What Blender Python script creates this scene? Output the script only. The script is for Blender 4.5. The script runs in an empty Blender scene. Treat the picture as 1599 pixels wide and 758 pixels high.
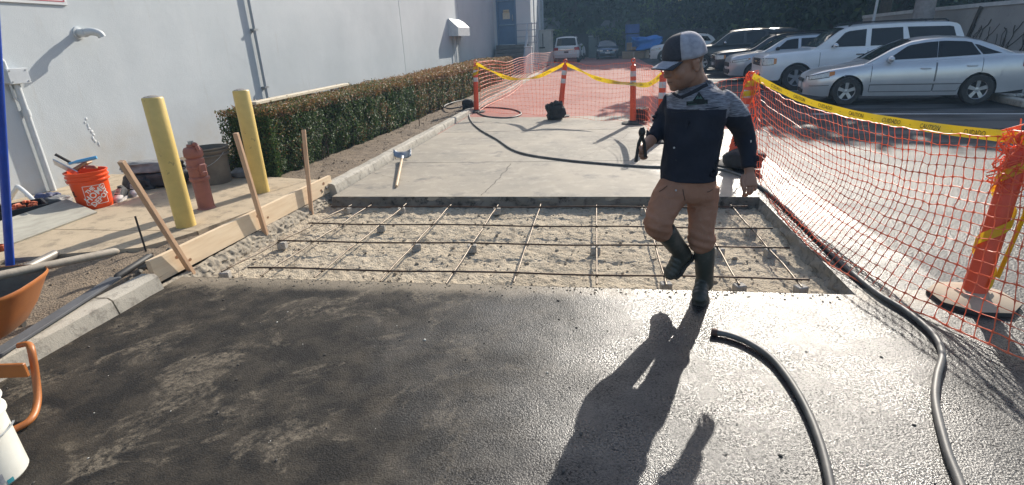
import bpy, bmesh, math, random
import numpy as np
from mathutils import Vector, Matrix, Quaternion, noise
from mathutils.bvhtree import BVHTree
random.seed(7); rng = np.random.default_rng(7)
scene = bpy.context.scene; COL = scene.collection
R_ = math.radians

# ---------------------------------------------------------------- camera
FPX, W0, H0 = 842.467, 1599.0, 758.0
PT, YW, RL = np.radians([20.3515, -9.7408, -2.60735]); EYE = 1.65
_F = np.array([math.sin(YW)*math.cos(PT), math.cos(YW)*math.cos(PT), -math.sin(PT)])
_R0 = np.array([math.cos(YW), -math.sin(YW), 0.0]); _U0 = np.cross(_R0, _F)
_R = math.cos(RL)*_R0 + math.sin(RL)*_U0; _U = -math.sin(RL)*_R0 + math.cos(RL)*_U0
cam = bpy.data.cameras.new('camera'); camo = bpy.data.objects.new('camera', cam); COL.objects.link(camo)
camo.matrix_world = Matrix(((_R[0], _U[0], -_F[0], 0), (_R[1], _U[1], -_F[1], 0), (_R[2], _U[2], -_F[2], EYE), (0, 0, 0, 1)))
cam.sensor_width = 36; cam.lens = FPX/W0*36; cam.clip_start = 0.05; cam.clip_end = 2000
scene.camera = camo

# ---------------------------------------------------------------- sky and sun
SUN_AZ, SUN_EL = R_(18), R_(28.5)
wd = bpy.data.worlds.new('World'); scene.world = wd; wd.use_nodes = True
wn = wd.node_tree; wn.nodes.clear()
sky = wn.nodes.new('ShaderNodeTexSky'); sky.sky_type = 'NISHITA'; sky.sun_disc = False
sky.sun_elevation = SUN_EL; sky.sun_rotation = SUN_AZ; sky.air_density = 1.0; sky.dust_density = 1.5
bg = wn.nodes.new('ShaderNodeBackground'); bg.inputs['Strength'].default_value = 0.14
wo = wn.nodes.new('ShaderNodeOutputWorld')
wn.links.new(sky.outputs[0], bg.inputs[0]); wn.links.new(bg.outputs[0], wo.inputs[0])
SUN = Vector((math.sin(SUN_AZ)*math.cos(SUN_EL), math.cos(SUN_AZ)*math.cos(SUN_EL), math.sin(SUN_EL)))
sl = bpy.data.lights.new('sun', 'SUN'); sl.energy = 4.9; sl.angle = R_(0.5); sl.color = (1.0, 0.93, 0.82)
so = bpy.data.objects.new('sun', sl); COL.objects.link(so)
so.rotation_euler = (-SUN).to_track_quat('-Z', 'Y').to_euler()
vs = scene.view_settings
vs.view_transform = 'Standard'; vs.look = 'None'; vs.gamma = 1; vs.use_curve_mapping = False; vs.exposure = 0.45
scene.cycles.max_bounces = 6; scene.cycles.transparent_max_bounces = 8
scene.cycles.sample_clamp_indirect = 4.0; scene.cycles.caustics_reflective = False; scene.cycles.caustics_refractive = False

# ---------------------------------------------------------------- measuring helpers (metres; X right, Y along the drive, Z up)
def ray(x, y): return (x-799.5)/FPX*_R - (y-379)/FPX*_U + _F
def G(x, y, z=0.0):            # point of the level z
    d = ray(x, y); t = (z-EYE)/d[2]; return Vector((d[0]*t, d[1]*t, z))
def AY(x, y, Y):               # point of the plane at distance Y
    d = ray(x, y); t = Y/d[1]; return Vector((d[0]*t, Y, EYE+d[2]*t))
W_O = Vector((-7.05, 5.7, 0)); W_T = Vector((1.1, 26.3, 0)).normalized(); W_N = Vector((W_T.y, -W_T.x, 0))
def WS(x, y, off=0.0):         # (distance along the wall, height)
    d = Vector(ray(x, y)); o = Vector((0, 0, EYE)); t = ((W_O + W_N*off - o).dot(W_N))/d.dot(W_N)
    p = o + d*t; return (p-W_O).dot(W_T), p.z
def WP(s, z, off=0.0): return W_O + W_T*s + W_N*off + Vector((0, 0, z))

# ---------------------------------------------------------------- mesh helpers
def basis(axis, up=Vector((0, 0, 1))):
    a = Vector(axis).normalized(); u = Vector(up)
    if abs(a.dot(u)) > 0.98: u = Vector((1, 0, 0))
    x = u.cross(a).normalized(); y = a.cross(x); return x, y, a
class MB:
    def __init__(s): s.v = []; s.f = []; s.m = []
    def add(s, vs, fs, mi=0):
        b = len(s.v); s.v += [Vector(p) for p in vs]
        s.f += [tuple(b+i for i in f) for f in fs]; s.m += [mi]*len(fs); return s
    def box(s, c, d, rot=None, mi=0, bev=0.0):
        hx, hy, hz = d[0]/2, d[1]/2, d[2]/2; c = Vector(c); rot = rot or Matrix.Identity(3)
        if bev <= 0:
            vs = [Vector((a*hx, b*hy, e*hz)) for a in (-1, 1) for b in (-1, 1) for e in (-1, 1)]
            fs = [(0, 1, 3, 2), (4, 6, 7, 5), (0, 4, 5, 1), (2, 3, 7, 6), (0, 2, 6, 4), (1, 5, 7, 3)]
        else:
            bm = bmesh.new(); bmesh.ops.create_cube(bm, size=1)
            for v in bm.verts: v.co = Vector((v.co.x*d[0], v.co.y*d[1], v.co.z*d[2]))
            bmesh.ops.bevel(bm, geom=bm.edges[:]+bm.verts[:], offset=bev, segments=1 if bev < 0.02 else 3, affect='EDGES', profile=0.5)
            bm.verts.index_update(); vs = [v.co.copy() for v in bm.verts]; fs = [[v.index for v in f.verts] for f in bm.faces]; bm.free()
        return s.add([c + rot @ v for v in vs], fs, mi)
    def bar(s, a, b, w, h, up=(0, 0, 1), mi=0, bev=0.0):
        a = Vector(a); b = Vector(b); x, y, z = basis(b-a, up)
        return s.box((a+b)/2, (w, h, (b-a).length), Matrix((x, y, z)).transposed(), mi, bev)
    def tube(s, pts, r, n=8, mi=0, caps=True, flat=1.0, up=(0, 0, 1)):
        pts = [Vector(p) for p in pts]; rs = list(r) if isinstance(r, (list, tuple)) else [r]*len(pts); b = len(s.v)
        if len(rs) != len(pts): rs = [ipl(i/(len(pts)-1), [k/(len(rs)-1) for k in range(len(rs))], rs) for i in range(len(pts))]
        x = None
        for i, p in enumerate(pts):
            t = (pts[min(i+1, len(pts)-1)] - pts[max(i-1, 0)]).normalized()
            if x is None: x, y, _ = basis(t, up)
            else:
                x = (x - t*x.dot(t)).normalized(); y = t.cross(x)
            for k in range(n):
                a = 2*math.pi*k/n; s.v.append(p + (x*math.cos(a) + y*math.sin(a)*flat)*rs[i])
        for i in range(len(pts)-1):
            for k in range(n):
                s.f.append((b+i*n+k, b+i*n+(k+1) % n, b+(i+1)*n+(k+1) % n, b+(i+1)*n+k)); s.m.append(mi)
        if caps:
            s.f.append(tuple(b+k for k in reversed(range(n)))); s.m.append(mi)
            s.f.append(tuple(b+(len(pts)-1)*n+k for k in range(n))); s.m.append(mi)
        return s
    def lathe(s, prof, n=24, c=(0, 0, 0), axis=(0, 0, 1), mi=0, up=(0, 1, 0), a0=0, a1=None):
        x, y, z = basis(axis, up); c = Vector(c); b = len(s.v); full = a1 is None; a1 = 2*math.pi if full else a1
        m = n if full else n+1
        for r, h in prof:
            for k in range(m):
                a = a0 + (a1-a0)*k/n; s.v.append(c + (x*math.cos(a)+y*math.sin(a))*r + z*h)
        for i in range(len(prof)-1):
            for k in range(n):
                s.f.append((b+i*m+k, b+i*m+(k+1) % m, b+(i+1)*m+(k+1) % m, b+(i+1)*m+k)); s.m.append(mi)
        return s
    def loft(s, rings, mi=0, caps=True):
        n = len(rings[0]); b = len(s.v)
        for r in rings: s.v += [Vector(p) for p in r]
        for i in range(len(rings)-1):
            for k in range(n):
                s.f.append((b+i*n+k, b+i*n+(k+1) % n, b+(i+1)*n+(k+1) % n, b+(i+1)*n+k)); s.m.append(mi)
        if caps:
            s.f.append(tuple(b+k for k in reversed(range(n)))); s.m.append(mi)
            s.f.append(tuple(b+(len(rings)-1)*n+k for k in range(n))); s.m.append(mi)
        return s
    def prism(s, poly, o, x, y, depth, mi=0):     # poly in the plane o + x*u + y*v, thickened by `depth` along x cross y
        o = Vector(o); x = Vector(x); y = Vector(y); z = x.cross(y).normalized()*depth; n = len(poly)
        a = [o + x*u + y*v for u, v in poly]
        s.add(a + [p+z for p in a], [tuple(reversed(range(n))), tuple(range(n, 2*n))] + [(i, (i+1) % n, n+(i+1) % n, n+i) for i in range(n)], mi)
        return s
    def grid(s, fn, us, vs_, mi=0):
        b = len(s.v); nu, nv = len(us), len(vs_)
        for u in us:
            for v in vs_: s.v.append(Vector(fn(u, v)))
        for i in range(nu-1):
            for j in range(nv-1):
                s.f.append((b+i*nv+j, b+(i+1)*nv+j, b+(i+1)*nv+j+1, b+i*nv+j+1)); s.m.append(mi)
        return s
    def ell(s, c, r, rot=None, n=16, m=10, mi=0):
        c = Vector(c); rot = rot or Matrix.Identity(3); rr = r if hasattr(r, '__len__') else (r, r, r); b = len(s.v)
        s.v.append(c + rot @ Vector((0, 0, -rr[2])))
        for i in range(1, m):
            t = -math.pi/2 + math.pi*i/m
            for k in range(n):
                a = 2*math.pi*k/n; s.v.append(c + rot @ Vector((rr[0]*math.cos(t)*math.cos(a), rr[1]*math.cos(t)*math.sin(a), rr[2]*math.sin(t))))
        s.v.append(c + rot @ Vector((0, 0, rr[2]))); e = len(s.v)-1
        for k in range(n):
            s.f.append((b, b+1+(k+1) % n, b+1+k)); s.m.append(mi); q = b+1+(m-2)*n
            s.f.append((q+k, q+(k+1) % n, e)); s.m.append(mi)
        for i in range(m-2):
            q = b+1+i*n
            for k in range(n): s.f.append((q+k, q+(k+1) % n, q+n+(k+1) % n, q+n+k)); s.m.append(mi)
        return s
    def build(s, name, mats, parent=None, smooth=None, local=False, label=None, recalc=True, loc=None):
        """links everything collected as ONE mesh object; smooth = angle in degrees below which edges are shaded smooth"""
        me = bpy.data.meshes.new(name)
        o = bpy.data.objects.new(name, me); COL.objects.link(o)
        vs_ = s.v
        if parent is not None:
            o.parent = parent
            if not local:
                inv = wmat(parent).inverted(); vs_ = [inv @ p for p in vs_]
        elif loc is not None:
            loc = Vector(loc); vs_ = [p-loc for p in vs_]; o.location = loc
        me.from_pydata([tuple(p) for p in vs_], [], s.f)
        if not isinstance(mats, (list, tuple)): mats = [mats]
        for m in mats: me.materials.append(m)
        if len(mats) > 1: me.polygons.foreach_set('material_index', s.m)
        if recalc and len(s.f) < 60000:
            bm = bmesh.new(); bm.from_mesh(me); bmesh.ops.recalc_face_normals(bm, faces=bm.faces); bm.to_mesh(me); bm.free()
        if smooth:
            me.polygons.foreach_set('use_smooth', [True]*len(me.polygons))
            if smooth < 180: me.set_sharp_from_angle(angle=R_(smooth))
        me.update()
        if label: o['label'] = label
        return o
def wmat(o):
    m = o.matrix_basis.copy()
    return wmat(o.parent) @ m if o.parent else m
def tag(o, label=None, cat=None, group=None, kind=None):
    if label: o['label'] = label
    if cat: o['category'] = cat
    if group: o['group'] = group
    if kind: o['kind'] = kind
    return o
def thing(name, label, cat, loc=(0, 0, 0), rz=0.0, group=None):
    o = bpy.data.objects.new(name, None); COL.objects.link(o); o.empty_display_size = 0.1
    o.location = loc; o.rotation_euler = (0, 0, rz); o.matrix_basis = Matrix.Translation(Vector(loc)) @ Matrix.Rotation(rz, 4, 'Z')
    return tag(o, label, cat, group)
def dup(root, loc=None, rz=None, label=None, group=None):
    def cp(o, par):
        c = o.copy(); COL.objects.link(c); c.parent = par
        for ch in list(o.children): cp(ch, c)
        return c
    r = cp(root, None)
    if loc is not None or rz is not None:
        r.matrix_basis = Matrix.Translation(Vector(loc)) @ Matrix.Rotation(rz or 0, 4, 'Z')
    return tag(r, label, None, group)
def applied(o):
    """bakes an object's modifiers into its mesh"""
    bpy.context.view_layer.update()
    dg = bpy.context.evaluated_depsgraph_get(); me = bpy.data.meshes.new_from_object(o.evaluated_get(dg))
    old = o.data; o.modifiers.clear(); o.data = me; me.name = old.name; return o
def remesh(o, voxel, smooth=4, factor=0.5):
    m = o.modifiers.new('r', 'REMESH'); m.mode = 'VOXEL'; m.voxel_size = voxel; m.use_smooth_shade = True
    if smooth: q = o.modifiers.new('s', 'SMOOTH'); q.iterations = smooth; q.factor = factor
    applied(o); o.data.polygons.foreach_set('use_smooth', [True]*len(o.data.polygons)); return o
def spline(pts, n=8):
    """Catmull-Rom through the points"""
    P = [Vector(p) for p in pts]; P = [P[0]*2-P[1]] + P + [P[-1]*2-P[-2]]; out = []
    for i in range(1, len(P)-2):
        a, b, c, d = P[i-1:i+3]
        for k in range(n):
            t = k/n; out.append(0.5*((2*b) + (c-a)*t + (2*a-5*b+4*c-d)*t*t + (3*b-a-3*c+d)*t**3))
    out.append(P[-2]); return out
def ipl(x, xs, ys): return float(np.interp(x, xs, ys))
def fbm(p, s=1.0, o=4): return noise.fractal(Vector(p)*s, 1.0, 2.0, o)
def text_mesh(s, size, bold=0.0):
    cu = bpy.data.curves.new('lettering', 'FONT'); cu.body = s; cu.size = size; cu.align_x = 'CENTER'; cu.align_y = 'CENTER'; cu.offset = bold; cu.resolution_u = 2
    ob = bpy.data.objects.new('lettering', cu); me = bpy.data.meshes.new_from_object(ob)
    v = [tuple(p.co) for p in me.vertices]; f = [tuple(p.vertices) for p in me.polygons]
    bpy.data.objects.remove(ob); bpy.data.curves.remove(cu); bpy.data.meshes.remove(me); return v, f

# ---------------------------------------------------------------- materials
class NT:
    def __init__(s, name):
        s.m = bpy.data.materials.new(name); s.m.use_nodes = True; s.t = s.m.node_tree; s.t.nodes.clear()
        s.out = s.n('OutputMaterial'); s.b = s.n('BsdfPrincipled'); s.l(s.b.outputs[0], s.out.inputs[0])
    def n(s, t, **k):
        x = s.t.nodes.new('ShaderNode'+t)
        for a, v in k.items():
            if hasattr(x, a): setattr(x, a, v)
            else: x.inputs[a.replace('_', ' ')].default_value = v
        return x
    def l(s, a, b): s.t.links.new(a, b)
    def co(s, scale=None, which='Object', rot=None):
        c = s.n('TexCoord').outputs[which]
        if scale is not None or rot is not None:
            mp = s.n('Mapping'); s.l(c, mp.inputs[0])
            if scale is not None: mp.inputs['Scale'].default_value = scale if hasattr(scale, '__len__') else (scale,)*3
            if rot is not None: mp.inputs['Rotation'].default_value = rot
            c = mp.outputs[0]
        return c
    def noise(s, scale, detail=5, rough=0.55, co=None, dist=0.0):
        x = s.n('TexNoise'); x.inputs['Scale'].default_value = scale; x.inputs['Detail'].default_value = detail
        x.inputs['Roughness'].default_value = rough; x.inputs['Distortion'].default_value = dist
        s.l(co or s.co(), x.inputs['Vector']); return x.outputs['Fac']
    def vor(s, scale, co=None, feature='F1', out='Distance'):
        x = s.n('TexVoronoi'); x.feature = feature; x.inputs['Scale'].default_value = scale; s.l(co or s.co(), x.inputs['Vector']); return x.outputs[out]
    def ramp(s, fac, *stops):
        r = s.n('ValToRGB'); e = r.color_ramp.elements
        while len(e) < len(stops): e.new(0.5)
        for i, (p, c) in enumerate(stops):
            e[i].position = p; e[i].color = (c, c, c, 1) if not hasattr(c, '__len__') else (*c[:3], 1)
        s.l(fac, r.inputs[0]); return r.outputs[0]
    def mix(s, fac, a, b, mode='MIX'):
        x = s.n('Mix'); x.data_type = 'RGBA'; x.blend_type = mode
        for v, sock in ((fac, x.inputs[0]), (a, x.inputs[6]), (b, x.inputs[7])):
            if hasattr(v, 'default_value'): s.l(v, sock)
            elif hasattr(v, '__len__'): sock.default_value = (*v[:3], 1)
            else: sock.default_value = v
        return x.outputs[2]
    def math(s, op, a, b=0.0, c=None, clamp=False):
        x = s.n('Math'); x.operation = op; x.use_clamp = clamp
        for i, v in enumerate((a, b) if c is None else (a, b, c)):
            if hasattr(v, 'default_value'): s.l(v, x.inputs[i])
            else: x.inputs[i].default_value = v
        return x.outputs[0]
    def bump(s, h, strength=0.5, dist=0.01, prev=None):
        x = s.n('Bump'); x.inputs['Strength'].default_value = strength; x.inputs['Distance'].default_value = dist
        s.l(h, x.inputs['Height'])
        if prev is not None: s.l(prev, x.inputs['Normal'])
        return x.outputs[0]
    def set(s, color=None, rough=None, metal=None, normal=None, spec=None, **k):
        for v, nm in ((color, 'Base Color'), (rough, 'Roughness'), (metal, 'Metallic'), (normal, 'Normal'), (spec, 'Specular IOR Level')):
            if v is None: continue
            q = s.b.inputs[nm]
            if hasattr(v, 'default_value'): s.l(v, q)
            elif hasattr(v, '__len__'): q.default_value = (*v[:3], 1)
            else: q.default_value = v
        for nm, v in k.items(): s.b.inputs[nm.replace('_', ' ')].default_value = v
        return s.m
def pm(name, c1, c2=None, scale=6.0, lo=0.35, hi=0.65, rough=0.6, rough2=None, metal=0.0, bump=0.0, bscale=60, bdist=0.004, island=0.0, spec=0.5, dirt=None, dirts=2.5, dirtlo=0.5, dirthi=0.7, stretch=None, **k):
    """a general surface: two tones mixed by noise, an optional dirt tone, fine relief"""
    t = NT(name); co = t.co(stretch) if stretch else t.co()
    f = t.noise(scale, co=co); col = c1
    if c2 is not None: col = t.mix(t.ramp(f, (lo, 0), (hi, 1)), c1, c2)
    if dirt is not None: col = t.mix(t.ramp(t.noise(dirts, 7, 0.65), (dirtlo, 0), (dirthi, 1)), col, dirt)
    if island:
        r = t.n('NewGeometry').outputs['Random Per Island']
        col = t.mix(1.0, col, t.ramp(r, (0, 1-island), (1, 1+island)), 'MULTIPLY')
    rg = rough if rough2 is None else t.math('ADD', t.math('MULTIPLY', f, rough2-rough), rough)
    nrm = t.bump(t.noise(bscale, 4, co=co), bump, bdist) if bump else None
    return t.set(col, rg, metal, nrm, spec, **k)

# ================================================================ GROUND
def asphalt_mat():
    t = NT('wet_asphalt'); co = t.co()
    x = t.n('SeparateXYZ'); t.l(co, x.inputs[0]); X, Y = x.outputs[0], x.outputs[1]
    big = t.noise(0.9, 4, 0.6, co=co); med = t.noise(5, 6, 0.65, co=co); ag = t.noise(150, 4, 0.7, co=co)
    st = t.vor(120, co=co)
    # wetness spreads to the right of the drive
    w = t.math('ADD', t.math('MULTIPLY', X, 0.55), t.math('MULTIPLY', big, 1.6))
    wet = t.ramp(w, (0.15, 0), (1.0, 1))
    # pale cement dust, streaked along the sweep of a broom
    mp = t.n('Mapping'); t.l(t.co(None, 'Object', (0, 0, R_(-48))), mp.inputs[0]); mp.inputs['Scale'].default_value = (0.95, 1.35, 1)
    du = t.noise(1.9, 9, 0.7, co=mp.outputs[0], dist=0.6); dust = t.ramp(du, (0.52, 0), (0.60, 1))
    fine = t.ramp(t.noise(30, 6, 0.75, co=co), (0.40, 0), (0.60, 1))
    dust = t.math('MULTIPLY', t.math('MULTIPLY', dust, fine), t.math('SUBTRACT', 1.0, wet))
    dry = t.mix(t.ramp(ag, (0.4, 0), (0.7, 1)), (0.011, 0.0102, 0.0095), (0.032, 0.029, 0.026))
    dry = t.mix(t.ramp(med, (0.42, 0), (0.68, 1)), dry, (0.060, 0.050, 0.038))
    dry = t.mix(t.math('MULTIPLY', dust, 0.8), dry, (0.21, 0.175, 0.13))
    wetc = t.mix(t.ramp(st, (0.1, 0), (0.7, 1)), (0.035, 0.034, 0.033), (0.014, 0.014, 0.015))
    wetc = t.mix(t.ramp(med, (0.45, 0), (0.7, 1)), wetc, (0.06, 0.056, 0.052))
    spill = t.ramp(t.math('SUBTRACT', t.math('ADD', Y, t.math('MULTIPLY', t.math('ADD', med, ag), 0.22)), 3.40), (0.12, 0), (0.26, 1))
    spill = t.math('MULTIPLY', spill, t.math('LESS_THAN', Y, 3.6))
    col = t.mix(t.math('MULTIPLY', spill, 0.75), t.mix(wet, dry, wetc), (0.30, 0.25, 0.185))
    pud = t.ramp(t.noise(2.2, 5, 0.6, co=co), (0.40, 0), (0.62, 1))
    rw = t.math('ADD', t.math('MULTIPLY', pud, 0.17), 0.17)
    rd = t.math('ADD', t.math('MULTIPLY', med, -0.25), 0.72)
    mx = t.n('Mix'); mx.data_type = 'FLOAT'; t.l(wet, mx.inputs[0]); t.l(rd, mx.inputs[2]); t.l(rw, mx.inputs[3])
    h = t.math('ADD', t.math('MULTIPLY', t.math('POWER', st, 0.6), -0.7), t.math('MULTIPLY', ag, 0.8))
    nrm = t.bump(h, 0.42, 0.008); nrm = t.bump(med, 0.16, 0.02, nrm)
    pit = t.math('MULTIPLY', t.ramp(t.noise(85, 4, 0.75, co=co, dist=0.4), (0.52, 0), (0.58, 1)), t.ramp(t.noise(4, 5, 0.6, co=co), (0.30, 0.2), (0.60, 1)))
    rgh = t.math('ADD', mx.outputs[0], t.math('MULTIPLY', pit, 0.5), clamp=True)
    edge = t.ramp(t.math('SUBTRACT', X, 1.5), (0.0, 0), (0.25, 1)); rgh = t.math('ADD', rgh, t.math('MULTIPLY', edge, 0.16), clamp=True)
    return t.set(col, rgh, 0, nrm, t.math('ADD', t.math('MULTIPLY', t.math('MULTIPLY', wet, 0.5), t.math('SUBTRACT', 1.0, t.math('MULTIPLY', pit, 0.8))), t.math('SUBTRACT', 0.2, t.math('MULTIPLY', edge, 0.28))))
def lot_mat():
    t = NT('parking_lot_asphalt'); co = t.co()
    big = t.noise(0.35, 5, 0.6, co=co); med = t.noise(3, 6, 0.65, co=co); ag = t.noise(70, 4, 0.7, co=co)
    co2 = t.co((0.35, 1.6, 1), rot=(0, 0, R_(12))); sk = t.noise(1.1, 6, 0.6, co=co2)
    x = t.n('SeparateXYZ'); t.l(co, x.inputs[0])
    nearw = t.ramp(t.math('ADD', t.math('MULTIPLY', x.outputs[1], -0.09), t.math('ADD', t.math('MULTIPLY', sk, 0.9), 0.78)), (0.35, 0), (0.75, 1))
    c = t.mix(t.ramp(ag, (0.35, 0), (0.7, 1)), (0.022, 0.022, 0.024), (0.05, 0.049, 0.048))
    c = t.mix(t.ramp(sk, (0.46, 0), (0.58, 1)), c, (0.115, 0.113, 0.11))
    c = t.mix(t.math('MULTIPLY', nearw, 0.4), c, (0.05, 0.05, 0.052))
    r = t.math('ADD', t.math('MULTIPLY', nearw, -0.26), t.math('ADD', t.math('MULTIPLY', t.ramp(sk, (0.40, 0), (0.60, 1)), 0.22), 0.46))
    nrm = t.bump(t.math('ADD', ag, t.vor(60, co=co)), 0.45, 0.010)
    return t.set(c, t.math('ADD', r, 0.1), 0, nrm, 0.11)
def slab_mat():
    t = NT('old_concrete'); co = t.co()
    a = t.noise(0.8, 6, 0.62, co=co); b = t.noise(5, 7, 0.7, co=co); f = t.noise(120, 3, 0.7, co=co)
    c = t.mix(t.ramp(a, (0.38, 0), (0.62, 1)), (0.345, 0.30, 0.235), (0.255, 0.228, 0.185))
    c = t.mix(t.ramp(b, (0.5, 0), (0.75, 1)), c, (0.42, 0.37, 0.295))
    c = t.mix(t.ramp(t.noise(2.3, 8, 0.7, co=co), (0.55, 0), (0.68, 1)), c, (0.175, 0.16, 0.14))
    c = t.mix(t.ramp(t.noise(30, 6, 0.75, co=co), (0.62, 0), (0.75, 1)), c, (0.17, 0.155, 0.14))
    x = t.n('SeparateXYZ'); t.l(co, x.inputs[0])
    wet = t.ramp(t.math('ADD', t.math('MULTIPLY', x.outputs[0], 0.35), t.math('MULTIPLY', a, 1.0)), (0.75, 0), (1.1, 1))
    c = t.mix(t.math('MULTIPLY', wet, 0.3), c, (0.14, 0.135, 0.125))
    r = t.math('ADD', t.math('MULTIPLY', wet, -0.38), 0.78)
    return t.set(c, r, 0, t.bump(t.math('ADD', t.math('MULTIPLY', f, 0.5), b), 0.28, 0.008))
def concrete_mat(name, c1, c2, dark, s=3.0):
    t = NT(name); co = t.co()
    c = t.mix(t.ramp(t.noise(s, 7, 0.65, co=co), (0.35, 0), (0.65, 1)), c1, c2)
    c = t.mix(t.ramp(t.noise(s*4, 8, 0.75, co=co), (0.51, 0), (0.64, 1)), c, dark)
    return t.set(c, 0.85, 0, t.bump(t.math('ADD', t.noise(90, 4, 0.7, co=co), t.noise(12, 5, co=co)), 0.35, 0.01))
def soil_mat(name, c1, c2, c3):
    t = NT(name); co = t.co()
    a = t.noise(3.2, 6, 0.65, co=co); b = t.noise(26, 7, 0.75, co=co); v = t.vor(70, co=co)
    c = t.mix(t.ramp(a, (0.36, 0), (0.64, 1)), c1, c2); c = t.mix(t.ramp(b, (0.52, 0), (0.68, 1)), c, c3)
    c = t.mix(t.ramp(v, (0.0, 1), (0.22, 0)), c, tuple(q*1.35 for q in c1))
    return t.set(c, 0.95, 0, t.bump(t.math('ADD', b, t.math('MULTIPLY', v, 0.5)), 0.8, 0.02))
def paver_mat():
    t = NT('red_brick_pavers'); co = t.co()
    br = t.n('TexBrick'); t.l(co, br.inputs['Vector']); br.inputs['Scale'].default_value = 1.0
    br.inputs['Brick Width'].default_value = 0.24; br.inputs['Row Height'].default_value = 0.12; br.inputs['Mortar Size'].default_value = 0.006
    br.inputs['Color1'].default_value = (0.42, 0.16, 0.125, 1); br.inputs['Color2'].default_value = (0.33, 0.125, 0.10, 1); br.inputs['Mortar'].default_value = (0.2, 0.16, 0.14, 1)
    c = t.mix(t.ramp(t.noise(0.5, 6, 0.65, co=co), (0.4, 0), (0.66, 1)), br.outputs[0], (0.42, 0.225, 0.185))
    c = t.mix(t.ramp(t.noise(9, 6, 0.7, co=co), (0.56, 0), (0.75, 1)), c, (0.25, 0.14, 0.12))
    return t.set(c, 0.85, 0, t.bump(br.outputs['Fac'], 0.4, 0.004), 0.25)
M_ASPH = asphalt_mat(); M_LOT = lot_mat(); M_SLAB = slab_mat()
M_CURB = concrete_mat('curb_concrete', (0.46, 0.42, 0.35), (0.37, 0.34, 0.285), (0.24, 0.215, 0.18))
M_PAD = concrete_mat('pad_concrete', (0.50, 0.40, 0.275), (0.42, 0.335, 0.23), (0.29, 0.235, 0.165), 1.6)
M_CUT = concrete_mat('cut_concrete_edge', (0.20, 0.18, 0.15), (0.12, 0.108, 0.09), (0.018, 0.016, 0.014), 2.2)
M_SOIL = soil_mat('pit_sand', (0.54, 0.455, 0.335), (0.44, 0.365, 0.265), (0.17, 0.13, 0.09))
M_DIRT = soil_mat('garden_dirt', (0.25, 0.19, 0.13), (0.185, 0.14, 0.098), (0.09, 0.068, 0.05))
M_PAVE = paver_mat()
PX0, PX1, PY0, PY1 = -3.22, 1.67, 3.50, 5.83      # the pit

def sheet(name, rects, z, mat, thick=0.0):
    b = MB()
    for x0, y0, x1, y1 in rects: b.add([(x0, y0, z), (x1, y0, z), (x1, y1, z), (x0, y1, z)], [(0, 1, 2, 3)])
    return tag(b.build(name, mat), kind='structure')
sheet('terrain', [(-400, -400, 400, 600)], -0.5, M_DIRT)
sheet('asphalt_ground', [(PX0-0.15, -12, 2.3, PY0), (PX1, PY0, 2.3, 60)], 0.0, M_ASPH)
sheet('parking_lot', [(2.3, -12, 60, 70), (-3.3, 60, 2.3, 70)], 0.0, M_LOT)
# concrete slab of the drive: three panels with tooled joints, on a thick cut edge
slab_root = thing('concrete_slab', None, None); tag(slab_root, kind='structure')
ys = [PY1, 7.72, 10.6, 12.9]
for i in range(3):
    b = MB(); y0, y1 = ys[i]+(0.008 if i else 0), ys[i+1]-0.008; xs = np.linspace(PX0+0.06, PX1, 25); yy = np.linspace(y0, y1, 8)
    def top(x, y, y1=y1, i=i): return (x, y + (0 if i < 2 or y < y1-0.2 else -0.35*(x-PX0)*0.5), 0.008+0.004*fbm((x, y, 3), 1.3))
    b.grid(top, xs, yy)
    b.add([top(PX0+0.06, y0), top(PX1, y0), (PX1, y0, -0.14), (PX0+0.06, y0, -0.14)], [(0, 1, 2, 3)])
    b.build('slab_panel', M_SLAB, slab_root, smooth=40, recalc=False)
bk = MB(); bk.box((PX0/2+PX1/2, 9.3, -0.07), (PX1-PX0-0.1, 6.9, 0.12)); bk.build('slab_base', M_CUT, slab_root)
def crack(px, w=0.004):
    pts = [G(x, y, 0.0145) for x, y in px]; c = []
    for a, bb in zip(pts[:-1], pts[1:]):
        for k in range(14): p = a.lerp(bb, k/14); c.append(p+Vector((0.03*fbm((p.x, p.y, 1), 6), 0.03*fbm((p.x, p.y, 4), 6), 0)))
    m = MB(); m.grid(lambda i, v: c[int(i)]+Vector((1, 0.5, 0))*(v*w*(0.5+abs(fbm(c[int(i)], 9)))), range(len(c)), [-1, 1]); m.build('crack_line', pm('crack_dark', (0.05, 0.045, 0.04), rough=0.95), slab_root, recalc=False)
crack([(752, 305), (775, 283), (800, 254)]); crack([(560, 262), (600, 275), (640, 285)], 0.003); crack([(905, 247), (960, 225), (985, 205)], 0.003)
sheet('brick_paver_drive', [(PX0+0.02, 10.4, 2.9, 60)], 0.004, M_PAVE)

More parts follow.
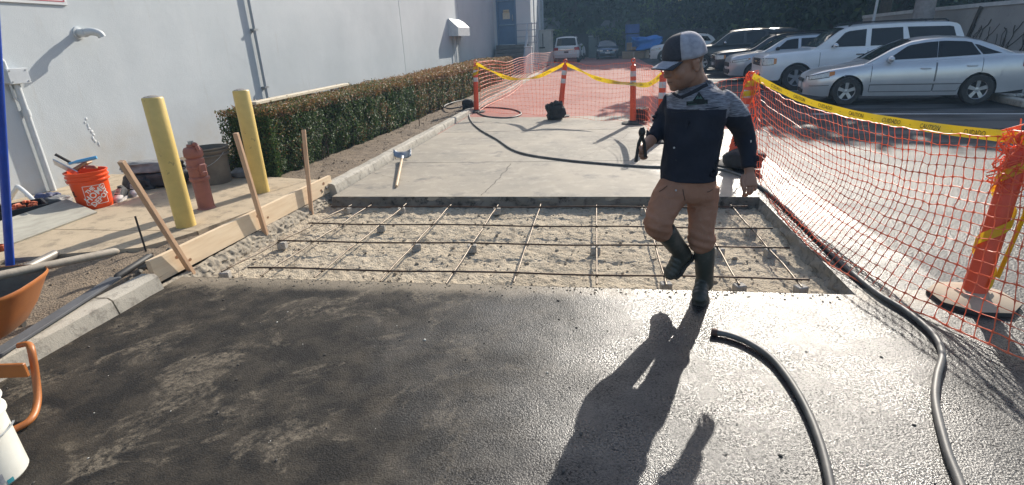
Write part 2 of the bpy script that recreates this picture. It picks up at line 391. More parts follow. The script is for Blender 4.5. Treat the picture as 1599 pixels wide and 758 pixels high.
# ---- pit: ragged cut edges, sandy floor
pit = thing('excavated_pit', None, None); tag(pit, kind='structure')
def soil_z(x, y):
    e = min(x-PX0, PX1-x, PY1-y)
    return -0.125 + 0.012*fbm((x, y, 0), 1.6) + 0.015*fbm((x, y, 5), 6, 5) + 0.013*fbm((x, y, 9), 19, 4) + 0.05*max(0, 0.18-e)**1.0
b = MB(); b.grid(lambda x, y: (x, y, soil_z(x, y)), np.linspace(PX0-0.12, PX1+0.04, 330), np.linspace(PY0-0.05, PY1+0.05, 170))
b.build('sand_floor', M_SOIL, pit, smooth=180, recalc=False)
def ragged(name, a, bb, n, inward, mat, top=0.0, depth=0.2, rough=0.03, lean=0.03):
    m = MB(); a = Vector(a); bb = Vector(bb); inward = Vector(inward)
    def f(u, v):
        p = a.lerp(bb, u); o = rough*fbm((p.x*3, p.y*3, v*2.0), 2.2, 4) if v > 0.02 else 0
        return p + inward*(o + lean*v) + Vector((0, 0, top - depth*v))
    m.grid(f, np.linspace(0, 1, n), [0, 0.06, 0.2, 0.35, 0.5, 0.65, 0.8, 1.0]); return m.build(name, mat, pit, smooth=60, recalc=False)
ragged('cut_edge', (PX0+0.06, PY1-0.004, 0.012), (PX1, PY1-0.004, 0.012), 160, (0, -1, 0), M_CUT, 0.0, 0.2, 0.022)
ragged('cut_edge', (PX1-0.003, PY0, 0.0), (PX1-0.003, PY1, 0.0), 90, (-1, 0, 0), concrete_mat('side_edge_concrete', (0.27, 0.25, 0.215), (0.2, 0.185, 0.16), (0.11, 0.1, 0.085), 5), 0.0, 0.2, 0.03)
ragged('cut_edge', (PX0, PY0+0.003, 0.0), (PX1, PY0+0.003, 0.0), 120, (0, 1, 0), M_CUT, 0.0, 0.2, 0.02)
# broken footing left behind the form board
m = MB(); m.grid(lambda u, v: (PX0 - 0.0 + 0.10*v**0.7 + 0.025*fbm((u*2, v, 2), 7, 5)*(v > 0) - 0.1, 3.25+u, 0.015 - 0.15*v + 0.013*fbm((u, v*0.3, 7), 9, 5)), np.linspace(0, 2.95, 260), np.linspace(0, 1, 14))
m.build('broken_footing', concrete_mat('footing_concrete', (0.38, 0.325, 0.245), (0.29, 0.245, 0.185), (0.12, 0.10, 0.076), 6), pit, smooth=60, recalc=False)
# loose clods on the sand
m = MB(); 
for i in range(800):
    x = rng.uniform(PX0+0.05, PX1-0.08); y = rng.uniform(PY0+0.04, PY1-0.1); r = min(0.003+0.004*rng.exponential(1.0), 0.02)
    q = Matrix.Rotation(rng.uniform(0, 6), 3, 'Z') @ Matrix.Rotation(rng.uniform(0, 6), 3, 'X')
    m.ell((x, y, soil_z(x, y)+r*0.3), (r*rng.uniform(0.8, 1.6), r, r*0.75), q, 6, 4)
for i in range(300):
    x = rng.uniform(PX0+0.1, PX1-0.1); y = PY0-abs(rng.normal(0, 0.05)); r = min(0.002+0.003*rng.exponential(1.0), 0.0065); m.ell((x, y, r*0.4), (r*1.4, r, r*0.7), Matrix.Rotation(rng.uniform(0, 6), 3, 'Z'), 5, 4)
tag(m.build('soil_clods', soil_mat('clod_soil', (0.40, 0.335, 0.25), (0.32, 0.265, 0.195), (0.2, 0.16, 0.12))), 'loose crumbs of sandy soil scattered on the pit floor', 'soil', kind='stuff')

# ---- rebar mat (one tied mat) and the concrete spacers under it
M_RUST = pm('rusty_rebar', (0.095, 0.055, 0.036), (0.045, 0.03, 0.023), 14, rough=0.55, metal=0.6, bump=0.3, bscale=200)
M_GLINT_BAR = pm('glint_grey_rebar', (0.20, 0.17, 0.135), (0.12, 0.085, 0.058), 10, rough=0.5, metal=0.6, bump=0.3, bscale=200)  # lengthwise bars coloured paler, the sun glint is put into their tone
reb = thing('rebar_mat', 'tied grid of steel rebar lying over the sand in the pit', 'rebar', (-0.7, 4.7, 0))
def rebar(a, bb, mat, wob):
    pts = [Vector(a).lerp(Vector(bb), i/10) + Vector((0, 0, 0.006*math.sin(i*1.7+wob))) for i in range(11)]
    k = []
    for p, q in zip(pts[:-1], pts[1:]): k += [p, p.lerp(q, 0.5)]
    MB().tube(k+[pts[-1]], 0.0076, 7).build('bar', mat, reb, smooth=60)
TR = [((-2.92, 3.79), (1.50, 3.82)), ((-3.02, 4.43), (1.56, 4.46)), ((-3.0, 4.96), (1.56, 4.94)), ((-3.05, 5.57), (1.5, 5.62))]
for i, (a, c) in enumerate(TR): rebar((*a, -0.036), (*c, -0.036), M_RUST, i)
LG = [((-3.12, 3.72), (-2.86, 5.70)), ((-2.25, 3.66), (-2.20, 5.73)), ((-1.68, 3.63), (-1.66, 5.70)), ((-1.14, 3.60), (-1.12, 5.72)), ((-0.63, 3.66), (-0.64, 5.72)), ((-0.01, 3.68), (-0.03, 5.70)), ((0.49, 3.68), (0.47, 5.70)), ((1.0, 3.72), (0.98, 5.70)), ((1.42, 3.72), (1.36, 5.72)), ((-2.72, 3.66), (-2.62, 5.7))]
for i, (a, c) in enumerate(LG): rebar((*a, -0.0495), (*c, -0.0495), M_GLINT_BAR, i*2+1)
tw = MB()
for a, c in TR:
    for d, e in LG:
        y = a[1]; x = ipl(y, [d[1], e[1]], [d[0], e[0]])
        for s in (-1, 1): tw.tube([(x-0.012*s, y-0.012, -0.055), (x, y, -0.024), (x+0.012*s, y+0.012, -0.055), (x+0.02, y-0.01, -0.03)], 0.0014, 4)
tw.build('tie_wire', M_RUST, reb)['kind'] = 'stuff'
M_DOB = concrete_mat('spacer_concrete', (0.42, 0.39, 0.345), (0.34, 0.315, 0.28), (0.22, 0.2, 0.175), 20)
rows = ['nearest', 'second nearest', 'third nearest', 'farthest']; cols = ['left end', 'second bar from the left', 'third bar from the left', 'fourth bar from the left', 'fifth bar from the left', 'middle bar', 'fourth bar from the right', 'third bar from the right', 'second bar from the right', 'right end']
LGs = sorted(LG)
dob0 = None
for r, c in [(0, 0), (0, 8), (0, 9), (0, 7), (1, 0), (1, 3), (1, 4), (1, 6), (1, 8), (1, 9), (2, 9), (3, 0), (3, 2), (3, 4), (2, 2), (3, 7)]:
    y = TR[r][0][1] + (0.03 if r else -0.05); d, e = LGs[c]; x = ipl(y, [d[1], e[1]], [d[0], e[0]])
    z = soil_z(x, y); loc = (x+rng.uniform(-.015, .015), y, -0.09); rz = rng.uniform(-.5, .5)
    lab = 'grey spacer block under the %s cross rebar, %s' % (rows[r], cols[c])
    if dob0 is None:
        bm = MB(); bm.box((0, 0, 0), (0.08, 0.07, 0.07), bev=0.006)
        dob0 = bm.build('spacer_block', M_DOB); tag(dob0, lab, 'block', 'concrete spacer blocks under the rebar'); o = dob0
    else: o = dup(dob0, None, None, lab)
    o.location = loc; o.rotation_euler = (0, 0, rz)

# ---- curb: separate cast lengths
curb = thing('curb', None, None); tag(curb, kind='structure')
def curb_piece(y0, y1, x0, x1):
    prof = [(-0.085, -0.15), (-0.085, 0.105), (-0.07, 0.12), (0.035, 0.12), (0.062, 0.10), (0.085, 0.0), (0.09, -0.15)]
    m = MB(); n = max(3, int((y1-y0)/0.12)); rings = []
    for i in range(n+1):
        y = y0+(y1-y0)*i/n; x = x0+(x1-x0)*i/n
        k = 0.006
        rings.append([(x+a+k*fbm((a*9, y, h*9), 4), y, h+k*fbm((y, a*9, h*9), 5)) for a, h in prof])
    m.loft(rings); m.build('curb_stone', M_CURB, curb, smooth=35)
for y0, y1 in ((-1.2, 0.6), (0.61, 2.86), (2.872, 3.28)): curb_piece(y0, y1, -3.36, -3.36)
for y0, y1 in ((6.02, 8.05), (8.07, 11.0), (11.02, 14), (14.02, 18), (18.02, 24), (24.02, 32), (32.02, 42)): curb_piece(y0, y1, -3.27, -3.27)
# ---- dirt bed and concrete pad by the wall
b = MB()
def dz(x, y): return 0.065 + 0.02*fbm((x, y, 1), 2) + 0.018*fbm((x, y, 4), 8, 5)
b.grid(lambda x, y: (x, y, dz(x, y)), np.linspace(-7.3, -3.36, 90), np.linspace(-2, 6.0, 150)); b.grid(lambda x, y: (x, y, dz(x, y)), np.linspace(-7.3, -3.31, 80), np.linspace(6.0, 13, 130)); b.grid(lambda x, y: (x, y, dz(x, y)), np.linspace(-7.3, -3.31, 14), np.linspace(13, 34, 50))
tag(b.build('dirt_bed', M_DIRT, smooth=180, recalc=False), kind='structure')
pad = thing('concrete_pad', None, None); tag(pad, kind='structure')
def pad_piece(poly, z=0.10):
    m = MB(); pts = []
    for i in range(len(poly)):
        a = Vector((*poly[i], 0)); c = Vector((*poly[(i+1) % len(poly)], 0)); n = max(1, int((c-a).length/0.12))
        for k in range(n):
            p = a.lerp(c, k/n); j = 0.012 if 0 < k else 0; pts.append((p.x + j*fbm((p.x, p.y, 1), 5), p.y + j*fbm((p.x, p.y, 6), 5)))
    m.prism(pts, (0, 0, z-0.1), (1, 0, 0), (0, 1, 0), 0.1); m.build('pad_panel', M_PAD, pad)
pad_piece([(-7.25, 1.2), (-5.25, 1.2), (-5.0, 3.55), (-3.98, 3.86), (-3.82, 4.15), (-3.76, 4.3), (-7.25, 4.3)])
pad_piece([(-7.25, 4.312), (-3.755, 4.312), (-3.66, 4.8), (-3.58, 5.3), (-3.5, 6.28), (-4.2, 6.45), (-7.1, 6.72)])
m = MB()
for i in range(150):
    y = rng.uniform(3.3, 6.1); x = ipl(y, [3.3, 6.1], [-3.60, -3.42]) + rng.normal(0, 0.06); r = rng.uniform(0.01, 0.045)
    q = Matrix.Rotation(rng.uniform(0, 6), 3, 'Z') @ Matrix.Rotation(rng.uniform(0, 6), 3, 'X'); m.box((x, y, dz(x, y)+r*0.3), (r*1.7, r*1.2, r), q, bev=r*0.2)
tag(m.build('concrete_rubble', M_CUT), 'broken bits of concrete between the form board and the pad', 'rubble', kind='stuff')
m = MB()
for i in range(700):
    x = rng.uniform(-4.3, -3.4); y = rng.uniform(0.5, 16); r = rng.uniform(0.004, 0.013)
    q = Matrix.Rotation(rng.uniform(0, 6), 3, 'Z') @ Matrix.Rotation(rng.uniform(0, 6), 3, 'X'); m.ell((x, y, dz(x, y)+r*0.3), (r*1.3, r, r*0.7), q, 5, 4)
tag(m.build('dirt_clods', M_DIRT), 'loose clods of earth in the planting strip', 'soil', kind='stuff')
m = MB()      # crumbs, chips and mortar specks on the near asphalt
for i in range(420):
    x = rng.uniform(-3.2, 1.5); y = rng.uniform(0.8, 3.45); r = min(0.0016+rng.exponential(0.0018), 0.008); q = Matrix.Rotation(rng.uniform(0, 6), 3, 'Z')
    m.ell((x, y, r*0.4), (r*1.5, r, r*0.6), q, 5, 4, mi=int(rng.random() < 0.10))
tag(m.build('asphalt_grit', [pm('grit_dark', (0.09, 0.08, 0.07), rough=0.9), pm('grit_pale', (0.6, 0.57, 0.5), rough=0.9)]), 'grit and pale chips scattered on the near asphalt', 'grit', kind='stuff')
# painted bay lines and dappled wear of the lot
M_PAINT = pm('white_road_paint', (0.72, 0.72, 0.70), (0.5, 0.5, 0.49), 7, rough=0.55)
pm_root = thing('road_markings', None, None); tag(pm_root, kind='structure')
for x0, y0, x1, y1 in ((4.3, 12.1, 9.0, 11.3), (4.6, 17.1, 9.5, 16.3)):
    a = Vector((x0, y0, 0.006)); c = Vector((x1, y1, 0.006)); nn = (c-a).normalized().cross(Vector((0, 0, 1)))*0.05
    MB().add([a-nn, c-nn, c+nn, a+nn], [(0, 1, 2, 3)]).build('bay_line', M_PAINT, pm_root, recalc=False)

# ================================================================ BUILDING
def wall_mat():
    t = NT('painted_tilt_up_wall'); co = t.co()
    c = t.mix(t.ramp(t.noise(0.5, 5, 0.6, co=co), (0.35, 0), (0.7, 1)), (0.505, 0.545, 0.565), (0.595, 0.63, 0.645))
    x = t.n('SeparateXYZ'); t.l(co, x.inputs[0])
    # ochre grime low down and a patch of old filler under the spout
    low = t.ramp(x.outputs[2], (0.1, 1), (1.25, 0)); g = t.ramp(t.noise(1.1, 6, 0.68, co=co), (0.42, 0), (0.68, 1))
    c = t.mix(t.math('MULTIPLY', t.math('MULTIPLY', low, g), 0.7), c, (0.47, 0.415, 0.32))
    co2 = t.co((3.2, 3.2, 0.4)); st = t.ramp(t.noise(1.6, 6, 0.7, co=co2), (0.60, 0), (0.82, 1)); c = t.mix(t.math('MULTIPLY', st, 0.7), c, (0.44, 0.435, 0.41))
    v = t.n('VectorMath'); v.operation = 'DISTANCE'; t.l(co, v.inputs[0]); v.inputs[1].default_value = tuple(WP(1.85, 1.25))
    pt = t.ramp(t.math('ADD', v.outputs['Value'], t.math('MULTIPLY', t.noise(2.5, 5, 0.65, co=co), 0.5)), (0.35, 1), (1.0, 0))
    c = t.mix(t.math('MULTIPLY', pt, 0.9), c, (0.47, 0.42, 0.335))
    return t.set(c, 0.62, 0, t.bump(t.math('ADD', t.noise(90, 4, 0.7, co=co), t.math('MULTIPLY', t.noise(2.2, 5, 0.6, co=co), 2.6)), 0.22, 0.012))
M_WALL = wall_mat(); M_WTRIM = pm('wall_trim_paint', (0.60, 0.63, 0.65), (0.52, 0.55, 0.57), 9, rough=0.5, bump=0.1)
M_JOINT = pm('dark_joint', (0.10, 0.105, 0.11), rough=0.9)
bld = thing('warehouse_building', 'long pale grey tilt-up warehouse wall running back beside the hedge', 'building', tuple(W_O))
WH = 7.5; SD = (Vector((-5.95, 32, 0))-W_O).length
sj = [-7.5] + [WS(x, y)[0] for x, y in ((622, 0), (714, 0), (763, 0))] + [SD+0.4]
for a, c in zip(sj[:-1], sj[1:]):
    m = MB(); us = np.linspace(a+0.012, c-0.012, max(3, int((c-a)/0.5))); vz = [-0.3, 0.5, 1, 1.5, 2, 3, 4, 6, WH]
    m.grid(lambda u, v: WP(u, v, 0.004*fbm((u, v, 0), 0.7)), us, vz)
    for q in (a+0.012, c-0.012): m.add([WP(q, -0.3), WP(q, WH), WP(q, WH, -0.05), WP(q, -0.3, -0.05)], [(0, 1, 2, 3)])
    m.build('wall_panel', M_WALL, bld, recalc=False)
m = MB(); a, c = sj[0], sj[-1]
m.add([WP(a, -0.3, -0.04), WP(c, -0.3, -0.04), WP(c, WH, -0.04), WP(a, WH, -0.04)], [(0, 1, 2, 3)])
m.add([WP(a, WH, 0), WP(c, WH, 0), WP(c, WH, -14), WP(a, WH, -14)], [(0, 1, 2, 3)])
m.build('joint_backing', M_JOINT, bld, recalc=False)
# jog at the far end with a door up a few steps
YD = 32.0
jx0 = AY(774.5, 40, YD).x; jx1 = AY(829, 40, YD).x
d0, d1 = AY(779, 71, YD), AY(803.5, 0, YD); dxa, dxb, dz0 = d0.x, d1.x, d0.z; dz1 = AY(790, 1.5, YD).z
m = MB(); m.box(((jx0-1.5+dxa)/2, YD+0.15, 3.7), (dxa-(jx0-1.5), 0.3, 8)); m.box(((dxb+jx1)/2, YD+0.15, 3.7), (jx1-dxb, 0.3, 8))
m.box(((dxa+dxb)/2, YD+0.15, (dz1+7.7)/2), (dxb-dxa, 0.296, 7.7-dz1)); m.box(((dxa+dxb)/2, YD+0.15, (dz0-0.3)/2), (dxb-dxa, 0.296, dz0+0.3))
xe, ye = AY(849, 40, 47).x, 47.0
m.add([(jx1, YD+0.02, -0.3), (xe, ye, -0.3), (xe, ye, 7.7), (jx1, YD+0.02, 7.7)], [(0, 1, 2, 3)]); m.add([(xe, ye, -0.3), (xe-8, ye, -0.3), (xe-8, ye, 7.7), (xe, ye, 7.7)], [(0, 1, 2, 3)])
m.build('end_wall', M_WALL, bld, recalc=False)
M_BLUE = pm('blue_door_paint', (0.085, 0.17, 0.29), (0.07, 0.145, 0.25), 4, rough=0.45, bump=0.05)
M_STEEL = pm('galvanised_steel', (0.45, 0.47, 0.48), (0.33, 0.35, 0.36), 12, rough=0.45, metal=0.7)
door = MB().box(((dxa+dxb)/2, YD+0.02, (dz0+dz1)/2), (dxb-dxa-0.08, 0.05, dz1-dz0-0.04), bev=0.008).build('door', M_BLUE, bld)
m = MB()
for x in (dxa-0.01, dxb+0.01): m.box((x, YD-0.025, (dz0+dz1)/2), (0.09, 0.08, dz1-dz0+0.06))
m.box(((dxa+dxb)/2, YD-0.027, dz1+0.03), (dxb-dxa+0.1, 0.08, 0.08)); m.build('door_frame', pm('blue_frame_paint', (0.12, 0.2, 0.31), rough=0.5), door)
MB().box(((dxa+dxb)/2, YD-0.03, dz0+(dz1-dz0)*0.46), (dxb-dxa-0.12, 0.05, 0.05), bev=0.01).build('kick_rail', pm('door_rail_blue', (0.25, 0.36, 0.46), rough=0.4, metal=0.4), door)
MB().tube([(dxb-0.14, YD-0.05, dz0+1.25), (dxb-0.14, YD-0.08, dz0+1.27), (dxb-0.14, YD-0.08, dz0+1.53), (dxb-0.14, YD-0.05, dz0+1.55)], 0.022, 6).build('handle', M_STEEL, door)
for zz, w, h, c in ((0.76, 0.34, 0.18, (0.62, 0.5, 0.3)), (0.66, 0.40, 0.32, (0.62, 0.56, 0.42))):
    s_ = MB().box(((dxa+dxb)/2, YD-0.013, dz0+(dz1-dz0)*zz), (w, 0.012, h)).build('door_notice', pm('notice_card', c, tuple(q*0.8 for q in c), 30, rough=0.6), door)
v, f = text_mesh('NOTICE', 0.09); MB().add([((dxa+dxb)/2+x, YD-0.0205, dz0+(dz1-dz0)*0.76+y) for x, y, z in v], f).build('lettering', M_JOINT, door)
# steps and landing
M_STEP = pm('dark_step_concrete', (0.16, 0.16, 0.155), (0.11, 0.11, 0.108), 5, rough=0.85, bump=0.2)
stp = thing('entrance_steps', 'dark concrete steps rising to the blue door at the end of the wall', 'steps', ((dxa+jx1)/2, YD-1.2, 0))
sx0, sx1 = jx0+0.03, AY(818.5, 80, YD-2).x; nst = 7
for i in range(nst):
    y1 = YD-0.02; y0 = YD-0.5-0.29*(nst-1-i); z1 = dz0*(i+1)/nst
    MB().box(((sx0+sx1)/2, (y0+y1)/2, z1-dz0/nst/2), (sx1-sx0, y1-y0, dz0/nst-0.012), bev=0.01).build('step', M_STEP, stp)
rail = thing('stair_railing', 'thin grey pipe railing on the right of the entrance steps', 'railing', (sx1, YD-1, 0))
M_RAIL = pm('grey_rail_paint', (0.34, 0.40, 0.46), rough=0.45, metal=0.3); y0 = YD-0.5-0.29*(nst-1); xr = sx1+0.03
for pts in ([(xr, y0-0.15, 0), (xr, y0-0.15, 0.95), (xr, YD-0.5, dz0+1.05), (xr+0.25, YD-0.4, dz0+1.05)], [(xr, y0-0.15, 0.5), (xr, YD-0.5, dz0+0.6)]):
    MB().tube(pts, 0.03, 6).build('handrail', M_RAIL, rail, smooth=60)
for zz in (1.05, 0.72, 0.39, 0.08):
    MB().tube([(dxb+0.1, YD-0.3, dz0+zz), (xr+0.55, YD-0.3, dz0+zz)], 0.024, 6).build('rail', M_RAIL, rail)
for x in (xr+0.5, xr+0.2): MB().tube([(x, YD-0.3, 0), (x, YD-0.3, dz0+1.1)], 0.028, 6).build('rail_post', M_RAIL, rail)
pil = thing('white_pillar', 'square white pillar standing at the foot of the entrance steps', 'pillar', tuple(G(826, 116)))
p = G(826, 116); MB().box((p.x, p.y, 0.68), (0.36, 0.36, 1.36), bev=0.02).build('shaft', M_WTRIM, pil); MB().box((p.x, p.y, 1.385), (0.42, 0.42, 0.05), bev=0.012).build('cap', M_WTRIM, pil)
# pipes and ladder on the far face
for x, lab in ((832, 'left'), (838, 'middle'), (844, 'right')):
    y = ipl(x, [829, 849], [32.5, 46]); q = AY(x, 40, y)
    o = MB().tube([(q.x+0.06, y, 0.0), (q.x+0.06, y, 7.2)], 0.055, 8).build('wall_pipe', M_STEEL, loc=(q.x, y, 0), smooth=60); tag(o, 'thin vertical pipe on the far white face of the building, %s of three' % lab, 'pipe', 'pipes on the far face')
# ---- things on the long wall
def lathe_path(name, pts, r, mats, par, n=12, **k): return MB().tube(spline(pts, 6), r, n).build(name, mats, par, smooth=60, **k)
M_PVC = pm('painted_vent_pipe', (0.60, 0.63, 0.64), (0.53, 0.56, 0.57), 12, rough=0.45, bump=0.08)
s, z = WS(122, 52); ev = thing('elbow_vent_pipe', 'grey painted elbow pipe sticking out of the wall above the orange bucket', 'vent pipe', tuple(WP(s, z)))
lathe_path('elbow', [WP(s, z, 0), WP(s, z, 0.12), WP(s+0.02, z+0.01, 0.16), WP(s+0.06, z+0.005, 0.205), WP(s+0.10, z-0.02, 0.235), WP(s+0.115, z-0.06, 0.245)], 0.050, M_PVC, ev)
MB().lathe([(0.0, 0.0), (0.085, 0.0), (0.08, 0.016), (0.052, 0.02)], 20, WP(s, z), W_N).build('flange', M_PVC, ev, smooth=40)
MB().tube([WP(s, z, 0.095), WP(s, z, 0.13)], 0.057, 14).build('collar', M_PVC, ev, smooth=40)
s, z = WS(14, 121); zt = WS(30, 108)[1]
jb = thing('junction_box', 'grey square junction box on the wall with conduit above and below', 'electrical box', tuple(WP(s, z)))
sa, sb = WS(0, 120)[0], WS(33, 122)[0]; za, zb = WS(15, 131)[1], WS(15, 108)[1]; bx = Matrix((W_T, W_N, Vector((0, 0, 1)))).transposed()
MB().box(WP((sa+sb)/2, (za+zb)/2, 0.06), (sb-sa, 0.12, zb-za), bx, bev=0.012).build('box_body', M_WTRIM, jb); MB().box(WP((sa+sb)/2, (za+zb)/2, 0.127), (sb-sa+0.012, 0.014, zb-za+0.012), bx, bev=0.005).build('lid', M_WTRIM, jb)
for i in (-1, 1):
    for k in (-1, 1): MB().tube([WP((sa+sb)/2+i*(sb-sa)*0.4, (za+zb)/2+k*(zb-za)*0.38, 0.13), WP((sa+sb)/2+i*(sb-sa)*0.4, (za+zb)/2+k*(zb-za)*0.38, 0.14)], 0.008, 8).build('screw', M_STEEL, jb)
q = WS(20, 131)[0]; MB().tube([WP(q, za, 0.05), WP(q, 0.08, 0.05)], 0.036, 10).build('conduit', M_PVC, jb, smooth=60); MB().tube([WP(q, 1.05, 0.05), WP(q, 1.13, 0.05)], 0.044, 10).build('coupling', M_PVC, jb, smooth=60)
MB().tube([WP(q-0.06, za, 0.035), WP(q-0.06, za-0.16, 0.035), WP(q-0.02, za-0.22, 0.04)], 0.014, 8).build('conduit', M_PVC, jb, smooth=60)
MB().tube([WP(sa+0.05, zb, 0.05), WP(sa+0.05, zb+0.08, 0.05), WP(sa-0.15, zb+0.35, 0.05), WP(sa-0.3, 3.2, 0.05)], 0.03, 10).build('conduit', M_PVC, jb, smooth=60)
s0 = WS(400, 80)[0]; cp = thing('wall_conduit', 'tall thin grey conduit on the wall near the start of the hedge', 'conduit', tuple(WP(s0, 0)))
MB().tube([WP(s0, 0.05, 0.05), WP(s0, 7, 0.05)], 0.03, 8).build('pipe', pm('conduit_grey', (0.36, 0.38, 0.40), rough=0.5), cp, smooth=60)
for zz in (1.0, 2.1, 3.4): MB().box(WP(s0, zz, 0.045), (0.13, 0.09, 0.035), bx).build('clamp', M_STEEL, cp)
s, z = WS(708, 42); ub = thing('wall_hood', 'white sloped metal hood on the wall above the hedge', 'hood', tuple(WP(s, z)))
sa, sb, zb, zt = WS(700, 45)[0], WS(719, 45)[0], WS(703, 57)[1], WS(703, 30)[1]; MB().prism([(0, zb), (0.42, zb), (0.42, zb+(zt-zb)*0.5), (0.06, zt), (0, zt)], W_O+W_T*sa, W_N, (0, 0, 1), -(sb-sa)).build('hood_body', M_WTRIM, ub)
for k in (0.25, 0.6): MB().tube([WP(sa+(sb-sa)*k, zb, 0.06), WP(sa+(sb-sa)*k, 0.4, 0.06)], 0.022, 6).build('drop_pipe', M_STEEL, ub)
s1, z1 = WS(104, 9); s0_ = s1-1.0; sg = thing('wall_sign', 'white wall sign with a thin red border high at the top left corner', 'sign', tuple(WP(s1-0.5, z1+0.3)))
MB().box(WP(s1-0.5, z1+0.3, 0.012), (1.0, 0.02, 0.6), bx, bev=0.004).build('sign_plate', pm('sign_white', (0.74, 0.75, 0.75), rough=0.4), sg)
m = MB()
for zz in (0.045, 0.555): m.box(WP(s1-0.5, z1+zz, 0.0235), (0.93, 0.003, 0.012), bx)
for ss in (0.04, 0.96): m.box(WP(s1-ss, z1+0.3, 0.0239), (0.012, 0.003, 0.498), bx)
m.build('border', pm('sign_red', (0.55, 0.10, 0.13), rough=0.4), sg)
# spalled chips on the wall
m = MB(); s, z = WS(141, 205)
for i in range(9): m.ell(WP(s+rng.normal(0, 0.02)+0.004*i, z+0.17-0.045*i, 0.002), (0.016*rng.uniform(.5, 1.4), 0.006, 0.03*rng.uniform(.5, 1.3)), bx, 7, 5)
m.build('filler_patch', pm('white_filler', (0.82, 0.83, 0.82), rough=0.8, bump=0.4), bld)

# ================================================================ HEDGE
def leaf_mat(name, cols, rough=0.5, trans=0.35):
    t = NT(name); r = t.n('NewGeometry').outputs['Random Per Island']; n = len(cols)
    c = t.ramp(r, *[((i+0.5)/n, q) for i, q in enumerate(cols)])
    t.set(c, rough, 0, None, 0.35)
    tr = t.n('BsdfTranslucent'); t.l(c, tr.inputs[0]); mx = t.n('MixShader'); mx.inputs[0].default_value = trans
    t.l(t.b.outputs[0], mx.inputs[1]); t.l(tr.outputs[0], mx.inputs[2]); t.l(mx.outputs[0], t.out.inputs[0]); return t.m
def leaves(centres, normals, sizes, name, mats, mi, parent, jitter=0.6, fold=0.25, aspect=0.5):
    """leaf = two triangles folded along the midrib; arrays in world space"""
    n = len(centres); nr = normals + rng.normal(0, jitter, (n, 3)); nr /= np.linalg.norm(nr, axis=1)[:, None]+1e-9
    a = rng.normal(0, 1, (n, 3)); a -= (a*nr).sum(1)[:, None]*nr; a /= np.linalg.norm(a, axis=1)[:, None]+1e-9; b = np.cross(nr, a)
    sz = sizes[:, None]; v = np.empty((n, 4, 3))
    v[:, 0] = centres - a*sz*0.5; v[:, 1] = centres + b*sz*aspect*0.5 + nr*sz*fold*0.5; v[:, 2] = centres + a*sz*0.5; v[:, 3] = centres - b*sz*aspect*0.5 + nr*sz*fold*0.5
    inv = np.array(wmat(parent).inverted()) if parent else np.eye(4); vv = v.reshape(-1, 3) @ inv[:3, :3].T + inv[:3, 3]
    me = bpy.data.meshes.new(name); me.vertices.add(4*n); me.vertices.foreach_set('co', vv.ravel())
    idx = np.arange(n)[:, None]*4 + np.array([0, 1, 2, 0, 2, 3]); me.loops.add(6*n); me.loops.foreach_set('vertex_index', idx.ravel().astype(np.int32))
    me.polygons.add(2*n); me.polygons.foreach_set('loop_start', (np.arange(2*n)*3).astype(np.int32)); me.polygons.foreach_set('loop_total', np.full(2*n, 3, np.int32))
    for m_ in mats: me.materials.append(m_)
    me.polygons.foreach_set('material_index', np.repeat(mi, 2).astype(np.int32)); me.update(calc_edges=True); me.validate()
    o = bpy.data.objects.new(name, me); COL.objects.link(o); o.parent = parent; return o
M_HG = [leaf_mat('hedge_leaf_green', [(0.035, 0.07, 0.02), (0.06, 0.115, 0.03), (0.09, 0.155, 0.04), (0.045, 0.08, 0.025), (0.13, 0.18, 0.055)]),
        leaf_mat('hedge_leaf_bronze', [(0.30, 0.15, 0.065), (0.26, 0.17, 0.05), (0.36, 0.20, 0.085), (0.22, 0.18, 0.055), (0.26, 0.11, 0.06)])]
M_TWIG = pm('twig_bark', (0.075, 0.055, 0.04), (0.045, 0.034, 0.026), 20, rough=0.9)
